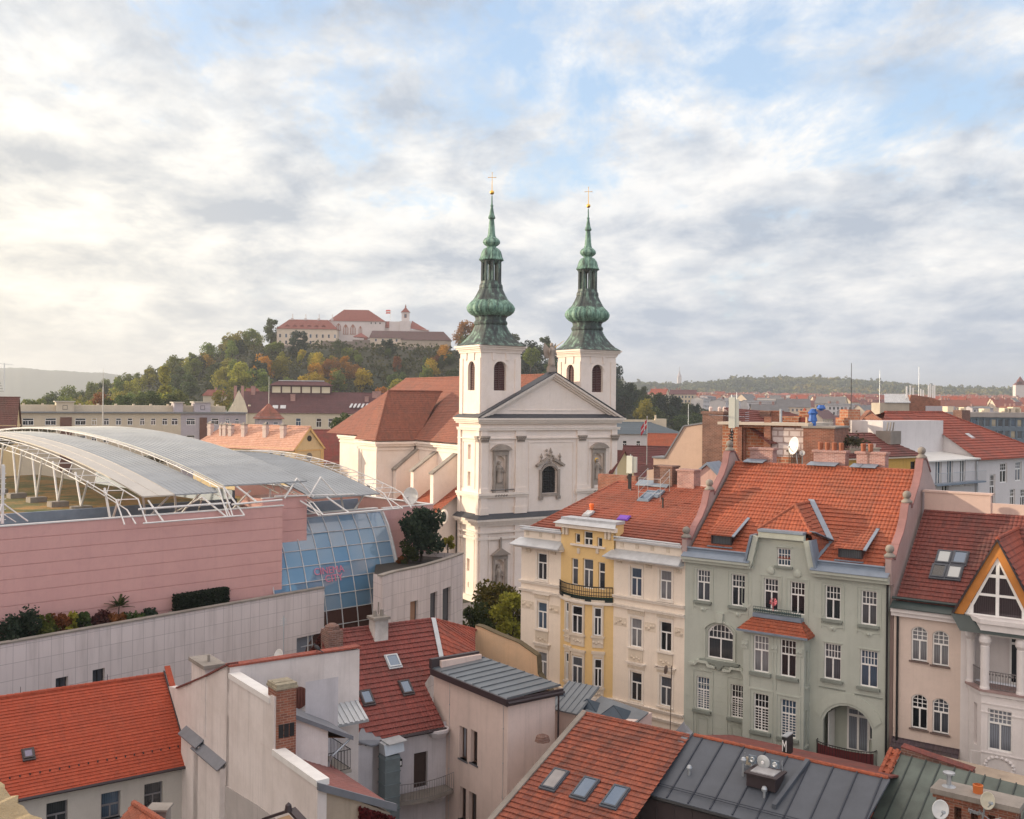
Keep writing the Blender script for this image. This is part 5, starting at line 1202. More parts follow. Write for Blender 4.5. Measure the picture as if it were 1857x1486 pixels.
 for z in (.6,1.2,1.7): q.tube(p + V((0,0,z)),p + V((2.0,0,z)),.015); q.tube(p + V((2,0,z)),p + V((2,1.3,z + .7)),.015); q.tube(p + V((0,0,z)),p + V((0,1.3,z + .7)),.015)
 q.build('roof_ladder_rail',GALV,ro)
 for k in range(5): pass
 for px,py,w_,h_,mt in ((1209,905,1.7,2.3,BRICKD),(1250,906,1.5,2.1,BRICKP)):
  x,yz = f.hit(px,py,RYv + .3)[0],0; c = MB(); c.box(x - w_ / 2,x + w_ / 2,RYv - .3,RYv + .7,RZ - 1.4,RZ + h_ - .9); c.box(x - w_ / 2 - .08,x + w_ / 2 + .08,RYv - .4,RYv + .8,RZ + h_ - .9,RZ + h_ - .76); c.build('chimney',mt,ro)
 q = MB(); q.box(hipx - 3.6,hipx + .3,RYv + 2.0,RYv + 2.5,RZ - 2.5,RZ + .35); q.build('parapet',BRICK,ro)
 x = f.hit(1190,884,RYv)[0]; q = MB(); q.slab([(x - 1.6,RYv - .6,RZ - .15),(x + 1.4,RYv - .6,RZ - .15),(x + 1.4,RYv,RZ + .25),(x - 1.6,RYv,RZ + .25)],(0,0,.05)); q.build('flashing',BLUEZ,ro)
 vp = MB(); p = onr(1202,922,0); vp.tube(p,p + V((0,0,.7)),.07); vp.tube(p + V((0,0,.7)),p + V((.1,-.25,.75)),.09); vp.build('vent_pipe',IRON,ro)
 return onr,RZ,RYv
T_ROW = roof_tile('brown_red_roof_tile',(0.32,0.085,0.048),(0.22,0.06,0.038),0.24,0.36,1.0,(0.10,0.05,0.04),0.45)
c_onr,c_RZ,c_RY = build_cream()
p = c_onr(1073,928,.0); q = MB(); q.lathe([(.14,0),(.16,.25),(.12,.3),(.17,.33),(.19,.55),(.15,.62)],10,p); solo(q,'roof_vent',simple('orange_plastic',(.85,.16,.03),.4,0,.05),'bright orange vent cap on the cream house roof','vent',Cf.M)
p = c_onr(1132,942,.1); q = MB(); q.box(-.5,.5,-.3,.3,0,.05); q.box(-.42,.42,-.24,.24,.05,.09)
solo(q,'roof_hatch_cover',simple('violet_sheet',(.16,.05,.42),.5,0,.15),'small violet sheet lying on the tiled roof above the yellow bay','sheet',Cf.M @ Matrix.Translation(p) @ Matrix.Rotation(R(32),4,'X'))
def cell_mast(name,label,P,h,ang=0):
 t = thing(name,label,'antenna mast',Matrix.Translation(P) @ Matrix.Rotation(R(ang),4,'Z'))
 q = MB(); q.tube((0,0,0),(0,0,h),.045); q.build('mast',GALV,t)
 q = MB(); q.box(-.24,.24,-.25,-.09,h * .48,h * .96); q.build('panel_antenna',simple('pale_antenna_plastic',(.62,.64,.55),.5,0,.05),t)
 q = MB(); q.box(.16,.5,-.05,.2,h * .5,h * .93); q.build('panel_antenna',simple('pale_antenna_plastic',(.62,.64,.55),.5,0,.05),t)
 q = MB(); rr = random.Random(3)
 for k in range(9): z = h * (.05 + .4 * k / 9); q.path([(0.05,0,z),(.25 * rr.uniform(-1,1),-.15,z + .2),(.02,0,z + .45)],.03,4); q.box(-.12,.12,-.2,-.05,z,z + .13)
 q.build('cable',IRON,t)
 return t
P = Cf.w(*c_onr(1143,890,0)); cell_mast('mobile_phone_mast','pale twin panel phone mast rising from the cream house roof',P,2.9,-30)
# ------------------------------------------------------------------ beige and white house on the right
Bf = Fr(Gf.w(13.95,0.05,0),-36.5)
beige = thing('apartment_house','beige and white house with dark red roof and orange timbered gable window','house',Bf.M)
def build_beige():
 f = Bf; EZ = f.hit(1660,1111)[1]; WX = 11.5; xo = f.hit(1742,1200,0)[0]; hs = []
 for px,pys in ((1667,(1168,1291)),(1705.5,(1176,1299))):
  for py in pys: x,z = f.hit(px,py); hs.append((x - .47,x + .47,z - 1.03,z + 1.03,.26))
 m = MB(); wall(m,0,xo,0,EZ,hs,0,.2); m.quad((0,0,0),(0,13,0),(0,13,EZ),(0,0,EZ)); m.quad((WX,0,0),(WX,13,0),(WX,13,EZ),(WX,0,EZ)); m.build('wall',P_BEIGE,beige)
 for h in hs: window(beige,*h[:4],y=.12,top=(3,3),split=.60,rise=.26,gm=GLASS if h[3] < 15 else GLASSB,sill=simple('worn_brown_sill',(.16,.115,.10),.85,0,.3,5))
 c = MB(); c.box(-.1,xo + .6,-.4,-.001,EZ - .05,EZ + .2); c.box(-.1,xo + .6,-.25,-.002,EZ - .3,EZ - .05)
 zs = f.hit(1660,1348)[1]; c.box(-.1,xo,-.55,-.002,zs - .95,zs - .75); c.box(-.1,xo,-.35,-.003,zs - 1.25,zs - .95); c.build('cornice',P_WHITE,beige)
 g = MB(); g.slab([(-.1,-.55,EZ + .2),(WX,-.55,EZ + .2),(WX,.1,EZ + .55),(-.1,.1,EZ + .55)],(0,0,.05)); g.tube((-.1,-.05,EZ + .75),(WX,-.05,EZ + .75),.09); g.build('gutter',simple('dark_green_gutter',(.035,.055,.055),.5),beige)
 q = MB(); tiles(q,[(-.05,-.6,zs - .75),(xo,-.6,zs - .75),(xo,0,zs + .15),(-.05,0,zs + .15)],.3,.04); q.build('skirt_roof',roof_tile('dark_slate_tile',(.07,.045,.055),(.05,.035,.045),.22,.3),beige)
 # projecting white oriel with open loggia
 pr = 1.5; xa = xo + .55; xb = WX; zf = f.hit(1800,1252,-pr)[1]; zl1 = f.hit(1800,1150,-pr)[1]; oh = []
 x,z = f.hit(1813,1326,-pr); oh.append((x - .62,x + .62,z - 1.15,z + 1.15,0)); zsec = z + 1.6
 o = MB(); wall(o,xa + .9,xb,0,zf - .3,oh,-pr,.25)
 o.quad((xo,0,0),(xa,0,0),(xa,0,EZ),(xo,0,EZ));
 sp = [(xa,-.35),(xa + .9,-pr)]; ang = math.atan2(sp[1][1] - sp[0][1],sp[1][0] - sp[0][0]); L_ = math.hypot(.9,pr - .35); fm = Matrix.Translation((xa,-.35,0)) @ Matrix.Rotation(ang,4,'Z')
 c2 = MB(); wall(c2,0,L_,0,zf - .3,[(.62,1.0,z - 1.15,z + 1.2)],0,.2); o.add([fm @ V(p) for p in c2.v],c2.f); o.add([fm @ V(p) for p in ((.62,.19,z - 1.15),(1.0,.19,z - 1.15),(1.0,.19,z + 1.2),(.62,.19,z + 1.2))],[(0,1,2,3)])
 o.quad((xa,0,0),(xa,-.35,0),(xa,-.35,zf - .3),(xa,0,zf - .3))
 o.xy([(xa - .1,0),(xa - .1,-.45),(xa + .85,-pr - .12),(xb,-pr - .12),(xb,0)],zf - .3,zf - .12)
 o.xy([(xa - .1,0),(xa - .1,-.45),(xa + .85,-pr - .12),(xb,-pr - .12),(xb,0)],zl1 - .1,zl1 + .55); o.xy([(xa - .2,0),(xa - .2,-.5),(xa + .83,-pr - .25),(xb,-pr - .25),(xb,0)],zl1 + .55,zl1 + .8)
 o.box(xa,xb,.9,1.0,zf - .1,zl1)
 for (x_,y_) in ((xa + .05,-.25),(xa + 1.05,-pr + .1),(f.hit(1852,1250,-pr + .1)[0],-pr + .1)):
  o.lathe([(.28,zf - .12),(.27,zf + .1),(.24,zf + .15),(.25,zl1 - .75),(.22,zl1 - .7),(.33,zl1 - .5),(.33,zl1 - .3),(.26,zl1 - .1)],14,(x_,y_,0))
 o.build('oriel',P_WHITE,beige)
 tr_ = MB(); tr_.xy([(xa - .2,0),(xa - .2,-.5),(xa + .85,-pr - .22),(xb,-pr - .22),(xb,0)],zf - .12,zf); tr_.build('balcony_ledge',simple('dusty_pink_ledge',(.33,.23,.22),.7),beige)
 rl = MB()
 def panel(x0,x1,z0,z1): rl.box(x0,x1,-pr - .03,-pr - .001,z0,z0 + .04); rl.box(x0,x1,-pr - .03,-pr - .001,z1 - .04,z1); rl.box(x0,x0 + .04,-pr - .03,-pr - .001,z0 + .04,z1 - .04); rl.box(x1 - .04,x1,-pr - .03,-pr - .001,z0 + .04,z1 - .04)
 panel(xa + 1.4,xb - .6,zsec + .15,zsec + .55); k = xa + 1.6
 while k < xb - .8: rl.lathe([(.13,0),(.05,.05)],7,(k,-pr,zsec + .35 + .05 * math.sin(k * 12)),(0,-1,0)); k += .2
 zq = z - 1.9; xc = oh[0][0] + .62
 panel(xc - 1.5,xc + 1.5,zq - .75,zq + .55)
 for i in range(18): a = i * math.pi / 9; rl.ball((xc + .72 * math.cos(a),-pr - .01,zq - .1 + .5 * math.sin(a)),.11,6)
 for z_ in (zf - 1.3,z - 1.35,zsec - .2): rl.box(xa + .9,xb,-pr - .05,-pr - .002,z_,z_ + .05)
 rl.build('relief',P_WHITE,beige)
 window(beige,*oh[0][:4],y=-pr + .14,top=(5,3),split=.66,sill=simple('worn_brown_sill',(.16,.115,.10),.85,0,.3,5))
 window(beige,xa + 1.9,xa + 4.2,zf - .05,zl1 - .35,.80,(3,1),.82,True,WHITE,GLASS,.11)
 q = MB(); railing(q,[(xa + 1.2,-pr + .08,zf),(xb,-pr + .08,zf)],1.0,.13,.014,.03); railing(q,[(xa + .1,-.25,zf),(xa + 1.0,-pr + .1,zf)],1.0,.13,.014,.03)
 k = xa + 1.3
 while k < xb - .2: q.lathe([(.07,0),(.03,.02)],6,(k,-pr + .07,zf + .86),(0,-1,0)); k += .17
 q.build('railing',simple('grey_iron',(.16,.15,.15),.5),beige)
 # roofs
 r = MB(); e0 = EZ + .6; sk = .80; RYv = 6.3; RZ = e0 + sk * RYv
 on = lambda x,z_: V((x,(z_ - e0) / sk,z_))
 A,B,C_,D = V((.1,0,e0)),V((WX,0,e0)),V((WX,RYv,RZ)),V((.1,RYv,RZ)); tiles(r,[A,B,C_,D],.34,.05)
 ro = r.build('roof',T_DK,beige)
 nrm = (B - A).cross(D - A).normalized()
 def onr(px,py,lift=.03): o_,d_ = f._r(px,py); k_ = (A - o_).dot(nrm) / d_.dot(nrm); return o_ + d_ * k_ + nrm * lift
 for px,py,gm in ((1712.5,1012.5,ZINCG),(1741.5,1014,SKYG),(1702.5,1038,GLASS),(1731,1040.5,ZINCG)): skylight(ro,onr(px,py),nrm,(1,0,0),.82,1.05,gm,DARKM)
 q = MB(); q.box(.1,4.1,RYv - .1,RYv + .4,RZ - .6,RZ + 1.1); q.box(0,4.2,RYv - .18,RYv + .5,RZ + 1.1,RZ + 1.22); q.box(4.1,6.9,RYv - .05,RYv + .3,RZ - .6,RZ + .62); q.box(6.9,7.7,RYv - .3,RYv + .5,RZ - .6,RZ + 1.25); q.box(6.8,7.8,RYv - .4,RYv + .6,RZ + 1.25,RZ + 1.4); q.box(7.7,WX,RYv - .05,RYv + .3,RZ - .6,RZ + .6)
 q.build('parapet',P_PINKB,ro)
 # big triangular timbered gable
 yg = -.75; bx0,bz = f.hit(1728,1112,yg); axx,azz = f.hit(1809,981,yg); bx1 = axx + (axx - bx0)
 wd = MB(); wl = .62
 k = (azz - bz) / (axx - bx0)
 for s in (-1,1):
  e = axx + s * (axx - bx0); wd.xz([(e,bz),(axx,azz),(axx,azz - wl * 1.5),(e - s * wl * .95,bz)],yg,yg + .5)
 go = wd.build('gable_boards',WOOD,beige)
 q = MB()
 for s in (-1,1): e = axx + s * (axx - bx0 + .12); q.xz([(e,bz - .1),(axx,azz + .12),(axx,azz - .02),(e - s * .14,bz - .1)],yg - .14,yg + .6)
 q.build('gable_edge',BROWNM,go)
 ix0 = bx0 + wl; ix1 = bx1 - wl; iz = azz - wl * 1.5; ww = MB(); t_ = .1; kk = (iz - bz) / (axx - ix0)
 def up(x): return bz + (axx - abs(x - axx) - ix0) * kk
 for s in (-1,1): e = axx + s * (axx - ix0); ww.xz([(e,bz),(axx,iz),(axx,iz - .24),(e - s * .2,bz + .0)],yg + .1,yg + .22)
 ww.box(ix0,ix1,yg + .11,yg + .21,bz,bz + .12)
 for x_ in (axx,axx - 1.35,axx + 1.35): ww.box(x_ - .09,x_ + .09,yg + .105,yg + .215,bz + .1,up(x_) - .05)
 zm = bz + 1.25; zm2 = bz + 2.35
 ww.box(ix0 + (zm - bz) / kk,ix1 - (zm - bz) / kk,yg + .112,yg + .208,zm - .07,zm + .07); ww.box(ix0 + (zm2 - bz) / kk,ix1 - (zm2 - bz) / kk,yg + .108,yg + .212,zm2 - .09,zm2 + .09)
 wo = ww.build('gable_window',WHITE,beige); q = MB(); q.poly([(ix0,yg + .17,bz),(ix1,yg + .17,bz),(axx,yg + .17,iz)]); q.build('pane',glass('dark_gable_glass',(.03,.022,.026),thr=.98),wo)
 r = MB(); ya,yb = yg - .05,(azz - e0) / sk
 for s in (-1,1):
  e = axx + s * (axx - bx0 + .1); zb_ = bz - .1
  tiles(r,[V((e,ya,zb_)),V((axx,ya,azz + .1)),V((axx,yb,azz + .1)),V((e,max(ya + .4,(zb_ - e0) / sk),zb_))],.34,.05)
 caps(r,(axx,ya,azz + .14),(axx,yb,azz + .14),.12,.3); r.build('gable_roof',T_RED,beige)
 q = MB(); q.add([(bx0 - .1,-.9,bz),(WX,-.9,bz),(WX,-pr - .3,bz - .75),(xa - .2,-pr - .3,bz - .75),(xo + .3,-.55,bz - .78)],[(0,1,2,3),(0,3,4)]); q.box(xo,WX,-.9,.3,bz - .06,bz - .01); q.build('sloping_ledge',simple('dark_green_sheet',(.035,.05,.05),.45,.1,.2),beige)
 q = MB(); q.tube((.25,-.1,2),(.25,-.1,EZ - .2),.07); q.build('downpipe',IRON,beige)
P_PINKB = plaster('pinkish_parapet',(0.56,0.42,0.37),0.88,None,0.15)
def _zg(m,nt,N,L,b): b.inputs['Base Color'].default_value = (0.42,0.46,0.47,1); b.inputs['Roughness'].default_value = 0.15
ZINCG = mat('pale_blind_glass',_zg)
build_beige()

# ================================================================== foreground roofs and courtyards
P_OFFW = plaster('dirty_white_plaster',(0.72,0.66,0.635),0.8,(0.56,0.50,0.47),0.5); P_OFFW2 = plaster('shaded_white_plaster',(0.47,0.435,0.42),0.75,None,0.5); P_COURT = plaster('courtyard_white',(0.58,0.55,0.57),0.78,None,0.45)
P_BOX = plaster('pale_pink_render',(0.66,0.53,0.48),0.85,None,0.4); P_GREYW = plaster('warm_grey_render',(0.50,0.47,0.43),0.88,None,0.2); P_TAN = plaster('tan_render',(0.66,0.44,0.27),0.75,(0.50,0.36,0.24),0.35); P_PEEL = plaster('peeling_ochre_plaster',(0.42,0.34,0.26),0.6,(0.27,0.22,0.18),0.5)
GREYM = simple('grey_roof_edge',(0.17,0.18,0.205),0.5,0.1,0.2,2)
def slope_fn(f,A,B,D):
 A,B,D = V(A),V(B),V(D); n = (B - A).cross(D - A).normalized()
 if n.z < 0: n = -n
 def onr(px,py,lift=.03):
  o,d = f._r(px,py); k = (A - o).dot(n) / d.dot(n); return o + d * k + n * lift
 return onr,n
# ---- orange roofed house at the left
Of = Fr((-18.8,59.8),35.4)
orange = thing('tiled_house','white house under a bright orange beavertail tile roof with one tiny skylight','house',Of.M)
def build_orange():
 f = Of; EZ = 11.0; X0 = -17.0
 hs = []
 for px,py,w,h in ((278.5,1442,1.05,1.4),(201,1461,1.05,1.5),(103.5,1479,1.1,1.5)):
  x,z = f.hit(px,py); hs.append((x - w / 2,x + w / 2,z - h / 2,z + h / 2))
 m = MB(); wall(m,X0,0,0,EZ - .25,hs,0,.3); m.quad((X0,0,0),(X0,9.3,0),(X0,9.3,EZ),(X0,0,EZ)); m.quad((0,0,0),(0,9.3,0),(0,9.3,EZ),(0,0,EZ))
 m.add([(0,-.1,EZ - .4),(0,9.4,EZ - .4),(0,4.65,EZ + 3.75),(X0,-.1,EZ - .4),(X0,9.4,EZ - .4),(X0,4.65,EZ + 3.75)],[(0,1,2),(3,5,4)])
 m.box(X0,-.002,-.07,-.001,EZ - .75,EZ - .25); m.build('wall',P_GREYW,orange)
 for h in hs: window(orange,*h,y=.22,m=simple('grey_wood',(.20,.19,.20),.7),gm=GLASS,split=.5,low=(2,1),sill=simple('dark_sill',(.10,.105,.12),.6),silld=.04)
 r = MB(); A,B,C_,D = (X0,-.45,EZ - .37),(.0,-.45,EZ - .37),(.0,4.65,EZ + 3.8),(X0,4.65,EZ + 3.8)
 tiles(r,[A,B,C_,D],.21,.035); tiles(r,[(X0,9.75,EZ - .37),(0,9.75,EZ - .37),C_,D],.21,.035); caps(r,D,C_,.13,.42)
 ro = r.build('roof',T_BEAV,orange)
 q = MB(); q.slab([(0,-.5,EZ - .38),(.34,-.5,EZ - .38),(.34,4.65,EZ + 4.15),(0,4.65,EZ + 4.15)],(0,0,.12)); q.build('verge',T_BEAV,ro)
 q = MB(); q.slab([(-.09,-.5,EZ - .3),(.0,-.5,EZ - .3),(.0,4.6,EZ + 3.95),(-.09,4.6,EZ + 3.95)],(0,0,.06)); q.tube((X0,-.55,EZ - .42),(.1,-.55,EZ - .42),.09); q.tube((-11.5,-.5,EZ - .45),(-11.5,-.42,EZ - 1.3),.06); q.build('gutter',BROWNM,ro)
 onr,n = slope_fn(f,A,B,D)
 skylight(ro,onr(51,1369),n,(1,0,0),.55,.6,simple('violet_grey_glass',(.20,.18,.26),.2),BROWNM)
 q = MB()
 for k in range(34): x = -.4 - k * .5; p = V((x,.55,EZ - .37 + .817 * 1.0)); q.box(x - .03,x + .03,.5,.56,p.z - .02,p.z + .12)
 for k in range(7): x = -1 - k * 2.4; q.tube((x,4.65,EZ + 3.85),(x,4.65,EZ + 4.25),.015)
 q.build('snow_hook',BROWNM,ro)
 # stepped little roofs on the gable side
build_orange()
# ---- white firewall group: frame along the receding wall
Wf = Fr((-18.8,59.8),-54.0)
white = thing('courtyard_house','white plastered house with stepped fire walls, brick chimney and balcony','house',Wf.M)
def build_white():
 f = Wf
 def pp(lst): return [f.hit(a,b) for a,b in lst]
 m = MB()
 top = pp([(322,1249),(347,1239),(372,1228.5),(416,1206)]); x1 = f.hit(416.5,1230)[0]; z17 = f.hit(455,1254)[1]; x2 = f.hit(490,1275)[0]; xk = f.hit(497,1300)[0]; z145 = f.hit(536,1398)[1]; x3 = f.hit(576,1420)[0]
 zk = f.hit(494,1263)[1]
 prof = [(-4.5,0),(-4.5,top[0][1] - .4)] + top + [(x1,z17),(x2,z17),(x2,zk),(xk,zk),(xk,z145),(x3,z145),(x3,0)]
 m.xz(prof,0,.45)
 m.build('wall',P_OFFW,white)
 # lower grey patch painting the wall's bottom shading, 2 mm proud with an irregular upper edge
 q = MB(); lp = pp([(347,1385),(380,1405),(418,1430),(470,1462),(500,1484)]); q.xz([(lp[0][0],0)] + lp + [(x3 - .02,lp[-1][1] - 1.0),(x3 - .02,0)],-.03,-.001); q.build('shade_patch',P_OFFW2,white)
 c = MB(); c.box(x1 - .02,x2,-.08,.55,z17,z17 + .28); c.box(xk - .05,x3 + .05,-.08,.55,z145,z145 + .28); c.build('parapet_capping',WHITE2,white)
 e = MB()
 for a,b in zip(top[:-1],top[1:]): e.xz([a,b,(b[0],b[1] + .1),(a[0],a[1] + .1)],-.12,.5)
 e.build('tile_coping',T_DK,white)
 # pale chimney on the sloping firewall
 ca = f.hit(349,1240)[0]; cb = f.hit(374,1228)[0]; zt = f.hit(360,1205)[1]; q = MB(); q.box(ca,cb,.0 - .06,.9,top[0][1] - 1.5,zt); co = q.build('chimney',P_OFFW,white); q = MB(); q.box(ca - .15,cb + .15,-.2,1.05,zt,zt + .22); q.tube(((ca + cb) / 2 + .4,.4,zt + .2),((ca + cb) / 2 + .4,.4,zt + .6),.08); q.build('chimney_cap',CONC,co)
 # small zinc-capped ledges by the orange roof
 for pts in ([(338,1321),(370,1340)],[(361,1347),(410,1378)]):
  (a,za),(b,zb) = pp(pts); q = MB(); q.slab([(a,-.5,za - .2),(b,-.5,za - .22),(b,.0,za + .15),(a,.0,za + .17)],(0,0,-.06)); q.build('ledge',GREYM,white); q = MB(); q.xz([(a + .05,za - .1),(b - .05,zb_l - .1),(b - .05,zb_l - 2.4),(a + .05,za - 2.4)],-.3,-.001) if False else q.box(a + .05,b - .05,-.32,-.001,0,za - .22); q.build('offset_wall',P_OFFW,white)
 # tall rear firewall
 g = Fr(f.w(x1,0,0),36.0); xr,zr = g.hit(652,1178); w = MB(); w.slab([f.I @ g.w(a,0,b) for a,b in ((.0,0),(xr,0),(xr,zr),(0,zr + .15))],f.R @ V((-.588 * .4 * 0 + math.cos(R(126)) * .4,math.sin(R(126)) * .4,0))); w.build('rear_wall',P_OFFW,white)
 LG = f.I @ g.M
 q = MB(); q.box(-.05,xr + .05,-.1,.5,zr + .1,zr + .2); q.build('tile_coping',T_RED,white,LG)
 ow,oz = g.hit(549,1264); q = MB(); q.lathe([(.62,0),(.62,.06)],20,(ow - .3,-.02,oz),(0,-1,0)); [q.box(ow - .9 + k * .18,ow - .84 + k * .18,-.13,-.08,oz - .5,oz + .5) for k in range(7)]; q.build('round_vent',simple('rust_red_slats',(.17,.06,.045),.8),white,LG)
 # upper volume: monopitch roof, side wall; x along the firewall direction (36 deg), base at x1..x2
 gm = Fr(f.w(x2 - .1,.0,0),36.0); L2 = f.I @ gm.M; z0 = z17 - .1
 xa,za = gm.hit(637,1333,0); xw = gm.hit(595,1330,0)[0]
 k = (za - z0) / xa; ww = MB(); ww.slab([(.46,0,0),(xw,0,0),(xw,0,z0 + k * xw - .12),(.46,0,z0 - .12 + k * .46)],(0,3.4,0)); ww.build('upper_wall',P_OFFW,white,L2)
 rr = MB(); rr.slab([(.3,-.25,z0 + k * .3),(xa,-.25,za),(xa,3.6,za),(.3,3.6,z0 + k * .3)],(0,0,-.22)); rr.build('upper_roof',GREYM,white,L2)
 q = MB(); q.slab([(xw + .02,.15,za + .1),(xa - .25,.15,za - .12),(xa - .25,3.4,za - .12),(xw + .02,3.4,za + .1)],(0,0,-.05)); q.xz([(xw + .03,z0 + k * xw - .24),(xa - .3,za - .2),(xw + .03,za - .9)],3.0,3.1); q.build('timber_soffit',simple('brown_boards',(.13,.055,.022),.8,0,.3,6),white,L2)
 # balcony under the eave
 zb = gm.hit(620,1397,.3)[1]; q = MB(); q.box(xw + .02,xa + .1,.1,2.6,zb - .15,zb); bo = q.build('balcony',CONC,white,L2)
 q = MB(); railing(q,[(xw + .1,.15,zb),(xa + .05,.15,zb),(xa + .05,2.5,zb)],1.05,.16,.013,.022); q.build('railing',IRON,bo)
 q = MB(); q.path([(xa - .1,-.1,za - .15),(xw + .2,-.1,zb + 1.0),(xw + .1,.1,zb + .6),(xw + .1,.1,zb - 3)],.05); q.build('downpipe',GALV,white,L2)
 q = MB(); q.box(xw + .25,xw + .95,2.62,2.7,zb + .05,zb + 2.0); q.build('door',simple('dark_brown_door',(.05,.03,.025),.6),white,L2)
 q = MB(); q.quad((xw,2.75,0),(xa + .6,2.75,0),(xa + .6,2.75,z0),(xw,2.75,z0)); q.build('back_wall',P_COURT,white,L2)
 # brick chimney
 ga = Fr(f.w(xk,.1,0),36.0); bx,bz = ga.hit(536,1240); bzt = ga.hit(515,1240)[1]; LC = f.I @ ga.M; q = MB(); q.box(.0,bx,-.1,1.0,z145 - 1,bzt - .25); ch_ = q.build('chimney',BRICK,white,LC)
 q = MB(); q.box(-.07,bx + .07,-.17,1.07,bzt - .25,bzt - .14); q.box(-.03,bx + .03,-.13,1.03,bzt - .14,bzt)
 for k_ in range(3): q.box(bx * (.2 + .3 * k_) - .16,bx * (.2 + .3 * k_) + .16,.25,.7,bzt,bzt + .03)
 q.build('chimney_cap',simple('lichen_concrete',(.34,.30,.22),.9,0,.4,5),ch_)
 q = MB(); zv = ga.hit(518,1325,-.1)[1]
 for k_ in range(3): q.box(bx * (.22 + .28 * k_) - .12,bx * (.22 + .28 * k_) + .12,-.13,-.101,zv - .33,zv + .33)
 q.build('soot_door',IRON,ch_)
 # lower volume
 gl = Fr(f.w(x3,.0,0),36.2); L1 = f.I @ gl.M; xe,ze = gl.hit(713,1462); z1 = z145 + .1; ln = x3 - xk
 ww = MB(); ww.slab([(.452,.002,0),(xe - .15,.002,0),(xe - .15,.002,ze - .3),(.452,.002,z1 - .32)],(0,.35,0)); ww.slab([(xe - .5,.36,0),(xe - .15,.36,0),(xe - .15,.36,ze - .3),(xe - .5,.36,ze - .2)],(0,ln,0)); ww.build('lower_wall',P_PEEL,white,L1)
 rr = MB(); n_ = MB(); tiles(n_,[(.0,-.02,z1),(xe,-.02,ze),(xe,ln + 1.6,ze),(.0,ln + 1.6,z1)],.3,.03); n_.build('lower_roof',T_SH,white,L1)
 rr.slab([(-.05,-.2,z1 + .12),(xe + .1,-.2,ze + .12),(xe + .1,-.02,ze + .12),(-.05,-.02,z1 + .12)],(0,0,-.34)); rr.build('verge',GREYM,white,L1)
 # corrugated canopy on the rear firewall
 gx0,gz1 = g.hit(572,1288); gx1 = xr - .1; zc_ = g.hit(640,1272)[1]; q = MB(); n = int((gx1 - gx0) / .16)
 for i in range(n):
  x = gx0 + (gx1 - gx0) * i / n; dz = .05 * (i % 2); w_ = (gx1 - gx0) / n
  q.slab([(x,-1.35,zc_ - .75 + dz),(x + w_ + .002,-1.35,zc_ - .75 + dz),(x + w_ + .002,-.01,zc_ + dz),(x,-.01,zc_ + dz)],(0,0,-.04))
 q.box(gx0 - .03,gx1 + .03,-1.37,-1.3,zc_ - .88,zc_ - .76); q.build('canopy',GALV,white,LG)
 return LG,xr,zr,g,gl,xe,ze,z1
T_SH = roof_tile('faded_red_shingle',(0.27,0.10,0.085),(0.22,0.085,0.075),.3,.3,.4,(.12,.07,.065),.5)
LG,w_xr,w_zr,w_g,w_gl,w_xe,w_ze,w_z1 = build_white()
# creeper on the low wall
def leaf_cloud(mb,pts,size,rr,flat=None):
 for p in pts:
  a = V((rr.gauss(0,1),rr.gauss(0,1),rr.gauss(0,1))).normalized(); b = a.orthogonal().normalized(); t = rr.uniform(0,6.28); u = b * math.cos(t) + a.cross(b) * math.sin(t); w = a.cross(u); s = size * rr.uniform(.6,1.3)
  p = V(p); mb.add([p - u * s * .5 - w * s * .3,p + u * s * .5 - w * s * .3,p + u * s * .35 + w * s * .4,p - u * s * .35 + w * s * .4],[(0,1,2,3)])
L_CRIM = leaf('crimson_creeper_leaf',(0.075,0.010,0.016),(0.15,0.02,0.03))
rr = random.Random(5); pts = []
for _ in range(1500):
 x = rr.uniform(.45,1.0) ** .8 * w_xe; f_ = x / w_xe; z = w_ze + (w_z1 - w_ze) * (1 - f_) - .4 - rr.random() ** 1.5 * 4.5 * f_ ** 1.5 - .1
 if math.sin(x * 5) + math.sin(z * 4 + x) > 1.0 and f_ < .85: continue
 pts.append((x,-.05 - .22 * rr.random(),z))
mb = MB(); leaf_cloud(mb,pts,.19,rr); solo(mb,'creeper',L_CRIM,'crimson creeper climbing the peeling ochre wall','creeper',w_gl.M)
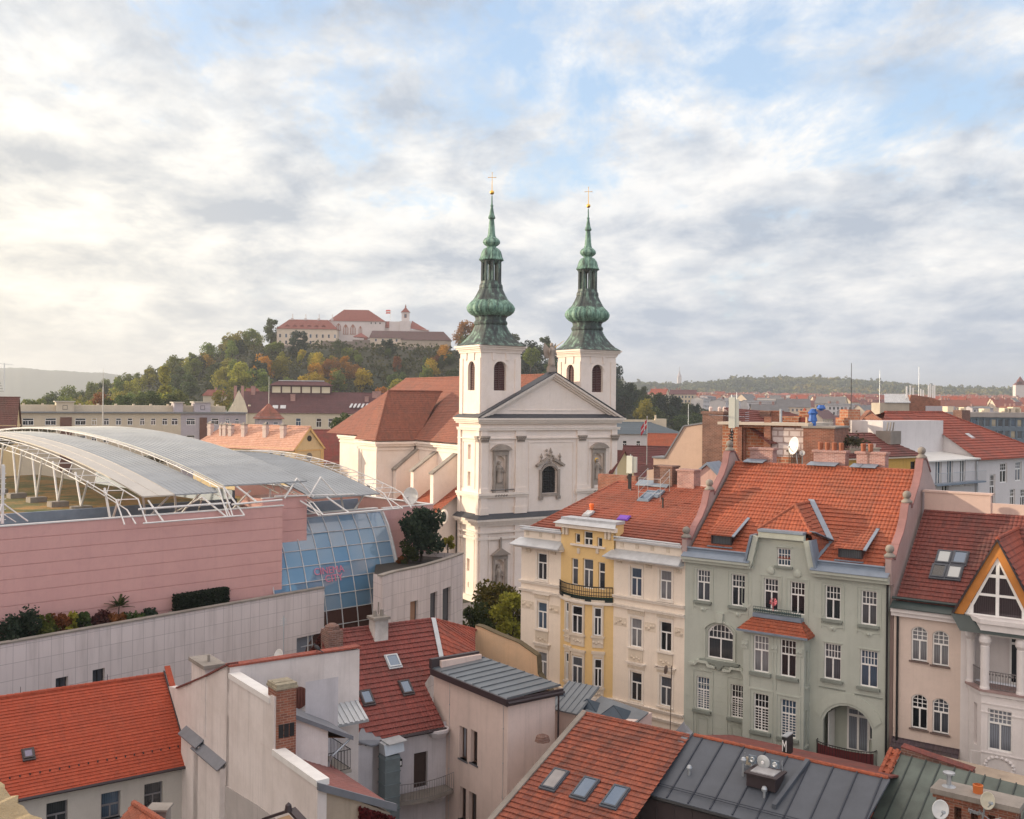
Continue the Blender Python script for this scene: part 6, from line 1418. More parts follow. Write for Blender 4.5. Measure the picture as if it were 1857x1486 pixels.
# ---- dark red tiled house behind
Rf = Fr((-8.35,60.5),33.2)
redh = thing('tiled_house','dark red tiled house with three small skylights and a white courtyard wall','house',Rf.M)
def build_red():
 f = Rf; EZ = 11.7
 xl = f.hz(672,1344,EZ)[0]; yl = f.hz(672,1344,EZ)[1]; xr_ = f.hz(808.5,1319.5,EZ)[0]
 ry = 6.3; RZ = 17.0
 xa = f.hit(614,1144,yl + ry)[0]; xb,zb = f.hit(785,1123,yl + ry); RZ = zb
 xv = f.hit(798,1215,yl + 3.4)
 A,B,D = V((xl,yl,EZ)),V((xr_,yl,EZ)),V((xa,yl + ry,RZ)); C_ = V((xb,yl + ry,RZ)); hb = V((xl - 2.6,yl + .0,EZ))
 onr,n = slope_fn(f,A,B,C_)
 E1 = onr(800,1197,0); E0 = onr(805,1140,0)
 r = MB(); tiles(r,[hb,B,V((xr_ - .1,yl + 2.5,EZ + (RZ - EZ) * 2.5 / ry)),E1,C_,V((xa - 1.2,yl + ry,RZ))],.37,.06); caps(r,V((xa - 1.2,yl + ry,RZ)),C_,.13)
 tiles(r,[(xa - 1.2,yl + 2 * ry,EZ),(xb + 3,yl + 2 * ry,EZ),C_,(xa - 1.2,yl + ry,RZ)],.37,.06)
 # wing running on to the right
 W1 = C_; W2 = V((*f.hit(862,1143,yl + ry + .3)[:1],yl + ry + .3,f.hit(862,1143,yl + ry + .3)[1])); W3 = V((f.hit(862,1190,yl + 2.8)[0],yl + 2.8,f.hit(862,1190,yl + 2.8)[1]))
 ro = r.build('roof',T_RED2,redh)
 q = MB(); tiles(q,[E1,W3,W2,C_],.37,.06); caps(q,C_,W2,.14); q.build('side_roof',T_RED,redh)
 q = MB(); u = (C_ - E1).normalized(); s = n.cross(u) * .16; q.slab([E1 - s + n * .1,C_ - s + n * .1,C_ + s + n * .1,E1 + s + n * .1],n * .05); q.build('valley_flashing',GALV,ro)
 for px,py,w,h in ((712,1200.5,.85,.95),(735.5,1248,.72,.98),(664.5,1266.5,.72,.98)): skylight(ro,onr(px,py),n,(1,0,0),w,h,SKYG,GALV if px == 712 else BROWNM)
 q = MB(); q.tube(hb + V((2.2,-.1,-.1)),B + V((.05,-.1,-.1)),.1); q.build('gutter',BROWNM,ro)
 w = MB(); zd = f.hit(765,1395,yl + .5)[1]; xd = f.hit(763,1395,yl + .5)[0]; hs = [(xd - .48,xd + .48,zd - 1.15,zd + 1.05)]
 wall(w,xl + .1,xr_ + .6,0,EZ + .15,hs,yl + .5,.3); w.quad((xl + .1,yl + .5,0),(xl + .1,yl + 9,0),(xl + .1,yl + 9,EZ),(xl + .1,yl + .5,EZ)); w.build('wall',P_COURT,redh)
 q = MB(); a,b,c,d = hs[0]; q.box(a,b,yl + .72,yl + .78,c,d); q.build('door',simple('dark_brown_door',(.05,.03,.025),.6),redh)
 # bowed balcony
 bx0 = f.hit(713,1440,yl - .6)[0]; bx1 = xr_ + .35; zb_ = zd - 1.25; cx = bx1; pts = [(bx0,yl + .45),(bx0,yl - .55)] + [(bx0 + (bx1 - bx0) * k / 8,yl - .55 - .45 * math.sin(math.pi * k / 8)) for k in range(1,9)] + [(bx1,yl + .45)]
 q = MB(); q.xy(pts,zb_ - .2,zb_); bo = q.build('balcony',CONC,redh)
 q = MB(); railing(q,[(x,y,zb_) for x,y in pts[:-1]],1.05,.14,.012,.02); q.build('railing',simple('grey_iron',(.16,.15,.15),.5),bo)
 q = MB(); q.lathe([(.5,0),(.75,.35),(.75,.5)],12,(bx1 - .9,yl + .2,zb_ - .75)); q.build('corbel',P_COURT,redh); q = MB(); q.lathe([(.5,-.55),(.75,-.2),(.75,-.05)],12,(xr_ - .35,yl + .3,EZ - .05)); q.build('corbel',P_COURT,redh)
 # chimneys on the ridge
 x = f.hit(680,1140,yl + ry)[0]; q = MB(); q.box(x - .48,x + .48,yl + ry - 1.0,yl + ry - .1,RZ - 1.6,RZ + .6); co = q.build('chimney',plaster('flaking_white_paint',(.60,.57,.54),.5,(.22,.2,.19),.6),ro)
 q = MB(); q.box(x - .6,x + .6,yl + ry - 1.12,yl + ry + .02,RZ + .6,RZ + .78); [q.lathe([(.14,0),(.12,.4)],8,(x + d,yl + ry - .5,RZ + .78)) for d in (-.25,.25)]; q.tube((x,yl + ry - .5,RZ + .9),(x,yl + ry - .5,RZ + 1.7),.05); q.build('chimney_cap',CONC,co)
 x = f.hit(601,1150,yl + ry - .8)[0]; q = MB(); q.box(x - .5,x + .5,yl + ry - 1.5,yl + ry - .3,RZ - 2.6,RZ + .35); q.lathe([(.5,0),(.45,.25),(.2,.4)],10,(x,yl + ry - .9,RZ + .35)); q.build('chimney',BRICKD,ro)
 # lead corner roof by the duct
 q = MB(); a = f.hit(640,1315,yl)[0]; q.slab([(xl - 1.1,yl - .2,EZ + .3),(xl - .1,yl - .35,EZ - .15),(xl + 1.6,yl - .1,EZ - .2),(xl + .2,yl + 1.2,EZ + .8)],(0,0,-.1)); q.build('corner_flashing',GREYM,redh)
 q = MB(); q.box(xl - 1.0,xl + .09,yl - .1,yl + 3,0,EZ - .1); q.build('side_wall',P_COURT,redh)
 return f,yl,xl,xr_,EZ
T_RED2 = roof_tile('wine_red_roof_tile',(0.215,0.048,0.038),(0.155,0.038,0.032),.24,.37,1.0,(.10,.04,.035),.5)
r_f,r_yl,r_xl,r_xr,r_EZ = build_red()
# galvanised ventilation duct standing in the yard
t = thing('ventilation_duct','tall galvanised ventilation duct with angled hood in the courtyard','duct',r_f.M)
dx,dz = r_f.hit(703,1356,r_yl - .5); q = MB(); q.box(dx - .48,dx + .48,r_yl - 1.2,r_yl - .3,0,dz - .3)
for k in range(12): z = dz - .5 - k * .75; q.box(dx - .52,dx + .52,r_yl - 1.24,r_yl - .26,z - .04,z + .04)
q.build('shaft',simple('bluish_galvanised',(.20,.255,.275),.45,.5,.2,1.5),t)
q = MB(); q.slab([(dx - .48,r_yl - 1.2,dz - .25),(dx - .48,r_yl - .3,dz - .25),(dx - .48,r_yl - .3,dz + .35),(dx - .48,r_yl - 1.0,dz + .35)],(1.25,0,.1)); q.slab([(dx - .3,r_yl - 1.3,dz + .38),(dx + .9,r_yl - 1.3,dz + .45),(dx + .9,r_yl - .2,dz + .45),(dx - .3,r_yl - .2,dz + .38)],(0,0,.06)); q.build('hood',GALV,t)
t = thing('floodlight','small black floodlight hung on the courtyard wall beside the duct','lamp',r_f.M); lx,lz = r_f.hit(724,1383,r_yl + .1)
q = MB(); q.box(lx - .16,lx + .16,r_yl,r_yl + .3,lz - .25,lz + .2); q.tube((lx,r_yl + .2,lz + .2),(lx - .1,r_yl + .5,lz + .5),.03); q.build('housing',IRON,t); q = MB(); q.box(lx - .1,lx + .1,r_yl - .02,r_yl - .001,lz - .15,lz + .1); q.build('lens',WHITE,t)
# ---- pale pink flat-roofed block
Xf = Fr((-4.827,65.33),-53.5)
boxh = thing('courtyard_annex','tall pale pink block with dark seamed metal roof and four narrow windows','building',Xf.M)
def build_box():
 f = Xf; ZT = 14.6; X1 = f.hz(922,1262,15)[0]; hs = []
 for px,py,w,h in ((840,1348.5,.85,2.0),(859.5,1355.5,.72,2.0),(839,1458,.7,2.0),(857,1468,.8,2.0)):
  x,z = f.hit(px,py); hs.append((x - w / 2,x + w / 2,z - h / 2,z + h / 2))
 D = 3.5; m = MB(); wall(m,0,X1,0,ZT,hs,0,.4)
 m.quad((X1,0,0),(X1,D,0),(X1,D,ZT),(X1,0,ZT)); m.quad((0,0,0),(0,D,0),(0,D,ZT),(0,0,ZT)); m.quad((0,D,0),(X1,D,0),(X1,D,ZT),(0,D,ZT)); m.box(-.05,.45,.3,3.4,ZT,ZT + .75)
 m.build('wall',P_BOX,boxh)
 for h in hs: window(boxh,*h,y=.25,m=simple('brown_wood',(.10,.055,.04),.6),split=0,sill=simple('dark_sill',(.10,.105,.12),.6),silld=.06)
 r = MB(); r.slab([(.2,-.25,ZT + .25),(X1 + .2,-.25,ZT + .25),(X1 + .2,D + .3,ZT + .42),(.2,D + .3,ZT + .42)],(0,0,.06)); n = 9
 for i in range(n + 1): x = .25 + (X1 - .1) * i / n; r.slab([(x,-.2,ZT + .315),(x + .05,-.2,ZT + .315),(x + .05,D + .25,ZT + .485),(x,D + .25,ZT + .485)],(0,0,.06))
 r.build('roof',simple('blue_grey_seamed_sheet',(.145,.165,.185),.4,.25,.2,1.2,.05),boxh)
 e = MB(); e.box(.1,X1 + .3,-.36,-.24,ZT - .08,ZT + .3); e.box(X1 + .22,X1 + .34,-.35,D + .35,ZT - .1,ZT + .28); e.tube((X1 + .42,-.3,ZT + .1),(X1 + .42,D + .35,ZT + .1),.08); e.box(-.1,.2,-.3,3.4,ZT + .3,ZT + .9); e.tube((X1 + .2,D + .1,ZT),(X1 + .12,D + .1,5),.06); e.build('roof_edge',BROWNM,boxh)
 q = MB();
 for x in (1.9,X1 - .4):
  q.tube((x,-.03,2),(x,-.03,ZT),.014,None,4)
  for z in range(3,15,2): q.tube((x,0,z),(x,-.07,z),.03,None,5)
 q.build('lightning_rod',GALV,boxh)
 # lower zinc-roofed annex behind
build_box()
Yf = Fr((3.1,62.6),-36); ann = thing('zinc_roof_annex','low annex with three small dark blue metal gables behind the pink block','building',Yf.M)
def build_ann():
 f = Yf; m = MB(); x0,zt = f.hit(998,1290); x1 = f.hit(1138,1310)[0]; zt = 13.1
 m.box(x0,x1,.05,3,0,zt); m.build('wall',P_BOX,ann); r = MB()
 r.slab([(x0 - .1,-.3,zt),(x0 + 2.2,-.3,zt),(x0 + 2.2,2.2,zt + 1.1),(x0 - .1,2.2,zt + 1.1)],(0,0,.08))
 for k in range(6): x = x0 + k * .42; r.slab([(x,-.28,zt + .08),(x + .04,-.28,zt + .08),(x + .04,2.2,zt + 1.18),(x,2.2,zt + 1.18)],(0,0,.05))
 r.slab([(x0 + 2.2,-.3,zt - .1),(x1 + .1,-.3,zt - .35),(x1 + .1,2.4,zt + .1),(x0 + 2.2,2.4,zt + .5)],(0,0,.08)); ro = r.build('roof',simple('blue_grey_seamed_sheet',(.145,.165,.185),.4),ann)
 for px,py in ((1021,1257),(1066,1268),(1114,1280)):
  x,z = f.hit(px,py,1.0); q = MB(); q.slab([(x,.9,z),(x - .95,.3,z - .85),(x - .55,2.2,z - .55)],(0,0,.06)); q.slab([(x,.9,z),(x + 1.35,.5,z - 1.0),(x + .9,2.4,z - .7)],(0,0,.06)); q.slab([(x,.9,z),(x - .95,.3,z - .85),(x + 1.35,.5,z - 1.0)],(0,0,-.05)); q.build('gable',simple('deep_blue_sheet',(.05,.075,.105),.4,.2,.15),ro)
build_ann()
# ---- tan firewall with the creeping edge
q = MB(); tf = Fr(at(930,1200,71),-30); tp = [tf.hit(*p) for p in ((862,1135),(872,1137),(900,1150),(940,1166),(974,1190),(976,1222),(988,1240),(1000,1258),(1000,1300),(862,1300))]
tan = thing('fire_wall','tan rendered fire wall with sloping mossy top behind the pink block','wall',tf.M); q.xz(tp,0,.45); q.box(tp[0][0],tp[-2][0],.001,.449,0,tp[-1][1] - .01); q.build('wall',P_TAN,tan)
q = MB()
for a,b in zip(tp[:7],tp[1:8]): d_ = V((b[0] - a[0],b[1] - a[1])).normalized(); nn = V((-d_.y,d_.x)) * .06; q.xz([a,b,(b[0] + nn.x,b[1] + nn.y),(a[0] + nn.x,a[1] + nn.y)],-.06,.5)
q.build('coping',simple('mossy_coping',(.13,.10,.055),.9,0,.3,4),tan)
# ---- tile roof with three skylights
Sf = Fr((4.3156,59.076),-35.8)
sky3 = thing('tiled_house','weathered orange tile roof house with a row of three skylights','house',Sf.M)
def build_sky3():
 f = Sf; RZ = 14.0; xr_ = f.hz(1240,1333,RZ)[0]; A = V(f.I @ atz(912,1470,10.85)); xb = A.x; yb = A.y; ez = A.z
 k = (RZ - ez) / (0 - yb); y2 = yb - 2.2; z2 = ez - 2.2 * k
 B = V((xr_ + .4,y2,z2)); r = MB(); A2 = V((xb - .25,y2,z2))
 tiles(r,[A2,B,V((xr_ + .4,0,RZ)),V((0,0,RZ))],.36,.06); tiles(r,[V((0,6,RZ - 6 * k)),V((xr_,6,RZ - 6 * k)),V((xr_,0,RZ)),V((0,0,RZ))],.36,.06); caps(r,(0,0,RZ),(xr_ + .3,0,RZ),.13); ro = r.build('roof',T_OLD,sky3)
 onr,n = slope_fn(f,A2,B,V((0,0,RZ)))
 u = V((1,0,0))
 for px,py,gm in ((1006.5,1416,simple('grey_blind',(.26,.25,.25),.25)),(1061.5,1432,SKYG),(1116.5,1447.5,SKYG)): skylight(ro,onr(px,py),n,u,.88,1.5,gm,DARKM)
 q = MB(); q.slab([(-.12,.1,RZ + .05),(.22,.0,RZ + .05),(A2.x + .2,y2,z2 + .05),(A2.x - .12,y2,z2 + .05)],(0,0,.1)); q.build('verge',CONC,sky3)
 q = MB(); q.box(A2.x + .1,xr_,y2 + .5,5.5,0,z2 - .1); q.poly([(xb,yb,0),(0,0,0),(0,0,RZ - .1),(xb,yb,ez - .1)]); q.build('wall',P_BOX,sky3)
 q = MB(); p = onr(990,1348); q.lathe([(.45,0),(.35,.3),(.1,.4)],8,p + V((-.3,.1,0))); q.build('broken_chimney',BRICKD,ro)
 q = MB(); x = f.hz(1216,1326,RZ)[0]; q.tube((x,.1,RZ),(x + .05,.1,RZ + 3.6),.025); q.lathe([(.22,0),(.25,.05),(.05,.12)],12,(x - .22,0,RZ + 3.35),(-.7,-.7,.2)); q.tube((x - .9,.1,RZ + 3.4),(x + .1,.1,RZ + 3.45),.015); q.tube((x - .9,-.1,RZ + 3.4),(x - .9,.3,RZ + 3.4),.01)
 return q,f
T_OLD = roof_tile('weathered_orange_tile',(0.33,0.088,0.046),(0.17,0.052,0.038),.24,.36,1.0,(.06,.038,.034),.8)
q,s_f = build_sky3(); solo(q,'aerial_mast',simple('rusty_steel',(.10,.07,.055),.7,.3),'thin rusty aerial mast on the skylight roof ridge before the cream house','aerial',s_f.M)
# ---- grey sheet roof
Mf = Fr((10.832,54.585),-36.2)
grey = thing('sheet_roof_house','wide grey seamed sheet roof edged with orange ridge tiles','house',Mf.M)
def build_grey():
 f = Mf; RZ = 14.0; L_ = f.hz(1604,1411.7,RZ)[0]; ez = 12.0
 # front eave line
 x0,y0 = f.hz(1155,1435,ez); ye = y0; xs0 = x0
 m = MB(); ystep = f.hz(1403,1468,ez)[0]
 xm = f.hz(1262,1342,RZ)[0]
 xq = f.hz(1577,1503,ez)[0]; A,B,C_,D = V((x0,ye,ez)),V((xq,ye,ez)),V((L_ + .25,0,RZ)),V((-1.2,0,RZ))
 r = MB(); r.slab([A,B,C_,D],(0,0,-.12)); nrm = (B - A).cross(D - A).normalized()
 ro = r.build('roof',DARKM,grey); s = MB(); k = 0
 x = x0 + .5
 while x < L_ + .1:
  xt = x; a = V((x,ye + .05,ez + .02)); b = V((xt,-.02,RZ + .0)) if x > -1.2 else V((x,ye + (x - x0) / (-1.2 - x0) * (-ye),ez + (RZ - ez) * (x - x0) / (-1.2 - x0)))
  d_ = (b - a);
  if d_.length > .3: s.slab([a + V((-.035,0,.005)),a + V((.035,0,.005)),b + V((.035,0,.005)),b + V((-.035,0,.005))],(0,0,.06))
  x += 1.18
 for yy,zz in ((ye + .5,.28),):
  a = ez + (RZ - ez) * (yy - ye) / (-ye); s.tube((x0 + .5,yy,a + .14),(L_,yy,a + .14),.02); s.tube((x0 + .5,yy + .12,a + .2),(L_,yy + .12,a + .2),.02)
 s.build('standing_seam',SEAM,ro)
 c = MB(); caps(c,(-1.0,.05,RZ + .03),(L_ + .1,.05,RZ + .03),.12,.44); c.build('ridge_tile',T_OR,ro)
 e = MB(); e.slab([A + V((-.25,0,.02)),A + V((.12,0,.03)),D + V((.12,0,.03)),D + V((-.25,0,.02))],(0,0,.12)); e.build('verge',GREYM,ro)
 w = MB(); w.xy([(x0 + .05,ye + .15),(xq - .1,ye + .15),(L_ - .1,0),(L_ - .1,6),(x0 + .05,6)],0,ez - .2); w.slab([(x0 + .05,ye + .15,ez - .2),(-1.1,0,ez - .2),(-1.1,0,RZ - .15)],(.1,0,0)); n = int((L_ + 1.4 - x0) / 1.0)
 for i in range(n): a = x0 + .05 + i * 1.0; w.box(a,a + .04,ye + .12,ye + .149,4,ez - .2)
 w.build('wall',simple('brown_sheet_cladding',(.05,.036,.038),.55,0,.15,1),grey)
 g = MB(); g.tube((x0,ye - .05,ez - .1),(xq,ye - .05,ez - .1),.08); g.build('gutter',IRON,grey)
 b = MB(); b.slab([V((-1.2,.05,RZ)),V((L_ - .1,.05,RZ)),V((L_ - .1,5.5,RZ - 1.4)),V((-1.2,5.5,RZ - 1.4))],(0,0,-.1)); b.build('back_slope',T_DK,grey)
 q = MB(); xk = f.hit(1236,1350,0)[0]; q.slab([(-3.2,-.6,RZ - 1.1),(-1.2,.3,RZ - .05),(-1.9,.9,RZ + .1),(-3.4,.2,RZ - .9)],(0,0,.1)); q.add([(-2.6,-.1,RZ - .6),(-1.4,.1,RZ - .1),(-1.8,.4,RZ + .55)],[(0,1,2)]); q.build('corner_flashing',GREYM,ro)
 def on(px,py): o,d = f._r(px,py); k_ = (A - o).dot(nrm) / d.dot(nrm); return o + d * k_
 # step between the two halves of the roof
 p0 = on(1464,1385); p1 = on(1403,1468); q = MB(); q.slab([p0 + V((-.1,0,.02)),p0 + V((.12,0,.02)),p1 + V((.12,0,.02)),p1 + V((-.1,0,.02))],(0,0,.22)); q.build('roof_step',DARKM,ro)
 # hatch, vents
 p = on(1388,1421); q = MB(); q.box(-.75,.75,-.6,.6,-.1,.5); q.box(-.85,.85,-.7,.7,.5,.58); q.build('roof_hatch',BROWNM,ro,Matrix.Translation(p)); q = MB(); q.box(-.6,.6,-.45,.45,.58,.63); q.build('hatch_glazing',simple('pale_grey_plastic',(.36,.36,.37),.3),ro,Matrix.Translation(p))
 for px,py,h in ((1348,1407,.75),(1250,1405,.3),(1386,1446,.35)):
  p = on(px,py); q = MB(); q.tube((0,0,-.1),(0,0,h),.07,.07,8); q.lathe([(.13,h - .06),(.15,h + .06),(.09,h + .18),(.02,h + .2)],10); q.build('roof_vent',GALV,ro,Matrix.Translation(p))
 return f,on,nrm
m_f,m_on,m_n = build_grey()
def floodlight_rig():
 p = m_on(1384,1402); t = thing('lamp_rig','metal rig of two square floodlights and a round dish on the grey roof','floodlight rig',m_f.M @ Matrix.Translation(p) @ Matrix.Scale(.52,4))
 q = MB(); q.box(-1.9,1.9,-.1,.1,.35,.45); q.box(-1.9,1.9,.4,.5,.3,.4)
 for x in (-1.9,-.8,.8,1.9): q.tube((x,0,-.2),(x,0,1.6 if abs(x) > 1 else .5),.04); q.tube((x,.45,-.1),(x,0,1.3 if abs(x) > 1 else .5),.03)
 q.build('frame',GALV,t)
 for x in (-1.05,1.25):
  q = MB(); q.box(x - .38,x + .38,-.25,.0,.8,1.5); q.tube((x,0,.4),(x,-.1,.9),.05); lo = q.build('floodlight',simple('blue_grey_housing',(.16,.20,.24),.5),t); q = MB(); q.lathe([(.26,0),(.22,.06),(.1,.02)],12,(x,-.26,1.15),(0,-1,0)); q.build('lens',simple('silvered_lens',(.65,.68,.68),.15,.6,0),lo)
 q = MB(); q.lathe([(.0,.15),(.3,.05),(.62,-.05),(.66,-.02),(.62,.02),(.3,.12)],20,(.1,-.25,1.15),(0,-1,0)); do = q.build('round_dish',simple('pale_grey_dish',(.50,.52,.52),.35,.2,.1),t); q = MB(); q.lathe([(.16,0),(.12,.12)],12,(.1,-.42,1.15),(0,-1,0)); q.build('hub',WHITE,do)
 q = MB(); q.box(-1.75,-1.3,-.15,.1,.5,1.2); q.build('control_box',simple('cream_box',(.48,.42,.32),.6),t)
floodlight_rig()
# M sign
sp_ = m_f.I @ atz(1392,1383,13.9); sp_ = V((m_f.hz(1392,1383,13.9)[0],m_f.hz(1392,1383,13.9)[1] + .5,13.9))
t = thing('letter_sign','black box sign with a white letter M behind the grey roof ridge','sign',m_f.M @ Matrix.Translation(sp_ + V((.3,1.4,-.15))) @ Matrix.Scale(.85,4))
q = MB(); q.box(-.16,.16,-.5,.5,.15,1.3); q.tube((0,0,-1),(0,0,.2),.04); q.build('box',IRON,t); q = MB(); q.box(-.17,.17,-.52,.52,1.3,1.36); q.build('lid',GALV,t)
cu = bpy.data.curves.new('letter','FONT'); cu.body = 'M'; cu.size = 1.0; cu.extrude = .01; cu.align_x = 'CENTER'; cu.align_y = 'CENTER'
o_ = bpy.data.objects.new('letter',cu); S.collection.objects.link(o_); me = bpy.data.meshes.new_from_object(o_.evaluated_get(bpy.context.evaluated_depsgraph_get())); bpy.data.objects.remove(o_)
me.materials.append(WHITE); link('letter',me,t,Matrix.Translation((-.172,0,.72)) @ Matrix.Rotation(R(-90),4,'Z') @ Matrix.Rotation(R(90),4,'X')); q = MB(); link('letter',me,t,Matrix.Translation((0,-.512,.72)) @ Matrix.Rotation(R(90),4,'X') @ Matrix.Scale(.42,4,(1,0,0)))
# ---- dark green copper sheet roof at the lower right
Qf = Fr((20.2166,52.613),-44.5)
cop = thing('copper_roof_house','old dark green sheet roof with an orange tiled verge and brick parapet','house',Qf.M)
def build_cop():
 f = Qf; RZ = 14.0; xr_ = 14; p = f.I @ atz(1580,1486,11.73); b = V((p.x,p.y,11.73)); s = b * 1.0
 ext = 1.4; B0 = V((b.x * ext,b.y * ext,RZ + (b.z - RZ) * ext)); B1 = V((xr_,B0.y,B0.z)); C1 = V((xr_,0,RZ)); C0_ = V((0,0,RZ))
 r = MB(); r.slab([B0,B1,C1,C0_],(0,0,-.1)); ro = r.build('roof',simple('green_black_sheet',(.105,.135,.12),.5,.15,.45,.9,.05),cop)
 s_ = MB(); k = .6
 while k < xr_:
  q0 = C0_ + V((k,0,.0)); q1 = B0 + V((k,0,0)); s_.slab([q0 + V((-.03,0,.003)),q0 + V((.03,0,.003)),q1 + V((.03,0,.003)),q1 + V((-.03,0,.003))],(0,0,.06)); k += .72
 s_.build('standing_seam',simple('seam_green_black',(.03,.045,.045),.5),ro)
 v = MB(); tiles(v,[C0_ + V((-.62,.1,.12)),C0_ + V((.02,.1,.12)),B0 + V((.02,0,.12)),B0 + V((-.62,0,.12))],.42,.09); caps(v,B0 + V((-.5,0,.14)),C0_ + V((-.5,0,.14)),.13,.42); caps(v,B0 + V((-.15,0,.14)),C0_ + V((-.15,0,.14)),.13,.42); v.build('verge',T_OR,ro)
 w = MB(); w.xz([(.0,RZ - .8),(0,RZ + .34),(3.6,RZ + .02),(3.6,RZ - .8)],.05,.4); w.build('parapet',BRICKD,cop); w = MB(); w.slab([(0,.02,RZ + .34),(3.6,.02,RZ + .02),(3.6,.45,RZ + .1),(0,.45,RZ + .42)],(0,0,.05)); w.build('parapet_tile',T_DK,cop)
 m = MB(); m.poly([(B0.x,B0.y,0),(0,0,0),(0,0,RZ - .15),(B0.x,B0.y,B0.z - .15)]); m.box(.3,xr_,.1,4,0,RZ - .9); m.build('wall',P_PEEL,cop)
build_cop()
Cn = Fr(at(1770,1470,44),-38); bc = thing('brick_chimney_wall','low brick chimney wall with stone slab, pots and loopholes at the lower right','chimney',Cn.M)
def build_bc():
 f = Cn; x0,zt = f.hit(1698,1436); x1 = f.hit(1842,1474)[0]; zt = (zt + f.hit(1842,1462)[1]) / 2; hs = []; k = x0 + .75
 while k < x1 - .4: hs.append((k,k + .3,zt - 1.15,zt - .55)); k += .68
 m = MB(); wall(m,x0,x1,0,zt - .3,hs,0,.6); m.quad((x0,0,0),(x0,1,0),(x0,1,zt - .3),(x0,0,zt - .3)); m.quad((x1,0,0),(x1,1,0),(x1,1,zt - .3),(x1,0,zt - .3)); m.box(x0,x1,.61,1.0,0,zt - .3); m.box(x0 - .12,x1 + .12,-.12,1.1,zt - .3,zt - .12); m.build('wall',BRICK,bc)
 c = MB(); c.box(x0 - .2,x1 + .2,-.22,1.2,zt - .12,zt + .1); c.build('slab',CONC,bc)
 c = MB(); c.lathe([(.2,0),(.22,.35),(.17,.37),(.16,.1)],12,(f.hit(1768,1445)[0],.5,zt + .1)); c.build('chimney_pot',simple('orange_clay',(.55,.15,.035),.8),bc); c = MB(); c.lathe([(.3,0),(.1,.06),(.1,.5),(.26,.55),(.26,.62),(.02,.66)],12,(f.hit(1715,1436)[0],.5,zt + .1)); c.build('flue_cap',GALV,bc)
build_bc()
def dish(P,r,label,ang,tilt=20,m=None,post=1.0):
 t = thing('satellite_dish',label,'satellite dish',Matrix.Translation(P) @ Matrix.Rotation(R(ang),4,'Z'))
 q = MB(); prof = [(r * k / 8,r * .22 * (k / 8) ** 2) for k in range(1,9)]; prof = [(.01,0)] + prof + [(r * 1.01,r * .2)] + [(r * k / 8,r * .22 * (k / 8) ** 2 - .03) for k in (7,5,3,1)]
 ax = V((0,-math.cos(R(tilt)),math.sin(R(tilt)))); q.lathe(prof,24,(0,0,0),ax); q.build('reflector',m or simple('white_dish_enamel',(.68,.68,.66),.45,0,.1,3,0),t,None,True)
 q = MB(); q.tube((0,.05,-r * .2),(0,.25,-post),.04); q.tube((0,0,-.9 * r),ax * (r * .9) + V((0,0,-.2 * r)),.025); q.lathe([(.07,0),(.07,.14)],8,ax * (r * .9) + V((0,0,-.2 * r)),-ax); q.build('arm',GALV,t)
 return t
dish(at(1703.5,1468,43.4),.40,'round white satellite dish low at the right, left of the brick chimney wall',12,12); dish(at(1789,1452,43.2),.37,'cream satellite dish mounted on the front of the brick chimney wall',16,12,simple('cream_dish_enamel',(.62,.56,.42),.45))
q = MB(); rr = random.Random(2); p0 = Cn.hit(1765,1474,-.2)
for k in range(10): q.box(-.2 + .06 * k,-.16 + .06 * k,-.1,0,rr.uniform(-.1,0),rr.uniform(.05,.15))
q.path([(-.2,-.05,.1),(.4,-.05,.0),(.7,-.1,-.15),(1.1,-.05,.05)],.02,4); solo(q,'cable_junction',GALV,'silver aerial cable junction on the brick chimney wall between the dishes','cables',Cn.M @ Matrix.Translation((p0[0],-.12,p0[1])))
# ---- tower parapet in the lower left corner, tiny roof tip, small brown gable
g0 = at(-14,1408,2.2); g1 = at(72,1492,2.0); q = MB(); d_ = (g1 - g0); inn = V((-.5,-.9,0)).normalized() * .9
tp_ = [g0 - d_ * .6,g1 + d_ * .6]; n = 24; vs = []; rr = random.Random(9)
for i in range(n + 1):
 for j in range(7): p = tp_[0] + (tp_[1] - tp_[0]) * i / n + inn * j / 6; vs.append(p + V((rr.uniform(-1,1),rr.uniform(-1,1),rr.uniform(-1,1))) * .006)
k = len(vs); q.add(vs,[(i * 7 + j,(i + 1) * 7 + j,(i + 1) * 7 + j + 1,i * 7 + j + 1) for i in range(n) for j in range(6)]); q.add([vs[i * 7] for i in range(n + 1)] + [vs[i * 7] - V((0,0,1.5)) for i in range(n + 1)],[(i,n + 1 + i,n + 2 + i,i + 1) for i in range(n)])
def _sand(m,nt,N,L,b):
 o = tcoord(N,L); n_ = nnoise(N,L,o,14,8,.7); n2 = nnoise(N,L,o,60,5,.7)
 L.new(nmix(N,L,nramp(N,L,n2,[(.35,0.0),(.65,1.0)]),nramp(N,L,n_,[(.3,(.30,.22,.12)),(.7,(.50,.40,.24))]),(.42,.33,.2)),b.inputs['Base Color']); b.inputs['Roughness'].default_value = .95; nbump(N,L,b,n2,1.0,.02)
solo(q,'stone_parapet',mat('sandstone',_sand),'rough sandstone parapet corner of the viewing tower at the lower left','parapet')
t = thing('roof_gablet','small orange ridge of a tiled roof poking up at the bottom edge','roof')
a = at(243,1457,40); b = at(285,1484,37.5); dn = (b - a); dn.z = 0; dn.normalize(); sd = V((-dn.y,dn.x,0)); c2 = b + (b - a) * .8; q = MB()
for s in (-1,1): tiles(q,[a,c2,c2 + sd * s * 2.0 - V((0,0,2.0)),a + sd * s * 2.0 - V((0,0,2.0))],.3,.05)
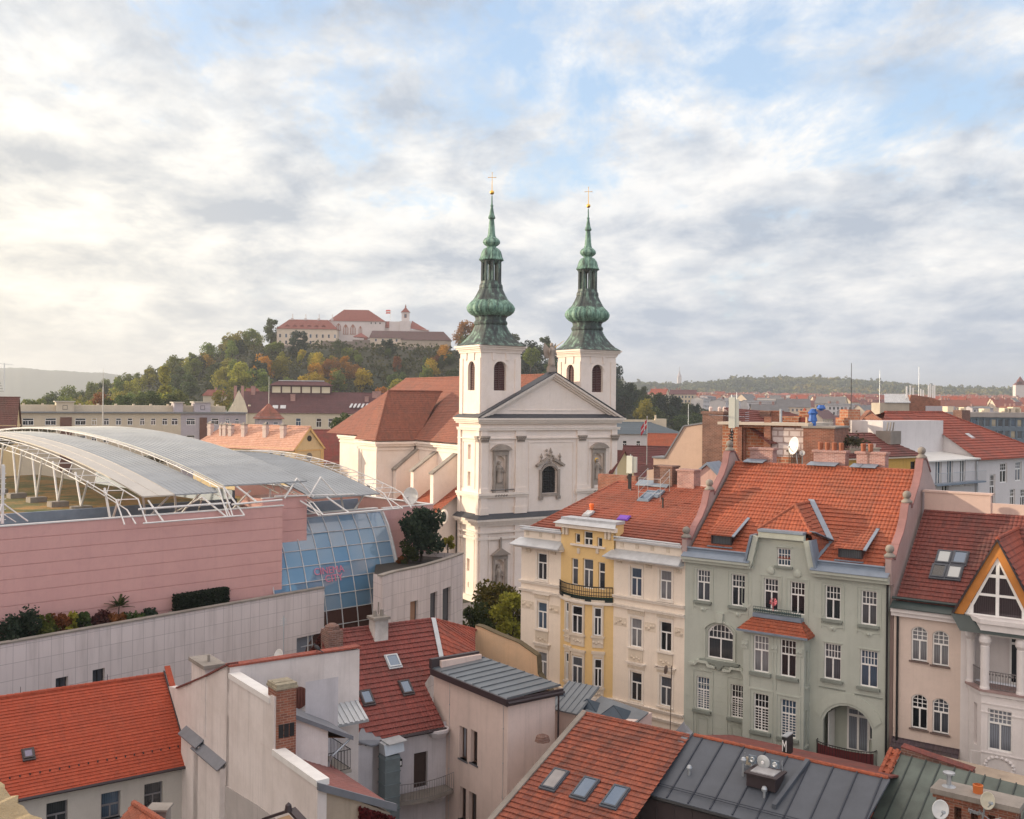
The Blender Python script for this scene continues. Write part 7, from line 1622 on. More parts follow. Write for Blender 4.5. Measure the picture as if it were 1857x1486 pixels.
caps(q,a,c2,.13,.36); q.build('roof',T_OR,t); q = MB(); q.poly([a + sd * 2 - V((0,0,2)),a - V((0,0,.1)),a - sd * 2 - V((0,0,2))]); q.poly([a + sd * 1.8 - V((0,0,2)),a - sd * 1.8 - V((0,0,2)),a - sd * 1.8 - V((0,0,12)),a + sd * 1.8 - V((0,0,12))]); q.build('wall',P_GREYW,t)
q = MB(); pc = at(289,1478,39.5); q.box(-.35,.35,-.3,.3,-.4,.25); q.box(-.42,.42,-.38,.38,.25,.33); q.build('chimney',CONC,t,Matrix.Translation(pc))
t = thing('gable_roof','dark brown pointed gable edge at the bottom beside the peeling wall','roof'); a = at(523,1474,40); q = MB(); u = V((.8,-.6,0)); bk = V((.6,.8,0)) * .35
for s in (-1,1): q.slab([a,a + u * s * 1.6 - V((0,0,.75)),a + u * s * 1.6 - V((0,0,.75)) + bk,a + bk],(0,0,.12))
q.lathe([(.16,0),(.12,.25),(.02,.35)],8,a + V((0,0,.05))); q.build('roof',BROWNM,t); q = MB(); q.poly([a + u * .0 + bk * .1 - V((0,0,.1)),a - u * 1.4 - V((0,0,.75)) + bk * .1,a - u * 1.4 - V((0,0,8)) + bk * .1,a + u * 1.4 - V((0,0,8)) + bk * .1,a + u * 1.4 - V((0,0,.75)) + bk * .1]); q.build('wall',P_TAN,t)
# small dish and aerial behind the white firewall
dish(at(507,1190,63.5),.42,'white satellite dish beside the whip aerial above the white fire wall',-40,15)
q = MB(); q.tube((0,0,-2),(0,0,2.0),.03)
for k in range(5): q.tube((-.25 + .02 * k,0,1.4 + .1 * k),(.25 - .02 * k,0,1.42 + .1 * k),.012); q.tube((0,-.25,1.4 + .1 * k),(0,.25,1.42 + .1 * k),.012)
solo(q,'whip_aerial',GALV,'thin whip aerial above the white fire wall','aerial',Matrix.Translation(at(514,1175,63.5)))
def bird(P,label,s=.2,ang=0):
 t = thing('bird',label,'bird',Matrix.Translation(P) @ Matrix.Rotation(R(ang),4,'Z')); q = MB(); q.lathe([(.02,-1.2 * s),(.35 * s,-.6 * s),(.5 * s,0),(.42 * s,.5 * s),(.25 * s,.8 * s)],8,(0,0,s),(.85,0,.5)); q.ball((.75 * s,0,1.6 * s),.28 * s,8); q.tube((.95 * s,0,1.6 * s),(1.3 * s,0,1.52 * s),.08 * s,.01); q.slab([(-.8 * s,-.15 * s,.5 * s),(-.8 * s,.15 * s,.5 * s),(-1.9 * s,.2 * s,.1 * s),(-1.9 * s,-.2 * s,.1 * s)],(0,0,.06 * s)); q.tube((.05 * s,.12 * s,0),(0,.12 * s,.6 * s),.04 * s); q.tube((.05 * s,-.12 * s,0),(0,-.12 * s,.6 * s),.04 * s); q.build('body',simple('dark_feathers',(.03,.03,.035),.7),t,None,True)
bx_,bz_ = w_g.hit(576,1188); bird(w_g.w(bx_,.1,w_zr + .2),'dark pigeon perched on the coping of the white fire wall',.24,150); bx_,bz_ = w_g.hit(588,1283); bird(w_g.w(bx_,-.4,bz_ + .05),'dark pigeon perched on the corrugated canopy',.22,30)

# ================================================================== middle distance
P_OCH = plaster('pale_ochre_render',(0.60,0.52,0.40),0.88,None,0.2); P_LIL = plaster('lilac_grey_render',(0.46,0.42,0.45),0.88,None,0.2); P_YE2 = plaster('soft_yellow_render',(0.70,0.54,0.30),0.9,None,0.15); P_TANW = plaster('salmon_beige_render',(0.52,0.38,0.30),0.88,None,0.12)
P_WH2 = plaster('cool_white_render',(0.64,0.61,0.61),0.9,None,0.2)
GWARM = glass('painted_sunset_glass',(0.05,0.055,0.06),(0.5,0.42,0.28),0.12,0.6); LANT = simple('bright_lantern_glass',(0.66,0.60,0.44),.2,0,.1,.4,0)  # GWARM paints a sunset reflection into the colour of some panes
def house(name,label,cat,f,L,W,ez,rz,wm,rm,hip=(0,0),wins=(),chim=(),group=None,ov=.5,cm=None,base=0.0,gable=None,course=.45):
 t = thing(name,label,cat,f.M,group); hs = []
 for z,xs,w,h in wins:
  for x in xs: hs.append((x - w / 2,x + w / 2,z,z + h))
 m = MB(); wall(m,0,L,base,ez,hs,0,.2); m.quad((0,0,base),(0,W,base),(0,W,ez),(0,0,ez)); m.quad((L,0,base),(L,W,base),(L,W,ez),(L,0,ez)); m.quad((0,W,base),(L,W,base),(L,W,ez),(0,W,ez))
 if hip[0] == 0: m.poly([(0,0,ez),(0,W,ez),(0,W / 2,rz - .1)])
 if hip[1] == 0: m.poly([(L,0,ez),(L,W,ez),(L,W / 2,rz - .1)])
 m.box(-.15,L + .15,-.15,W + .15,ez - .35,ez - .05); m.build('wall',wm,t)
 k = (rz - ez) / (W / 2); e = ez - ov * k; r = MB(); h0 = hip[0] or -.3; h1 = hip[1] or -.3; xa = -ov if hip[0] else -.3; xb = L + ov if hip[1] else L + .3
 A,B,C_,D = V((xa,-ov,e)),V((xb,-ov,e)),V((L - h1,W / 2,rz)),V((h0,W / 2,rz)); A2,B2 = V((xa,W + ov,e)),V((xb,W + ov,e))
 tiles(r,[A,B,C_,D],course,.05); tiles(r,[A2,B2,C_,D],course,.05)
 if hip[0]: tiles(r,[A,D,A2],course,.05)
 if hip[1]: tiles(r,[B,C_,B2],course,.05)
 caps(r,D,C_,.16,.8); ro = r.build('roof',rm,t)
 for a,b,c,d in hs: window(t,a,b,c,d,.1,split=.65,fw=.1,gm=GLASS)
 for x,y,w,d,h,cmn in chim:
  yy = W / 2 * (1 - abs(1 - y * 2)) ; zb = ez + k * min(y * W,W - y * W); q = MB(); q.box(x - w / 2,x + w / 2,y * W - d / 2,y * W + d / 2,zb - .8,zb + h); q.box(x - w / 2 - .1,x + w / 2 + .1,y * W - d / 2 - .1,y * W + d / 2 + .1,zb + h,zb + h + .18); q.build('chimney',cmn,ro)
 return t,ro
# functionalist block
a,b = atz(24,747,28.6),atz(446,748.5,28.6); bf = Fr(a,math.degrees(math.atan2(b.y - a.y,b.x - a.x)))
def build_block():
 f = bf; L = (b - a).length; t = thing('office_block','long flat roofed functionalist block with ochre and lilac wall bays','building',f.M); hs = []; cols = []
 for px,w in ((51,2.3),(92,2.3),(146,2.3),(171,1.1),(193,1.2),(215,1.2),(236,1.1),(258,1.1),(278,1.1),(299,1.2),(317,1.5),(346,2.1),(390,1.8),(413,1.0),(430,1.0)):
  x = f.hit(px,763)[0]
  for z in (25.6,21.6): hs.append((x - w / 2,x + w / 2,z,z + 1.6))
 xl = f.hit(328,770)[0]; ps = [f.hit(x_,765)[0] for x_ in (109,130,362,375)]
 m = MB(); wall(m,0,xl,0,28.3,[h for h in hs if h[1] < xl],0,.2); m.box(0,L,.4,12,0,28.2); m.build('wall',P_OCH,t)
 m = MB(); wall(m,xl,L,0,28.3,[h for h in hs if h[0] > xl],0,.2); m.build('lilac_wall',P_LIL,t)
 for k in range(0,len(ps),2): q = MB(); q.box(ps[k],ps[k + 1],-.25,-.001,15,27.4); q.build('brown_bay',simple('brown_tile_bay',(.16,.075,.055),.6),t)
 c = MB(); c.box(-.2,L + .2,-.5,12.2,28.3,28.65); c.build('roof_edge',simple('blue_grey_edge',(.20,.21,.22),.6),t)
 q = MB(); q.box(1,L * .92,4,11,28.65,30.1)
 for k in range(14): q.box(2 + k * 3.9,2.5 + k * 3.9,4.4,5.0,30.1,30.5)
 q.build('roof_storey',P_OCH,t)
 for x0,x1,y0 in ((102,134,729.5),(353,382,730.5),(316,332,731)):
  xa,zt = f.hit(x0,y0,2); xb,_ = f.hit(x1,y0,2); q = MB(); q.box(xa,xb,2,6,28.65,zt); o = q.build('stair_tower',P_OCH if x0 < 200 else P_LIL,t); q = MB(); q.box(xa - .3,xb + .3,1.7,6.3,zt,zt + .25); q.build('tower_cap',simple('pale_edge',(.5,.46,.40),.7),o)
  if x1 - x0 > 20: xm = (xa + xb) / 2; window(o,xm - .5,xm + .5,zt - 1.7,zt - .7,1.96,split=0,mul_=False,m=IRON)
 for h in hs: window(t,*h,y=.1,fw=.12,top=(0,0),low=(4,1) if h[1] - h[0] > 1.7 else None,split=.66,gm=GWARM if rnd.random() < .3 else GLASS)
build_block()
q = MB(); p = at(186,800,205); q.tube((0,0,0),(0,0,10.8),.14,.12); q.tube((0,0,10.8),(0,0,14.6),.07,.03); solo(q,'mast',simple('pale_pole',(.62,.60,.55),.5),'thin pale mast standing before the long ochre block','mast',Matrix.Translation(p))
# brown roof at the far left
hf = Fr(atz(27.5,771,27.2),20); hf = Fr(hf.w(-14,0,0),20); t_,r_ = house('tiled_house','steep brown roofed house cut by the left edge of the photo','house',hf,14,7,27.2,31.8,P_YE2,roof_tile('brown_roof_tile',(.17,.07,.055),(.13,.055,.045)),(0,0),chim=())
q = MB(); q.tube((0,0,-1),(0,0,3.2),.05)
for k in range(4): q.tube((-.9 + .15 * k,0,1.2 + .45 * k),(.9 - .15 * k,0,1.25 + .45 * k),.03); q.tube((0,-.5,1.3 + .45 * k),(0,.5,1.3 + .45 * k),.03)
solo(q,'television_aerial',IRON,'television aerial on the brown roof at the left edge','aerial',Matrix.Translation(hf.w(11,3.5,31.6)))
# sunlit pale orange roof with a row of chimneys
sz = 32 - (774 - 724.3) * 190 / 1850; P_ = at(561,774,190); lf = Fr(P_,-32); lo_ = Fr(lf.w(-27,-3.9,0),-32)
build_l,ro_l = house('long_house','long yellow house with sunlit pale orange roof and seven white chimneys','house',lo_,27,7.8,sz - 3.9,sz,P_YE2,T_SUN,(5,0),[(sz - 6.6,(3,6,9,12,15,18,21,24),1.2,1.7)])
for px,top in ((382,769),(402,771),(409,771),(419,772),(443,771),(482,771),(514,772)):
 x,z = lo_.hit(px,top,2.0); x2,zz = x,z; y = 2.0; w = .45 if px != 402 else .25; q = MB(); q.box(x - w,x + w,y - .42,y + .42,sz - 3.2,z); q.box(x - w - .1,x + w + .1,y - .52,y + .52,z - .7,z - .5); co = q.build('chimney',P_BOX,ro_l); q = MB(); q.box(x - w - .12,x + w + .12,y - .55,y + .55,z,z + .15); q.slab([(x - w,y - .4,z + .15),(x + w,y - .4,z + .15),(x + w * .4,y,z + .55),(x - w * .4,y,z + .55)],(0,.1,0)); q.build('chimney_cap',CONC,co)
q = MB(); q.lathe([(.55,0),(.55,.1)],14,(27.02,3.9,sz - 2.2),(1,0,0)); q.build('oculus',IRON,build_l); q = MB(); q.lathe([(.75,0),(.75,.1)],14,(27.02,3.9,sz - 5.6),(1,.0,0)); q.build('oculus',simple('oculus_grey',(.2,.18,.16),.7),build_l)
q = MB()
for s in (-1,1): q.slab([(27.15,3.9 + s * 4.2,sz - 4.2),(27.15,3.9,sz),(27.15,3.9,sz - .55),(27.15,3.9 + s * 3.7,sz - 4.2)],(.15,0,0))
q.box(27.02,27.1,0.0,.8,0,sz - 4.2); q.box(27.02,27.1,7.0,7.8,0,sz - 4.2); q.box(27.02,27.11,0,7.8,sz - 4.5,sz - 4.1); q.build('gable_trim',plaster('yellow_gable_trim',(.78,.52,.22),.9),build_l)
# red roof behind, beside the church
hf = Fr(at(568,838,222),14); ez_ = hf.hit(600,838)[1]; rz_ = hf.hit(600,780,8)[1]; house('tiled_house','plain wine red roof house just left of the church','house',hf,22,16,ez_,rz_,P_OCH,roof_tile('wine_plain_tile',(.25,.055,.045),(.2,.048,.04),.3,.4,.5),(0,0))
# purple roofed school with glazed lantern
pf = Fr(at(428,747,300),8); pz = pf.hit(560,748)[1]; prz = pf.hit(560,712,9)[1]
sch,sro = house('school_building','big purple brown roofed building with glazed roof lantern and pale stepped gable','building',pf,47,18,pz,prz,P_OCH,T_PURP,(0,3),[(pz - 4.4,(18,24,27.5,36,40),1.5,2.6),(pz - 8.5,(18,24,27.5,36,40),1.5,2.6)],[(4,.45,1.2,1.2,2.2,BRICKP),(41,.4,2.6,1,1.6,BRICKP),(44,.35,1.6,1,1.4,BRICKP),(38,.3,1.2,1,1.2,BRICKP),(16,.3,1.4,1,1.6,BRICKP)])
xa,zb = pf.hit(492,714,8); xb,zt = pf.hit(600,694,8); q = MB(); q.box(xa,xb,8,10.5,zb - 2,zb + .3); n_ = 6
for k in range(7): x = xa + (xb - xa) * k / 6; q.box(x - .22,x + .22,7.95,10.5,zb + .3,zt - 1.4)
q.box(xa,xb,7.96,10.5,zt - 1.4,zt - 1.0); lo = q.build('lantern',simple('purple_boards',(.09,.045,.05),.7),sro); q = MB(); q.box(xa + .1,xb - .1,8.1,10.4,zb + .3,zt - 1.4); q.build('glazing',LANT,lo)
q = MB(); q.add([(xa - .8,7.2,zt - 1),(xb + .8,7.2,zt - 1),(xb - 2,9.2,zt + .3),(xa + 2,9.2,zt + .3),(xa - .8,11.2,zt - 1),(xb + .8,11.2,zt - 1)],[(0,1,2,3),(1,5,2),(4,0,3),(5,4,3,2)]); q.build('lantern_roof',T_PURP,lo); q = MB(); q.box(xa + 2,xb - 2,9.0,9.4,zt + .3,zt + .55); q.build('ridge_glazing',ZINC,lo)
gx0 = pf.hit(414,745,-.3)[0]; gx1 = pf.hit(451,745,-.3)[0]; gp = [pf.hit(*p_,-.3) for p_ in ((414,745),(424,728),(428,718),(433,708),(438,718),(443,727),(449,745))]; q = MB(); q.xz(gp + [(gx1,0),(gx0,0)],-.35,.25); q.build('gable',plaster('pale_gable',(.70,.62,.48),.85),sch)
for px in (427,440): x,z = pf.hit(px,700,3); q = MB(); q.box(x - .4,x + .4,2.6,3.4,z - 4,z); q.build('chimney',BRICKP,sro)
for px in (499,513): x,z = pf.hit(px,740,1.5); q = MB(); q.slab([(x - .8,1.5,z - .3),(x + .8,1.5,z - .3),(x + .8,2.6,z + .6),(x - .8,2.6,z + .6)],(0,0,.2)); q.build('skylight',ZINC,sro)
for k in range(9): x,z = pf.hit(635 + 7 * k,737,1.8); q = MB(); q.slab([(x - .3,1.2,z - .5),(x + .3,1.2,z - .5),(x + .9,2.8,z + .6),(x + .3,2.8,z + .6)],(0,0,.2)); q.build('skylight',ZINC,sro)
# square pavilion with pyramid roof and flagpole
vf = Fr(at(470,757,243),24); vz = vf.hit(490,756)[1]; L_ = vf.hit(512,760)[0]; vx = vf.hit(447,760,4)[0]; vp,vr = house('pavilion','small square lilac pavilion with red pyramid roof','pavilion',vf,L_,L_ * 1.05,vz,vz + 3.2,P_LIL,roof_tile('pavilion_tile',(.34,.12,.085),(.27,.10,.07),.3,.4,.5),(L_ / 2 - .05,L_ / 2 - .05),[(vz - 3.1,(L_ * .3,L_ * .72),1.2,1.9)])
q = MB(); q.tube((0,0,0),(0,0,6.6),.1,.05); solo(q,'flagpole',simple('pale_pole',(.62,.60,.55),.5),'bare flagpole on top of the red pyramid roof','flagpole',Matrix.Translation(vf.w(L_ / 2,L_ / 2,vz + 3.1)))
# ------------------------------------------------------------------ right of the church
hf = Fr(at(1112,785,265),-4); zt = hf.hit(1180,786)[1]; L_ = hf.hit(1241,786)[0]
gb,gr = house('office_building','white building with a wide blue grey sheet roof right of the church','building',hf,L_,15,zt,zt + 2.6,P_WH2,simple('blue_grey_sheet',(.10,.135,.165),.45,.1,.15),(1,8),[(zt - 4.2,(3,6.5,9.3,12.5,15.5),1.1,2.2)],ov=.7)
q = MB(); q.box(0,L_ - 5,8,11,zt + 1,zt + 3.3); q.box(L_ - 7,L_ - 4,7.6,11.4,zt + 1,zt + 3.6); q.tube((L_ - 6.8,9,zt + 3),(L_ - 6.8,9,zt + 4.6),.25); q.build('roof_storey',P_OCH,gr)
hf = Fr(at(1122,828,205),-20); z0 = hf.hit(1150,842)[1]; house('tiled_house','low house with dark wine red roof below the flagpole','house',hf,13,10,z0 - 2.5,z0 + 3.4,P_OCH,roof_tile('dark_wine_tile',(.16,.045,.045),(.13,.04,.04),.3,.4,.5),(0,0))
hf = Fr(at(1174,812,230),-12); z0 = hf.hit(1180,812)[1]; house('tiled_house','house with bright orange ridge roof behind the flagpole','house',hf,11,9,z0 - .6,z0 + 3.0,P_OCH,T_OR,(0,3),(),[(8,.35,1.2,.8,1.2,BRICK)])
hf = Fr(at(1118,838,176),48); z0 = hf.hit(1118,838)[1]; hy = thing('gabled_house','yellow gabled house squeezed between the church and the phone mast','house',hf.M); q = MB(); q.xz([(-1,0),(5.2,0),(5.2,z0 - 1.6),(2.1,z0 + 1.7),(-1,z0 - 1.6)],0,8); q.build('wall',P_YE2,hy); q = MB()
for s in (-1,1): q.xz([(2.1 + s * 3.6,z0 - 2.0),(2.1,z0 + 1.75),(2.1,z0 + 1.95),(2.1 + s * 3.7,z0 - 1.85)],-.35,8)
q.build('roof',T_DK,hy)
t = thing('flagpole','flagpole flying a red flag with a white cross above the orange roofs','flagpole',Matrix.Translation(at(1173,815,198))); q = MB(); q.tube((0,0,-3),(0,0,6.2),.09,.06); q.ball((0,0,6.25),.14,8); q.build('pole',simple('pale_pole',(.62,.60,.55),.5),t)
def flag(t,w,h,z,s=-1):
 R_,W_ = simple('red_cloth',(.52,.03,.05),.8,0,.1),simple('white_cloth',(.7,.68,.66),.8,0,.05)
 for mt,u0,u1,v0,v1 in ((R_,0,.34,0,.42),(R_,.48,1,0,.42),(R_,0,.34,.58,1),(R_,.48,1,.58,1),(W_,.34,.48,0,1),(W_,0,.34,.42,.58),(W_,.48,1,.42,.58)):
  q = MB(); n = 4
  for i in range(n):
   a_,b_ = u0 + (u1 - u0) * i / n,u0 + (u1 - u0) * (i + 1) / n; F_ = lambda u,v: V((s * w * u * .55,.25 * math.sin(u * 5),z - h * v - u * w * .75)); q.slab([F_(a_,v0),F_(b_,v0),F_(b_,v1),F_(a_,v1)],(0,.03,0))
  q.build('flag_field',mt,t)
flag(t,2.2,1.7,5.9)
# salmon firewall with tall brick chimney stack
ff = Fr(at(1277,800,98),-34); t = thing('fire_wall','salmon beige fire wall sloping up to a tall brick chimney stack','wall',ff.M); fp = [ff.hit(*p_) for p_ in ((1173,853),(1185,852),(1185,829),(1206.5,831),(1241,774),(1277,768.5))]
q = MB(); q.xz([(fp[0][0],0)] + fp + [(fp[-1][0],0)],0,9); q.build('wall',P_TANW,t); q = MB()
for a_,b_ in zip(fp[3:5],fp[4:6]): d_ = V((b_[0] - a_[0],b_[1] - a_[1])).normalized(); nn = V((-d_.y,d_.x)) * .14; q.xz([a_,b_,(b_[0] + nn.x,b_[1] + nn.y),(a_[0] + nn.x,a_[1] + nn.y)],-.12,9.1)
q.box(fp[2][0] - .1,fp[3][0],-.15,2,fp[3][1] - .05,fp[3][1] + .12); q.build('coping',GREYM,t)
q = MB(); xa,zt = ff.hit(1274,747,-.3); xb = ff.hit(1311,750,-.3)[0]; q.box(xa,xb,-.3,1.6,0,zt - .2); q.box(xa - .12,xb + .12,-.42,1.72,zt - .2,zt + .05); co = q.build('chimney_stack',BRICKD,t); q = MB(); [q.lathe([(.16,0),(.2,.3),(.1,.45)],8,(xa + .5 + k,.5,zt + .05)) for k in (0,.9,1.4,2.2)]; q.build('chimney_pot',P_BOX,co)
t = thing('dormer_hut','little pink gabled dormer hut with dark louvre window under the brick stack','hut',Matrix.Translation(at(1278,888,84)) @ Matrix.Rotation(R(-30),4,'Z')); q = MB(); q.xz([(-1.5,-1.2),(1.7,-1.2),(1.7,.6),(.2,2.0),(-1.5,.6)],0,3); q.build('wall',plaster('hut_pink',(.62,.42,.37),.9),t); q = MB(); q.xz([(-1.8,.4),(.2,2.05),(.2,2.25),(-1.9,.5)],-.2,3.1); q.xz([(2.6,-.2),(.2,2.05),(.2,2.25),(2.7,-.1)],-.2,3.1); q.build('roof',BLUEZ,t); q = MB(); q.box(-.9,.9,-.06,-.001,-1.1,.3); wo = q.build('window',WHITE,t); q = MB(); q.box(-.55,.55,-.08,-.061,-1.0,.2); q.build('louvre',simple('dark_louvre',(.05,.045,.05),.6),wo)
# raw brick building with white block infill
kf = Fr(at(1310,800,92),-30); bb = thing('brick_building','raw orange brick building with flat slab roof and white block infill','building',kf.M)
def build_brickb():
 f = kf; X = lambda px,y=0: f.hit(px,800,y)[0]; zt = (f.hit(1312,768)[1] + f.hit(1463,775)[1]) / 2; x1 = X(1459)
 q = MB(); wall(q,0,x1,0,zt,[(X(1344),X(1386),zt - 4.6,zt - .25),(X(1399),x1 - .05,zt - 2.75,zt - .15)],0,.55); q.box(X(1344) - .1,X(1386) + .1,.56,.8,zt - 5,zt); q.box(.0,x1,.9,9,0,zt - .02); q.quad((0,0,0),(0,.9,0),(0,.9,zt),(0,0,zt)); q.build('wall',BRICKO,bb)
 q = MB(); q.box(X(1399) + .02,x1 - .06,.06,.5,zt - 2.73,zt - .16); q.build('block_infill',BLOCK,bb); q = MB(); q.box(X(1387),X(1399),-.3,-.001,zt - 8,zt + .75); q.build('brick_pier',BRICK,bb)
 q = MB(); q.box(X(1338),X(1346),-.12,-.001,zt - 6,zt - .05); q.box(X(1346) - .02,X(1350),.2,.5,zt - 4,zt - .3); q.build('door_jamb',BRICK,bb)
 q = MB(); q.box(-.3,x1 + .4,-.5,9.2,zt,zt + .24); q.build('roof_slab',plaster('pale_slab',(.55,.48,.40),.8),bb)
 q = MB(); xb,zb = X(1513,-.6),f.hit(1490,777,-.6)[1]; q.box(x1 + .03,xb,-.6,5,0,zb); q.build('brick_tower',BRICK,bb); q = MB(); q.box(x1 - .1,xb + .1,-.75,5.1,zb,zb + .15); q.build('tower_cap',CONC,bb)
 for px0,px1,yt,y,mt in ((1338,1356,746,5,BRICKD),(1378,1397,745,4,BRICKD),(1397,1415,745,4.2,BRICK),(1420,1448,755,3,BRICKO),(1449,1466,745,3.5,BRICKO)):
  a_,z = f.hit(px0,yt,y); b_ = f.hit(px1,yt,y)[0]; q = MB(); q.box(a_,b_,y,y + .9,zt - .1,z - .12); q.box(a_ - .08,b_ + .08,y - .08,y + .98,z - .12,z); q.build('chimney',mt,bb)
 a_,z = f.hit(1457,733,3.5); q = MB(); q.add([(a_ - .7,3.3,z - 1.6),(a_ + .7,3.3,z - 1.6),(a_ + .7,4.6,z - 1.6),(a_ - .7,4.6,z - 1.6),(a_,3.95,z - .3)],[(0,1,4),(1,2,4),(2,3,4),(3,0,4)]); q.build('gablet',T_RED,bb)
 for px,y0_,y1_,r_,mt in ((1416,742,767,.12,GALV),(1463,757,775,.1,P_TAN),(1472,757,778,.1,P_TAN),(1476,742,775,.2,simple('blue_tarpaulin',(.03,.12,.42),.5))):
  x,z = f.hit(px,y0_,1.5); q = MB(); q.tube((x,1.5,zt - .2),(x,1.5,z),r_); q.build('pipe',mt,bb)
 x,z = f.hit(1474,745,1.6); q = MB(); q.lathe([(.1,-.6),(.4,-.4),(.3,.1),(.45,.3),(.2,.6),(.05,.7)],7,(x,1.6,z - .5)); q.lathe([(.1,0),(.4,.2),(.25,.5)],7,(x + .7,1.7,z)); q.build('tarpaulin',simple('blue_tarpaulin',(.03,.12,.42),.5),bb)
 a_,z = f.hit(1431,832); q = MB(); [q.box(a_ + k * .18,a_ + k * .18 + .05,-.12,-.05,z - .7,z + .6) for k in range(9)]; q.box(a_ - .2,a_ + 1.8,-.2,.0,z + .6,z + .75); q.build('grille',simple('rust_grille',(.10,.07,.05),.7),bb)
build_brickb()
cell_mast('mobile_phone_mast','tall pale phone mast with aerials before the orange brick wall',at(1327,832,80),5.0,-20)
t = thing('yagi_aerial','long yagi aerials on the mast in front of the brick stack','aerial',Matrix.Translation(at(1322,753,80))); q = MB(); q.tube((-1.6,0,.0),(1.3,0,-.15),.02); q.tube((0.2,0,-1),(.2,0,1.6),.03); q.tube((.65,.2,-.6),(.65,.2,1.8),.03)
for k in range(12): x = -1.5 + k * .24; q.tube((x,-.2,-.01 * k),(x,.2,-.01 * k),.014)
for k in range(5): q.tube((1.25,-.1,-.45 + .16 * k),(1.6,.1,-.4 + .16 * k),.02)
q.build('boom',GALV,t)
dish(at(1442,809,82),.72,'big white satellite dish before the white block infill',-74,10,None,1.6); dish(at(1455,822,82.5),.22,'tiny white satellite dish right beside the big one on the brick building',-20,10)
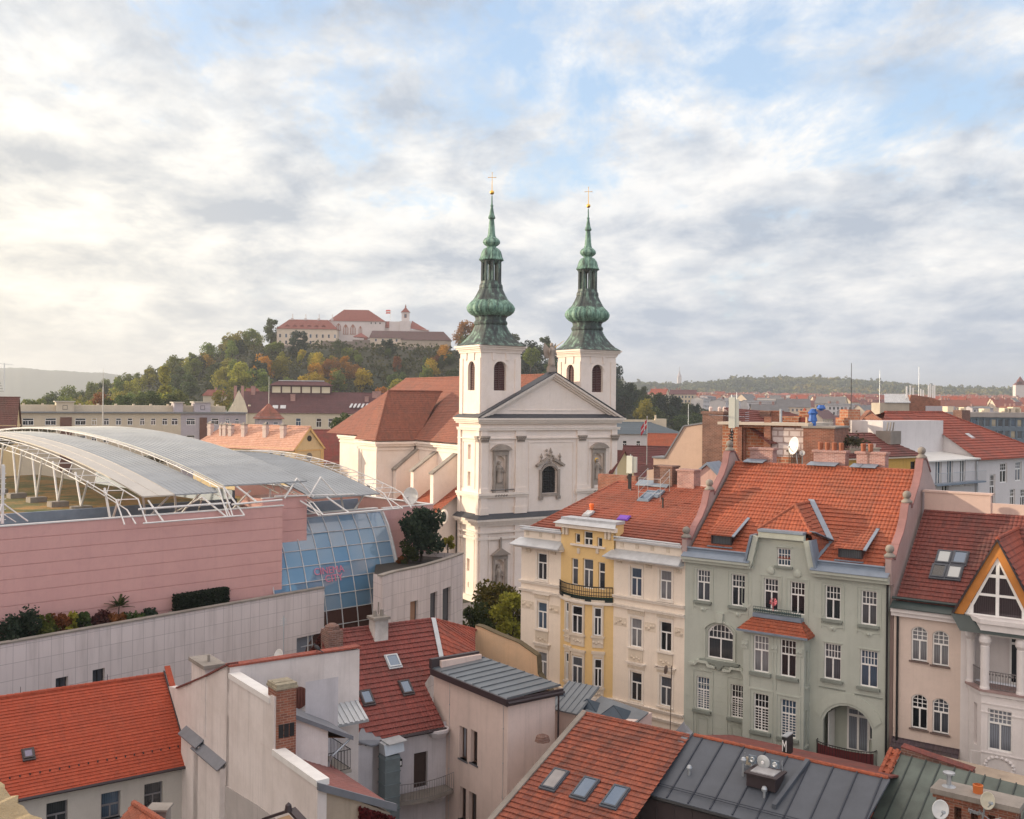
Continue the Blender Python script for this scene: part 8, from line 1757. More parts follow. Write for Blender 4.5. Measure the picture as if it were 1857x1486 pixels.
# ------------------------------------------------------------------ right hand roofscape
rf = Fr(at(1770,832,100),38.8); wh = thing('corner_house','white house with a big red tiled roof and white flat roofed wing','house',rf.M)
def build_wh():
 f = rf; EZ = f.hit(1800,831)[1]; hs = []
 for px,py,w,h in ((1800,889,1.15,3.1),(1820,858,1.5,2.0),(1847,855,1.4,2.0),(1836,905,1.1,2.0),(1855,905,1.2,2.0)):
  x,z = f.hit(px,py); hs.append((x - w / 2,x + w / 2,z - h / 2,z + h / 2))
 yq0 = f.hx(1676,764,0); ya0,za0 = yq0; k0 = (za0 - EZ) / ya0; n0 = V((0,-k0,1)); o0,d0 = f._r(1695,748); yr0 = (o0 + d0 * ((V((0,0,EZ)) - o0).dot(n0) / d0.dot(n0))).y; rv = V((f.hit(1708,747,yr0)[0],yr0,EZ + k0 * yr0)); n0 = V((0,-k0,1)); o0,d0 = f._r(1857,808); Q = o0 + d0 * ((V((0,0,EZ)) - o0).dot(n0) / d0.dot(n0)); Bq = rv + (Q - rv) * ((EZ - .1 - rv.z) / (Q.z - rv.z))
 L = max(9,Bq.x - .4); m = MB(); wall(m,0,L,0,EZ,hs,0,.25); m.quad((L,0,0),(L,14,0),(L,14,EZ),(L,0,EZ)); m.quad((0,0,0),(0,14,0),(0,14,EZ),(0,0,EZ))
 # white gable wall facing the viewer's left
 RZ = f.hx(1690,748,0)[1]
 yq = [f.hx(px,py,0) for px,py in ((1770,831),(1676,764),(1601,766))]
 m.yz([(yq[0][0],0),(yq[0][0],yq[0][1]),(yq[1][0],yq[1][1]),(yq[1][0] + .01,yq[1][1]),(yq[1][0] + .01,0)],.0,.3)
 m.build('wall',P_WH2,wh); ga = MB(); ya = yq[1][0]; za = yq[1][1]
 r = MB(); ry,rz = f.hx(1708,747,5.5); A,B = V((-.3,-.5,EZ - .1)),V((L + 2,-.5,EZ - .1)); k = (za - EZ) / ya; yr = yr0; zr = EZ + k * yr
 xrl = f.hit(1605,747,yr)[0]; xal = f.hit(1601,766,ya)[0]; gq = MB(); gq.yz([(ya,za - 2),(ya,za),(yr,zr - .12),(yr + 1.6,za),(yr + 1.6,za - 2)],xal + .25,xal + .5); gq.build('brick_gable',BRICK,wh); B = V((Bq.x,-.5,EZ - .1)); tiles(r,[A,B,V((rv.x,yr,zr)),V((-.3,yr,zr))],.45,.05); tiles(r,[B,V((Bq.x,2 * yr,EZ - .1)),V((rv.x,yr,zr))],.45,.05); tiles(r,[V((xal,ya,za + .05)),V((-.3,ya,za + .05)),V((-.3,yr,zr)),V((xrl,yr,zr))],.45,.05); tiles(r,[V((-.3,2 * yr,EZ)),V((Bq.x,2 * yr,EZ)),V((rv.x,yr,zr)),V((-.3,yr,zr))],.45,.05); caps(r,(xrl,yr,zr),(rv.x,yr,zr),.15); caps(r,(rv.x,yr,zr),B,.15); tiles(r,[V((xal,yr + 1.6,za)),V((-.3,yr + 1.6,za)),V((-.3,yr,zr)),V((xrl,yr,zr))],.45,.05)
 ro = r.build('roof',T_RED,wh)
 # wing to the left: white attic wall, flat pale roof, front with French windows and balcony
 fx = f.hit(1680,838,-.1)[0]; zf = f.hit(1720,836,-.1)[1]; hs2 = []
 for px in (1702,1723,1746): x,z = f.hit(px,858,-.1); hs2.append((x - .55,x + .55,z - 1.25,z + 1.25))
 for px,py,w,h in ((1776 - 62,905,1.2,2.6),): x,z = f.hit(px,py,-.1); hs2.append((x - w / 2,x + w / 2,z - h / 2,z + h / 2))
 m = MB(); wall(m,fx,-.02,0,zf,hs2,-.1,.25); m.quad((fx,-.1,0),(fx,12,0),(fx,12,zf),(fx,-.1,zf)); m.build('wing_wall',P_WH2,wh)
 q = MB(); q.slab([(fx - .3,-.5,zf),(-.02,-.5,zf),(-.02,ya * .62,zf + .5),(fx - .3,ya * .62,zf + .5)],(0,0,.12)); q.build('flat_roof',simple('pale_membrane',(.60,.60,.58),.6,0,.1,.6),wh)
 xw = f.hit(1601,780,ya * .62)[0]; q = MB(); q.box(xw,-.05,ya * .62,ya + 2,zf - 3,za + .1); q.build('attic_wall',P_WH2,wh)
 q = MB(); x,z = f.hit(1712,878,-.9); q.box(fx + .1,-.1,-1.1,-.12,z - .15,z + .0); bo = q.build('balcony',BLUEZ,wh); q = MB(); railing(q,[(fx + .1,-1.05,z),(-.1,-1.05,z)],1.0,.22,.014,.02); q.build('railing',GALV,bo)
 for h in hs: window(wh,*h,y=.12,top=(3,2),split=.62,fw=.1)
 for h in hs2: window(wh,*h,y=.02,split=.0,fw=.1)
 q = MB(); q.tube((-.25,-.25,0),(-.25,-.25,EZ - .2),.1); q.build('downpipe',GALV,wh)
 x,z = f.hit(1747,812,.3); q = MB(); q.box(-.02,-.001,0,.001,0,.001)
 # grey chimney in front of the attic
 x,zt = f.hit(1620,782,2.5); q = MB(); q.box(x - 1.0,x + .7,2.2,3.6,zf - 3,zt - 1.2); co = q.build('chimney',BRICKD,wh); q = MB(); q.box(x - 1.05,x + .75,2.15,3.65,zt - 1.2,zt); [q.tube((x - .6 + k * .5,2.8,zt),(x - .4 + k * .5,2.8,zt + .8),.07) for k in range(3)]; q.build('chimney_head',CONC,co)
 for px,yt in ((1744,744),): x,z = f.hit(px,yt,yr); q = MB(); q.box(x - .9,x + .9,yr - .5,yr + .5,zr - 1,z); q.build('chimney',BRICKD,ro)
 q = MB(); x,z = f.hit(1820,804,2.5); kk = (EZ + k * 2.6); q.slab([(4.2,2.6,EZ + k * 2.6 + .1),(5.0,2.6,EZ + k * 2.6 + .1),(5.0,3.3,EZ + k * 3.3 + .1),(4.2,3.3,EZ + k * 3.3 + .1)],(0,0,.08)); q.build('skylight',ZINC,ro)
build_wh()
# dark red roofed yellow house between brick and white houses
yf = Fr(at(1604,832,92),34); yh = thing('tiled_house','yellow house under dark red roofs with a planted roof terrace','house',yf.M)
def build_yh():
 f = yf; EZ = f.hit(1630,829)[1]; x0 = f.hit(1512,830)[0]; x1 = f.hit(1666,830)[0]; hs = []; x,z = f.hit(1657,853); hs.append((x - .5,x + .3,z - .9,z + .8)); m = MB(); wall(m,x0,x1,0,EZ,hs,0,.2); m.quad((x1,0,0),(x1,8,0),(x1,8,EZ),(x1,0,EZ)); m.build('wall',plaster('strong_yellow',(.62,.38,.10),.9),yh)
 for h in hs: window(yh,*h,m=BROWNM)
 q = MB(); q.box(x0,x1 + .3,-.35,.0,EZ - .1,EZ + .12); q.build('cornice',P_CREAM2,yh)
 r = MB(); w = 3.2; tiles(r,[(x0,-.4,EZ + .05),(x1 + .4,-.4,EZ + .05),(x1 - 2.8,w,EZ + 2.1),(x0,w,EZ + 2.1)],.4,.05); tiles(r,[(x1 + .4,-.4,EZ + .05),(x1 + .4,8,EZ + .05),(x1 - 2.8,w,EZ + 2.1)],.4,.05)
 bx,bz = f.hit(1602,790,w + .5); zt = f.hit(1570,768,w + 3)[1]; tiles(r,[(x0 - 4,w + .5,EZ + 1.2),(x0 + 9,w + .5,EZ + 1.6),(x0 + 5,w + 6,zt + 1.0),(x0 - 4,w + 6,zt + 1.4)],.4,.05); ro = r.build('roof',T_DK,yh)
 a_,z = f.hit(1520,795,1.6); b_ = f.hit(1558,795,1.6)[0]; q = MB(); q.box(a_,b_,1.6,4.5,z - 2.2,z + .1); q.build('terrace_opening',BROWNM,ro)
 a_,z = f.hit(1535,822,.6); b_ = f.hit(1590,822,.6)[0]; q = MB(); q.box(a_,b_,.3,.6,EZ - 3,z + .3); q.box(a_ - .1,b_ + .1,.2,.7,z + .3,z + .42); q.build('stained_wall',plaster('stained_wall',(.50,.42,.33),.6,(.25,.21,.17),.6),yh)
 q = MB(); rr_ = random.Random(4)
 for k in range(9): q.lathe([(.12,0),(.18,.35)],8,(a_ + .3 + k * (b_ - a_ - .5) / 9,.45,z + .42))
 q.build('flower_pot',P_BOX,yh)
 for px0,px1,yt,y in ((1538,1560,743,6),(1531,1538,758,5.5)): a2,z = f.hit(px0,yt,y); b2 = f.hit(px1,yt,y)[0]; q = MB(); q.box(a2,b2,y,y + 1,z - 6,z); q.build('chimney',BRICKO,ro)
 g = [f.hit(*p_,7) for p_ in ((1560,765),(1579,744),(1602,766),(1602,800),(1560,800))]; q = MB(); q.xz(g,7,7.5); q.build('gable_wall',BRICK,yh)
build_yh()
q = MB(); rr = random.Random(8); pp_ = [(rr.gauss(0,.55),rr.gauss(0,.3),abs(rr.gauss(0,.4))) for _ in range(260)]; leaf_cloud(q,pp_,.22,rr); solo(q,'potted_shrub',leaf('terrace_leaf',(.05,.045,.03),(.10,.09,.05)),'withered shrub on the roof terrace of the yellow house','shrub',Matrix.Translation(at(1549,808,90)))
# rooftop plant building with silver roof and red brick part
zf_ = Fr(at(1600,746,230),-6); t = thing('rooftop_works','boxy roof storey with ribbed silver roof and red brick hall','building',zf_.M); L1 = zf_.hit(1649,740)[0]; L2 = zf_.hit(1707,740)[0]; z1 = zf_.hit(1620,731)[1]; q = MB(); q.box(-.5,L1,0,8,0,z1); q.build('wall',plaster('stained_grey_beige',(.46,.40,.33),.75,None,.4),t)
q = MB(); zt = zf_.hit(1630,716,3)[1]; q.slab([(.4,-.3,z1),(L1 + .2,-.3,z1),(L1 + .5,3.5,zt),(1.3,3.5,zt)],(0,0,.1)); n = 14
for k in range(n): x = .4 + (L1 - .2) * k / n; q.slab([(x,-.3,z1 + .1),(x + .12,-.3,z1 + .1),(x + .12 + .9 * (1 - k / n) ,3.5,zt + .1),(x + .9 * (1 - k / n),3.5,zt + .1)],(0,0,.12))
q.build('silver_roof',ZINC,t); q = MB(); q.box(L1 + .1,L2,.5,9,0,z1 + .5); q.xz([(L1 + .1,z1 + .5),(L1 + .6,z1 + 1.9),(L2 - 2,z1 + 1.3),(L2,z1 + .5)],.5,9); q.build('brick_hall',BRICK,t)
q = MB(); q.box(L1 + 3.6,L2 + 3,.1,4,0,z1 - .6); q.build('grey_annex',P_LIL,t)
t = thing('antenna_group','cluster of white panel antennas above the red brick roof hall','antennas',zf_.M @ Matrix.Translation((L1,1.5,z1 + 1.8)))
for k,(x,h) in enumerate(((-.2,2.0),(.6,2.2),(1.2,1.7),(2.9,1.4),(3.4,1.2),(4.6,2.3),(5.0,2.5),(5.5,2.2),(5.9,2.4))): q = MB(); q.box(x - .14,x + .14,-.1,.1,-.6,h); q.build('panel_antenna',WHITE,t)
# grey office slab with a grid of windows
of = Fr(at(1712,762,205),6); t = thing('office_slab','grey modern office slab with a grid of blue framed windows','building',of.M)
zt = of.hit(1780,748)[1]; zw = of.hit(1780,757)[1]; hs = []; L_ = 24
for r_ in range(4):
 for c_ in range(17): hs.append((.5 + c_ * 1.38,1.55 + c_ * 1.38,zw - 1.9 - r_ * 2.35,zw - .35 - r_ * 2.35))
m = MB(); wall(m,0,L_,0,zw,hs,0,.3); m.build('wall',plaster('blue_grey_frame',(.15,.19,.23),.9),t); q = MB(); q.box(-.2,L_,-.3,12,zw,zt); q.build('parapet',plaster('grey_beige_band',(.38,.34,.32),.85),t)
for h in hs: window(t,*h,y=.2,split=.0,mul_=False,m=BLUEZ,fw=.1,gm=GWARM)
q = MB(); rr = random.Random(6)
for k in range(9): x = rr.uniform(1,22); q.box(x,x + rr.uniform(.5,1.5),4,6,zt,zt + rr.uniform(.4,1.3))
q.build('roof_plant',P_OCH,t);
q = MB(); q.tube((0,0,0),(0,0,9),.06,.03); solo(q,'radio_mast',IRON,'tall thin black radio mast behind the brick chimneys','mast',Matrix.Translation(at(1543,770,100) - V((0,0,3.0))))
for i,(px,y0_,y1_,d_,lb) in enumerate(((1248,733,790,110,'pale short mast on the salmon fire wall'),(1595,672,745,240,'thin dark mast left of the silver roofed works'),(1666,665,735,240,'thin pale mast above the red brick roof hall'))):
 b0 = at(px,y1_,d_); h_ = (y1_ - y0_) * d_ / 1850; q = MB(); q.tube((0,0,-1),(0,0,h_),.00032 * d_,.0002 * d_); solo(q,'mast',GALV,lb,'mast',Matrix.Translation(b0))
q = MB(); q.lathe([(.9,0),(.9,.3)],16,(0,0,0),(-.6,-.8,0));

# added unseen block left of the frame, sized to shade the courtyards
hf = Fr((-98,12,0),0); house('shade_block','unseen tall block added left of the view to shade the courtyards','building',hf,29,86,34,42,P_OCH,T_RED,(6,6),[(z,[2.5 + 3.2 * k for k in range(9)],1.4,2.2) for z in (20,24.5,29)],())

# ================================================================== terrain, castle hill, trees, distance
def sst(a,b,x): t = max(0,min(1,(x - a) / (b - a))); return t * t * (3 - 2 * t)
def crest(px):
 pts = [(900,72),(1130,78),(1230,73),(1290,82),(1330,91),(1420,96),(1520,94),(1620,83),(1720,73),(1857,69),(2200,60)]
 for (a,b),(c,d) in zip(pts[:-1],pts[1:]):
  if a <= px <= c: return b + (d - b) * (px - a) / (c - a)
 return pts[0][1] if px < pts[0][0] else pts[-1][1]
def terr_z(x,y):
 px = CX + F * x / max(y,60.0)
 rs = sst(-.06,.10,x / max(y,60.0))
 z = rs * (20 * sst(330,820,y) + 19 * sst(780,2350,y) + max(0,crest(px) - 39) * sst(2380,2950,y))
 dx = x + 100; dy = y - 715; s = 150 if dx < 0 else 128; g = math.exp(-(max(0,abs(dx) - 35) / s) ** 2) * math.exp(-((dy / (150 if dy < 0 else 260)) ** 2))
 g = min(1.0,g * 1.12)
 z += g * 60 + sst(280,520,y) * 6 * (1 - rs)
 return z
def build_ground():
 rs = [0,30,60,100,150,200,250] + [300 + 30 * i for i in range(28)] + [1200 + 100 * i for i in range(20)] + [3300,3800,4500,6000,8000,11000]
 na = 200; vs = []; fs = []
 for r in rs:
  for i in range(na + 1):
   t = R(-48 + 96 * i / na); x,y = r * math.sin(t),r * math.cos(t); vs.append((x,y,terr_z(x,y)))
 for j in range(len(rs) - 1):
  for i in range(na): k = j * (na + 1) + i; fs.append((k,k + 1,k + na + 2,k + na + 1))
 k = len(vs); vs += [(-11000,-300,-.02),(11000,-300,-.02),(11000,11000,-.02),(-11000,11000,-.02)]; fs.append((k,k + 1,k + 2,k + 3))
 me = bpy.data.meshes.new('ground'); me.from_pydata(vs,[],fs); me.update(); me.polygons.foreach_set('use_smooth',[True] * len(fs))
 def gm(m,nt,N,L,b):
  o = tcoord(N,L); n = nnoise(N,L,o,.012,6,.6); n2 = nnoise(N,L,o,.15,6,.6); c = nmix(N,L,nramp(N,L,n2,[(.4,0.0),(.65,1.0)]),(.03,.036,.018),(.05,.046,.03)); c = nmix(N,L,nramp(N,L,n,[(.45,0.0),(.6,1.0)]),c,(.02,.03,.015)); L.new(c,b.inputs['Base Color']); b.inputs['Roughness'].default_value = .95
 me.materials.append(mat('ground_mix',gm)); o = link('ground',me); o['kind'] = 'structure'
build_ground()
q = MB(); q.xy([ch.w(-26,-14,0)[:2],ch.w(40,-14,0)[:2],ch.w(40,1,0)[:2],ch.w(-26,1,0)[:2]],.004,.03); o = q.build('pavement',plaster('paving_grey',(.26,.235,.22),.8)); o['kind'] = 'structure'
# ---- far hills
def ridge(name,prof,d,depth,seed,col):
 vs = []; fs = []; rr = random.Random(seed); n = 90
 for i in range(n + 1):
  t = i / n * (len(prof) - 1); k = min(int(t),len(prof) - 2); f_ = t - k; px = prof[k][0] + (prof[k + 1][0] - prof[k][0]) * f_; py = prof[k][1] + (prof[k + 1][1] - prof[k][1]) * f_
  p = at(px,py + rr.uniform(-.7,.7) ,d); u = V((p.x,p.y,0)).normalized()
  for s,zf in ((-1.0,0),(-.6,.35),(-.3,.68),(-.1,.92),(0,1),(.25,.9),(1,0)): b_ = p + u * depth * s; vs.append((b_.x,b_.y,max(-1,(p.z + 5) * zf - 5 + (rr.uniform(-1,1) if 0 < zf < 1 else 0))))
 for i in range(n):
  for j in range(6): a_ = i * 7 + j; fs.append((a_,a_ + 7,a_ + 8,a_ + 1))
 me = bpy.data.meshes.new(name); me.from_pydata(vs,[],fs); me.update(); me.polygons.foreach_set('use_smooth',[True] * len(fs)); me.materials.append(simple(name + '_cover',col,.95,0,.3,.01,0)); o = link(name,me); o['kind'] = 'structure'
ridge('hills',[(-160,672),(-60,668),(0,667),(40,667.5),(80,671),(120,673),(160,675.5),(195,677),(225,682),(260,692),(300,706),(340,716)],4400,1000,1,(.055,.065,.04))
ridge('far_hills',[(120,690),(190,683),(230,678.5),(270,678),(310,682),(360,690),(420,705)],6000,900,2,(.05,.06,.045))
q = MB(); p = at(251,681,5950); q.tube(p - V((0,0,15)),p + V((0,0,11)),3,2.7); q.lathe([(3.5,9),(9,18),(9,20),(2,21)],12,p); solo(q,'water_tower',P_LIL,'tiny mushroom shaped water tower on the far left hills','tower')
t = thing('tower_crane','faint tower crane on the hills at the left edge','crane'); p = at(8,666,2500); q = MB(); q.box(p.x - 1,p.x + 1,p.y - 1,p.y + 1,p.z - 60,p.z + 10); q.build('mast',GALV,t); q = MB(); q.slab([p + V((-28,0,9)),p + V((22,0,5)),p + V((22,0,6.2)),p + V((-28,0,10.2))],(0,1,0)); q.build('jib',GALV,t)
# ---- trees
L_DG = leaf('dark_green_leaf',(0.035,0.060,0.022),(0.09,0.115,0.034)); L_MG = leaf('green_leaf',(0.085,0.125,0.028),(0.20,0.225,0.048)); L_OL = leaf('olive_leaf',(0.18,0.18,0.03),(0.34,0.30,0.05)); L_YE = leaf('yellow_leaf',(0.27,0.20,0.02),(0.46,0.32,0.035)); L_PO = leaf('poplar_leaf',(.17,.17,.03),(.32,.29,.05)); L_OR = leaf('orange_leaf',(0.32,0.14,0.018),(0.50,0.23,0.025)); L_RU = leaf('rust_leaf',(0.19,0.08,0.025),(0.30,0.13,0.04)); L_BG = leaf('blue_green_leaf',(0.018,0.038,0.026),(0.045,0.065,0.04))
BARK = simple('bark',(.07,.055,.04),.9,0,.3,3,.3)
def crown_pts(rr,n,R_,H,z0,lobes,kind='round'):
 out = []; L_ = []
 for _ in range(lobes):
  a = rr.uniform(0,6.28); v = rr.random()
  if kind == 'column': r = R_ * (.25 + .5 * rr.random()) * (1 - abs(v - .35) * .9); L_.append((V((r * math.cos(a),r * math.sin(a),z0 + H * v)),R_ * rr.uniform(.35,.6)))
  elif kind == 'cone': r = R_ * (1 - v) * .8; L_.append((V((r * math.cos(a),r * math.sin(a),z0 + H * v)),R_ * (.18 + .4 * (1 - v))))
  else: r = R_ * math.sqrt(rr.random()) * .78 * math.sqrt(max(.05,1 - (v * 1.5 - .6) ** 2)); L_.append((V((r * math.cos(a),r * math.sin(a),z0 + H * (.1 + .8 * v))),R_ * rr.uniform(.26,.48)))
 for _ in range(n):
  c,r = L_[rr.randrange(len(L_))]; d = V((rr.gauss(0,1),rr.gauss(0,1),rr.gauss(0,1))).normalized(); out.append(c + d * r * (rr.random() ** .35))
 return out,L_
def tree_mesh(seed,m,R_,H,n,leafs,kind='round',trunk=2.5,lobes=14,split=False):
 rr = random.Random(seed); pts,lb = crown_pts(rr,n,R_,H,trunk,lobes,kind); c = MB(); leaf_cloud(c,pts,leafs,rr); nt = len(c.f); t = MB()
 t.tube((0,0,-1.0),(0,0,trunk + H * .55),max(.12,R_ * .065),max(.05,R_ * .025),7)
 for p,r in lb[:9]: t.tube((0,0,trunk + (p.z - trunk) * .3),p,R_ * .03,R_ * .008,5)
 if split: return c,t
 k = len(c.v); c.v += t.v; c.f += [tuple(i + k for i in f) for f in t.f]
 me = bpy.data.meshes.new('tree'); me.from_pydata(c.v,[],c.f); me.update(); me.materials.append(m); me.materials.append(BARK); me.polygons.foreach_set('material_index',[0] * nt + [1] * (len(c.f) - nt)); return me
TM = {}
def tm(kind,v,m):
 key = (kind,v,m.name)
 if key not in TM:
  R_,H,tr,lb = {'round': (5.5,10,2.6,16),'tall': (4.6,13,3.0,18),'column': (3.0,15,1.2,20),'cone': (3.2,13,1.2,18),'bush': (4.2,5.5,.6,12)}[kind]
  TM[key] = tree_mesh(v * 31 + len(kind) * 7,m,R_,H,1700,.66,'column' if kind == 'column' else 'cone' if kind == 'cone' else 'round',tr,lb)
 return TM[key]
trr = random.Random(21); CNAME = {L_PO.name: 'yellow green',L_DG.name: 'dark green',L_MG.name: 'mid green',L_OL.name: 'olive green',L_YE.name: 'yellow',L_OR.name: 'orange',L_RU.name: 'rust brown',L_BG.name: 'bluish green'}
KN = {'round': 'round crowned','tall': 'tall','column': 'columnar','cone': 'pointed','bush': 'low bushy'}
def plant(x,y,kind,m,s=1.0,label=None,group=None,z=None,v=None):
 me = tm(kind,trr.randrange(4) if v is None else v,m); zz = (terr_z(x,y) if z is None else z) - .3
 o = link('tree',me,None,Matrix.Translation((x,y,zz)) @ Matrix.Rotation(trr.uniform(0,6.28),4,'Z') @ Matrix.Diagonal((s * trr.uniform(.9,1.12),s * trr.uniform(.9,1.12),s * trr.uniform(.92,1.12),1)))
 return tag(o,label,'tree',group)
def topz(kind): return {'round': 12.2,'tall': 15.5,'column': 16,'cone': 14,'bush': 6}[kind]
placed = []
def feat(px,py_top,d,kind,m,s,label):                       # a tree one can point to: crown top seen at this pixel
 p = at(px,py_top,d); h = topz(kind) * s; zg = p.z - h; plant(p.x,p.y,kind,m,s,label,None,zg); placed.append((p.x,p.y,7 * s))
for a_ in ((300,672,420,'column',L_PO,1.15,'tall yellowish poplar rising above the long ochre block'),(438,598,690,'round',L_OL,1.3,'olive crown on the skyline left of the dark castle tree'),(457,597,690,'round',L_MG,1.25,'olive tree on the skyline nearer the castle'),(493,584,700,'tall',L_DG,1.35,'tall dark tree touching the left end of the castle'),(541,598,640,'tall',L_BG,1.6,'big dark tree in front of the castle wing windows'),(415,610,680,'tall',L_OL,1.3,'loose olive tree high on the left slope skyline'),(378,626,660,'round',L_MG,1.2,'thin green tree on the left slope skyline'),(375,640,640,'round',L_YE,1.2,'bright yellow green tree on the left slope below the skyline'),(312,652,640,'round',L_MG,1.25,'airy green tree left of the slope behind the poplar'),(345,650,650,'round',L_OL,1.2,'olive tree on the left slope right of the poplar'),
           (510,650,600,'round',L_OL,1.25,'large olive gold tree on the slope under the dark castle tree'),(575,660,600,'round',L_OR,1.0,'orange tree midway on the castle slope'),(573,645,620,'round',L_OL,1.2,'olive tree on the slope below the castle bastion'),(610,672,585,'round',L_OR,1.2,'bright orange tree above the roof lantern'),(660,677,585,'round',L_YE,1.25,'golden tree on the lower slope right of the roof lantern'),(640,655,600,'round',L_RU,1.2,'rust brown tree in the middle of the castle slope'),(636,633,640,'round',L_MG,1.15,'light green tree close under the castle bastion'),(703,618,650,'tall',L_BG,1.3,'dark tall tree in front of the long castle barracks'),(615,618,650,'round',L_DG,1.0,'round dark tree beside the castle bastion'),(783,658,600,'round',L_YE,1.2,'yellow topped tree on the slope near the church tower'),(806,627,640,'round',L_OR,.95,'orange topped tree right at the end of the castle bastion'),(753,694,560,'bush',L_YE,1.2,'lime yellow bush peeping over the church roof'),(1168,727,520,'round',L_OL,1.3,'olive gold tree on the dark slope right of the church'),(620,752,270,'round',L_DG,.8,'dark green tree in front of the purple roofed building'),(404,708,420,'round',L_OL,.85,'yellow green tree beside the little red roofed villa'),(455,742,380,'bush',L_RU,.7,'dark rusty bush below the little villa'),(963,630,590,'round',L_MG,1.1,'green tree between the two church towers')):
 feat(*a_)
cnt = 0; tries = 0
def pyt_of(x,y): return H0 + RO * (CX + F * x / y - CX) - (terr_z(x,y) + 12 - CZ) * F / y
while cnt < 285 and tries < 30000:
 tries += 1; x = trr.uniform(-330,175); y = trr.uniform(470,730); px = CX + F * x / y
 if terr_z(x,y) < 11: continue
 if any((x - a_) ** 2 + (y - b_) ** 2 < (.46 * (r_ + 6)) ** 2 for a_,b_,r_ in placed): continue
 if y > 650 and -168 < x < -34: continue
 if px > 640 and px < 830 and pyt_of(x,y) > 745: continue
 w = trr.random();
 s_ = 0
 if px < 330: m = trr.choice((L_MG,L_OL,L_OL,L_MG,L_DG))
 elif px < 470: m = trr.choice((L_DG,L_MG,L_MG,L_OL,L_OL,L_BG))
 elif px < 720: m = trr.choice((L_DG,L_MG,L_OR,L_RU,L_YE,L_OL,L_OL,L_MG,L_BG))
 elif px < 900: m = trr.choice((L_DG,L_BG,L_MG,L_RU,L_DG))
 else: m = trr.choice((L_DG,L_BG,L_BG,L_DG))
 kind = trr.choice(('round','round','round','tall','tall','bush' if 480 < px < 830 else 'round')); s = trr.uniform(.85,1.5)
 zt = terr_z(x,y) + topz(kind) * s; pyt = H0 + RO * (px - CX) - (zt - CZ) * F / y
 lim = 1e9
 if 500 < px < 825: lim = 646
 elif px >= 1110: lim = 688 + (px - 1115) * .33
 elif px < 330: lim = 742 - (px - 30) * .27
 elif px < 500: lim = 660 - (px - 330) * .42
 lim -= trr.uniform(-4,11) if px < 500 else 0
 if lim < 1e8 and pyt < lim:
  s = max(.5,(CZ + (H0 + RO * (px - CX) - lim) * y / F - terr_z(x,y)) / topz(kind)); zt = terr_z(x,y) + topz(kind) * s; pyt = H0 + RO * (px - CX) - (zt - CZ) * F / y
  if pyt < lim - 14: continue
 placed.append((x,y,7 * s)); side = 'left flank' if px < 480 else ('slope below the castle' if px < 850 else 'dark slope right of the church')
 g = '%s %s trees on the %s' % (CNAME[m.name],KN[kind],side); plant(x,y,kind,m,s,'%s %s tree on the %s' % (CNAME[m.name],KN[kind],side),g); cnt += 1
ur = random.Random(55); q = MB()
for k in range(5200):
 x = ur.uniform(-330,175); y = ur.uniform(440,745); z = terr_z(x,y)
 if z < 10 or (y > 672 and -168 < x < -34): continue
 h = ur.uniform(1.5,4.5); leaf_cloud(q,[(x + ur.gauss(0,2),y + ur.gauss(0,2),z + h * ur.random()) for _ in range(9)],1.7,ur)
o = q.build('undergrowth',leaf('undergrowth_leaf',(.03,.042,.016),(.075,.07,.022)),None,None,False,False); o['kind'] = 'stuff'
# low belt of trees behind the long block
for k in range(26):
 px = 60 + k * 10.5 + trr.uniform(-4,4); d = trr.uniform(330,430); m = trr.choice((L_MG,L_OL,L_DG,L_RU,L_MG)); kd = trr.choice(('round','round','tall')); s = trr.uniform(.75,1.0); py = 733 - (px - 60) * .05 + trr.uniform(-9,6); p = at(px,py,d)
 plant(p.x,p.y,kd,m,s,'%s %s tree in the belt behind the long block' % (CNAME[m.name],KN[kd]),'%s %s trees behind the long block' % (CNAME[m.name],KN[kd]),p.z - topz(kd) * s)
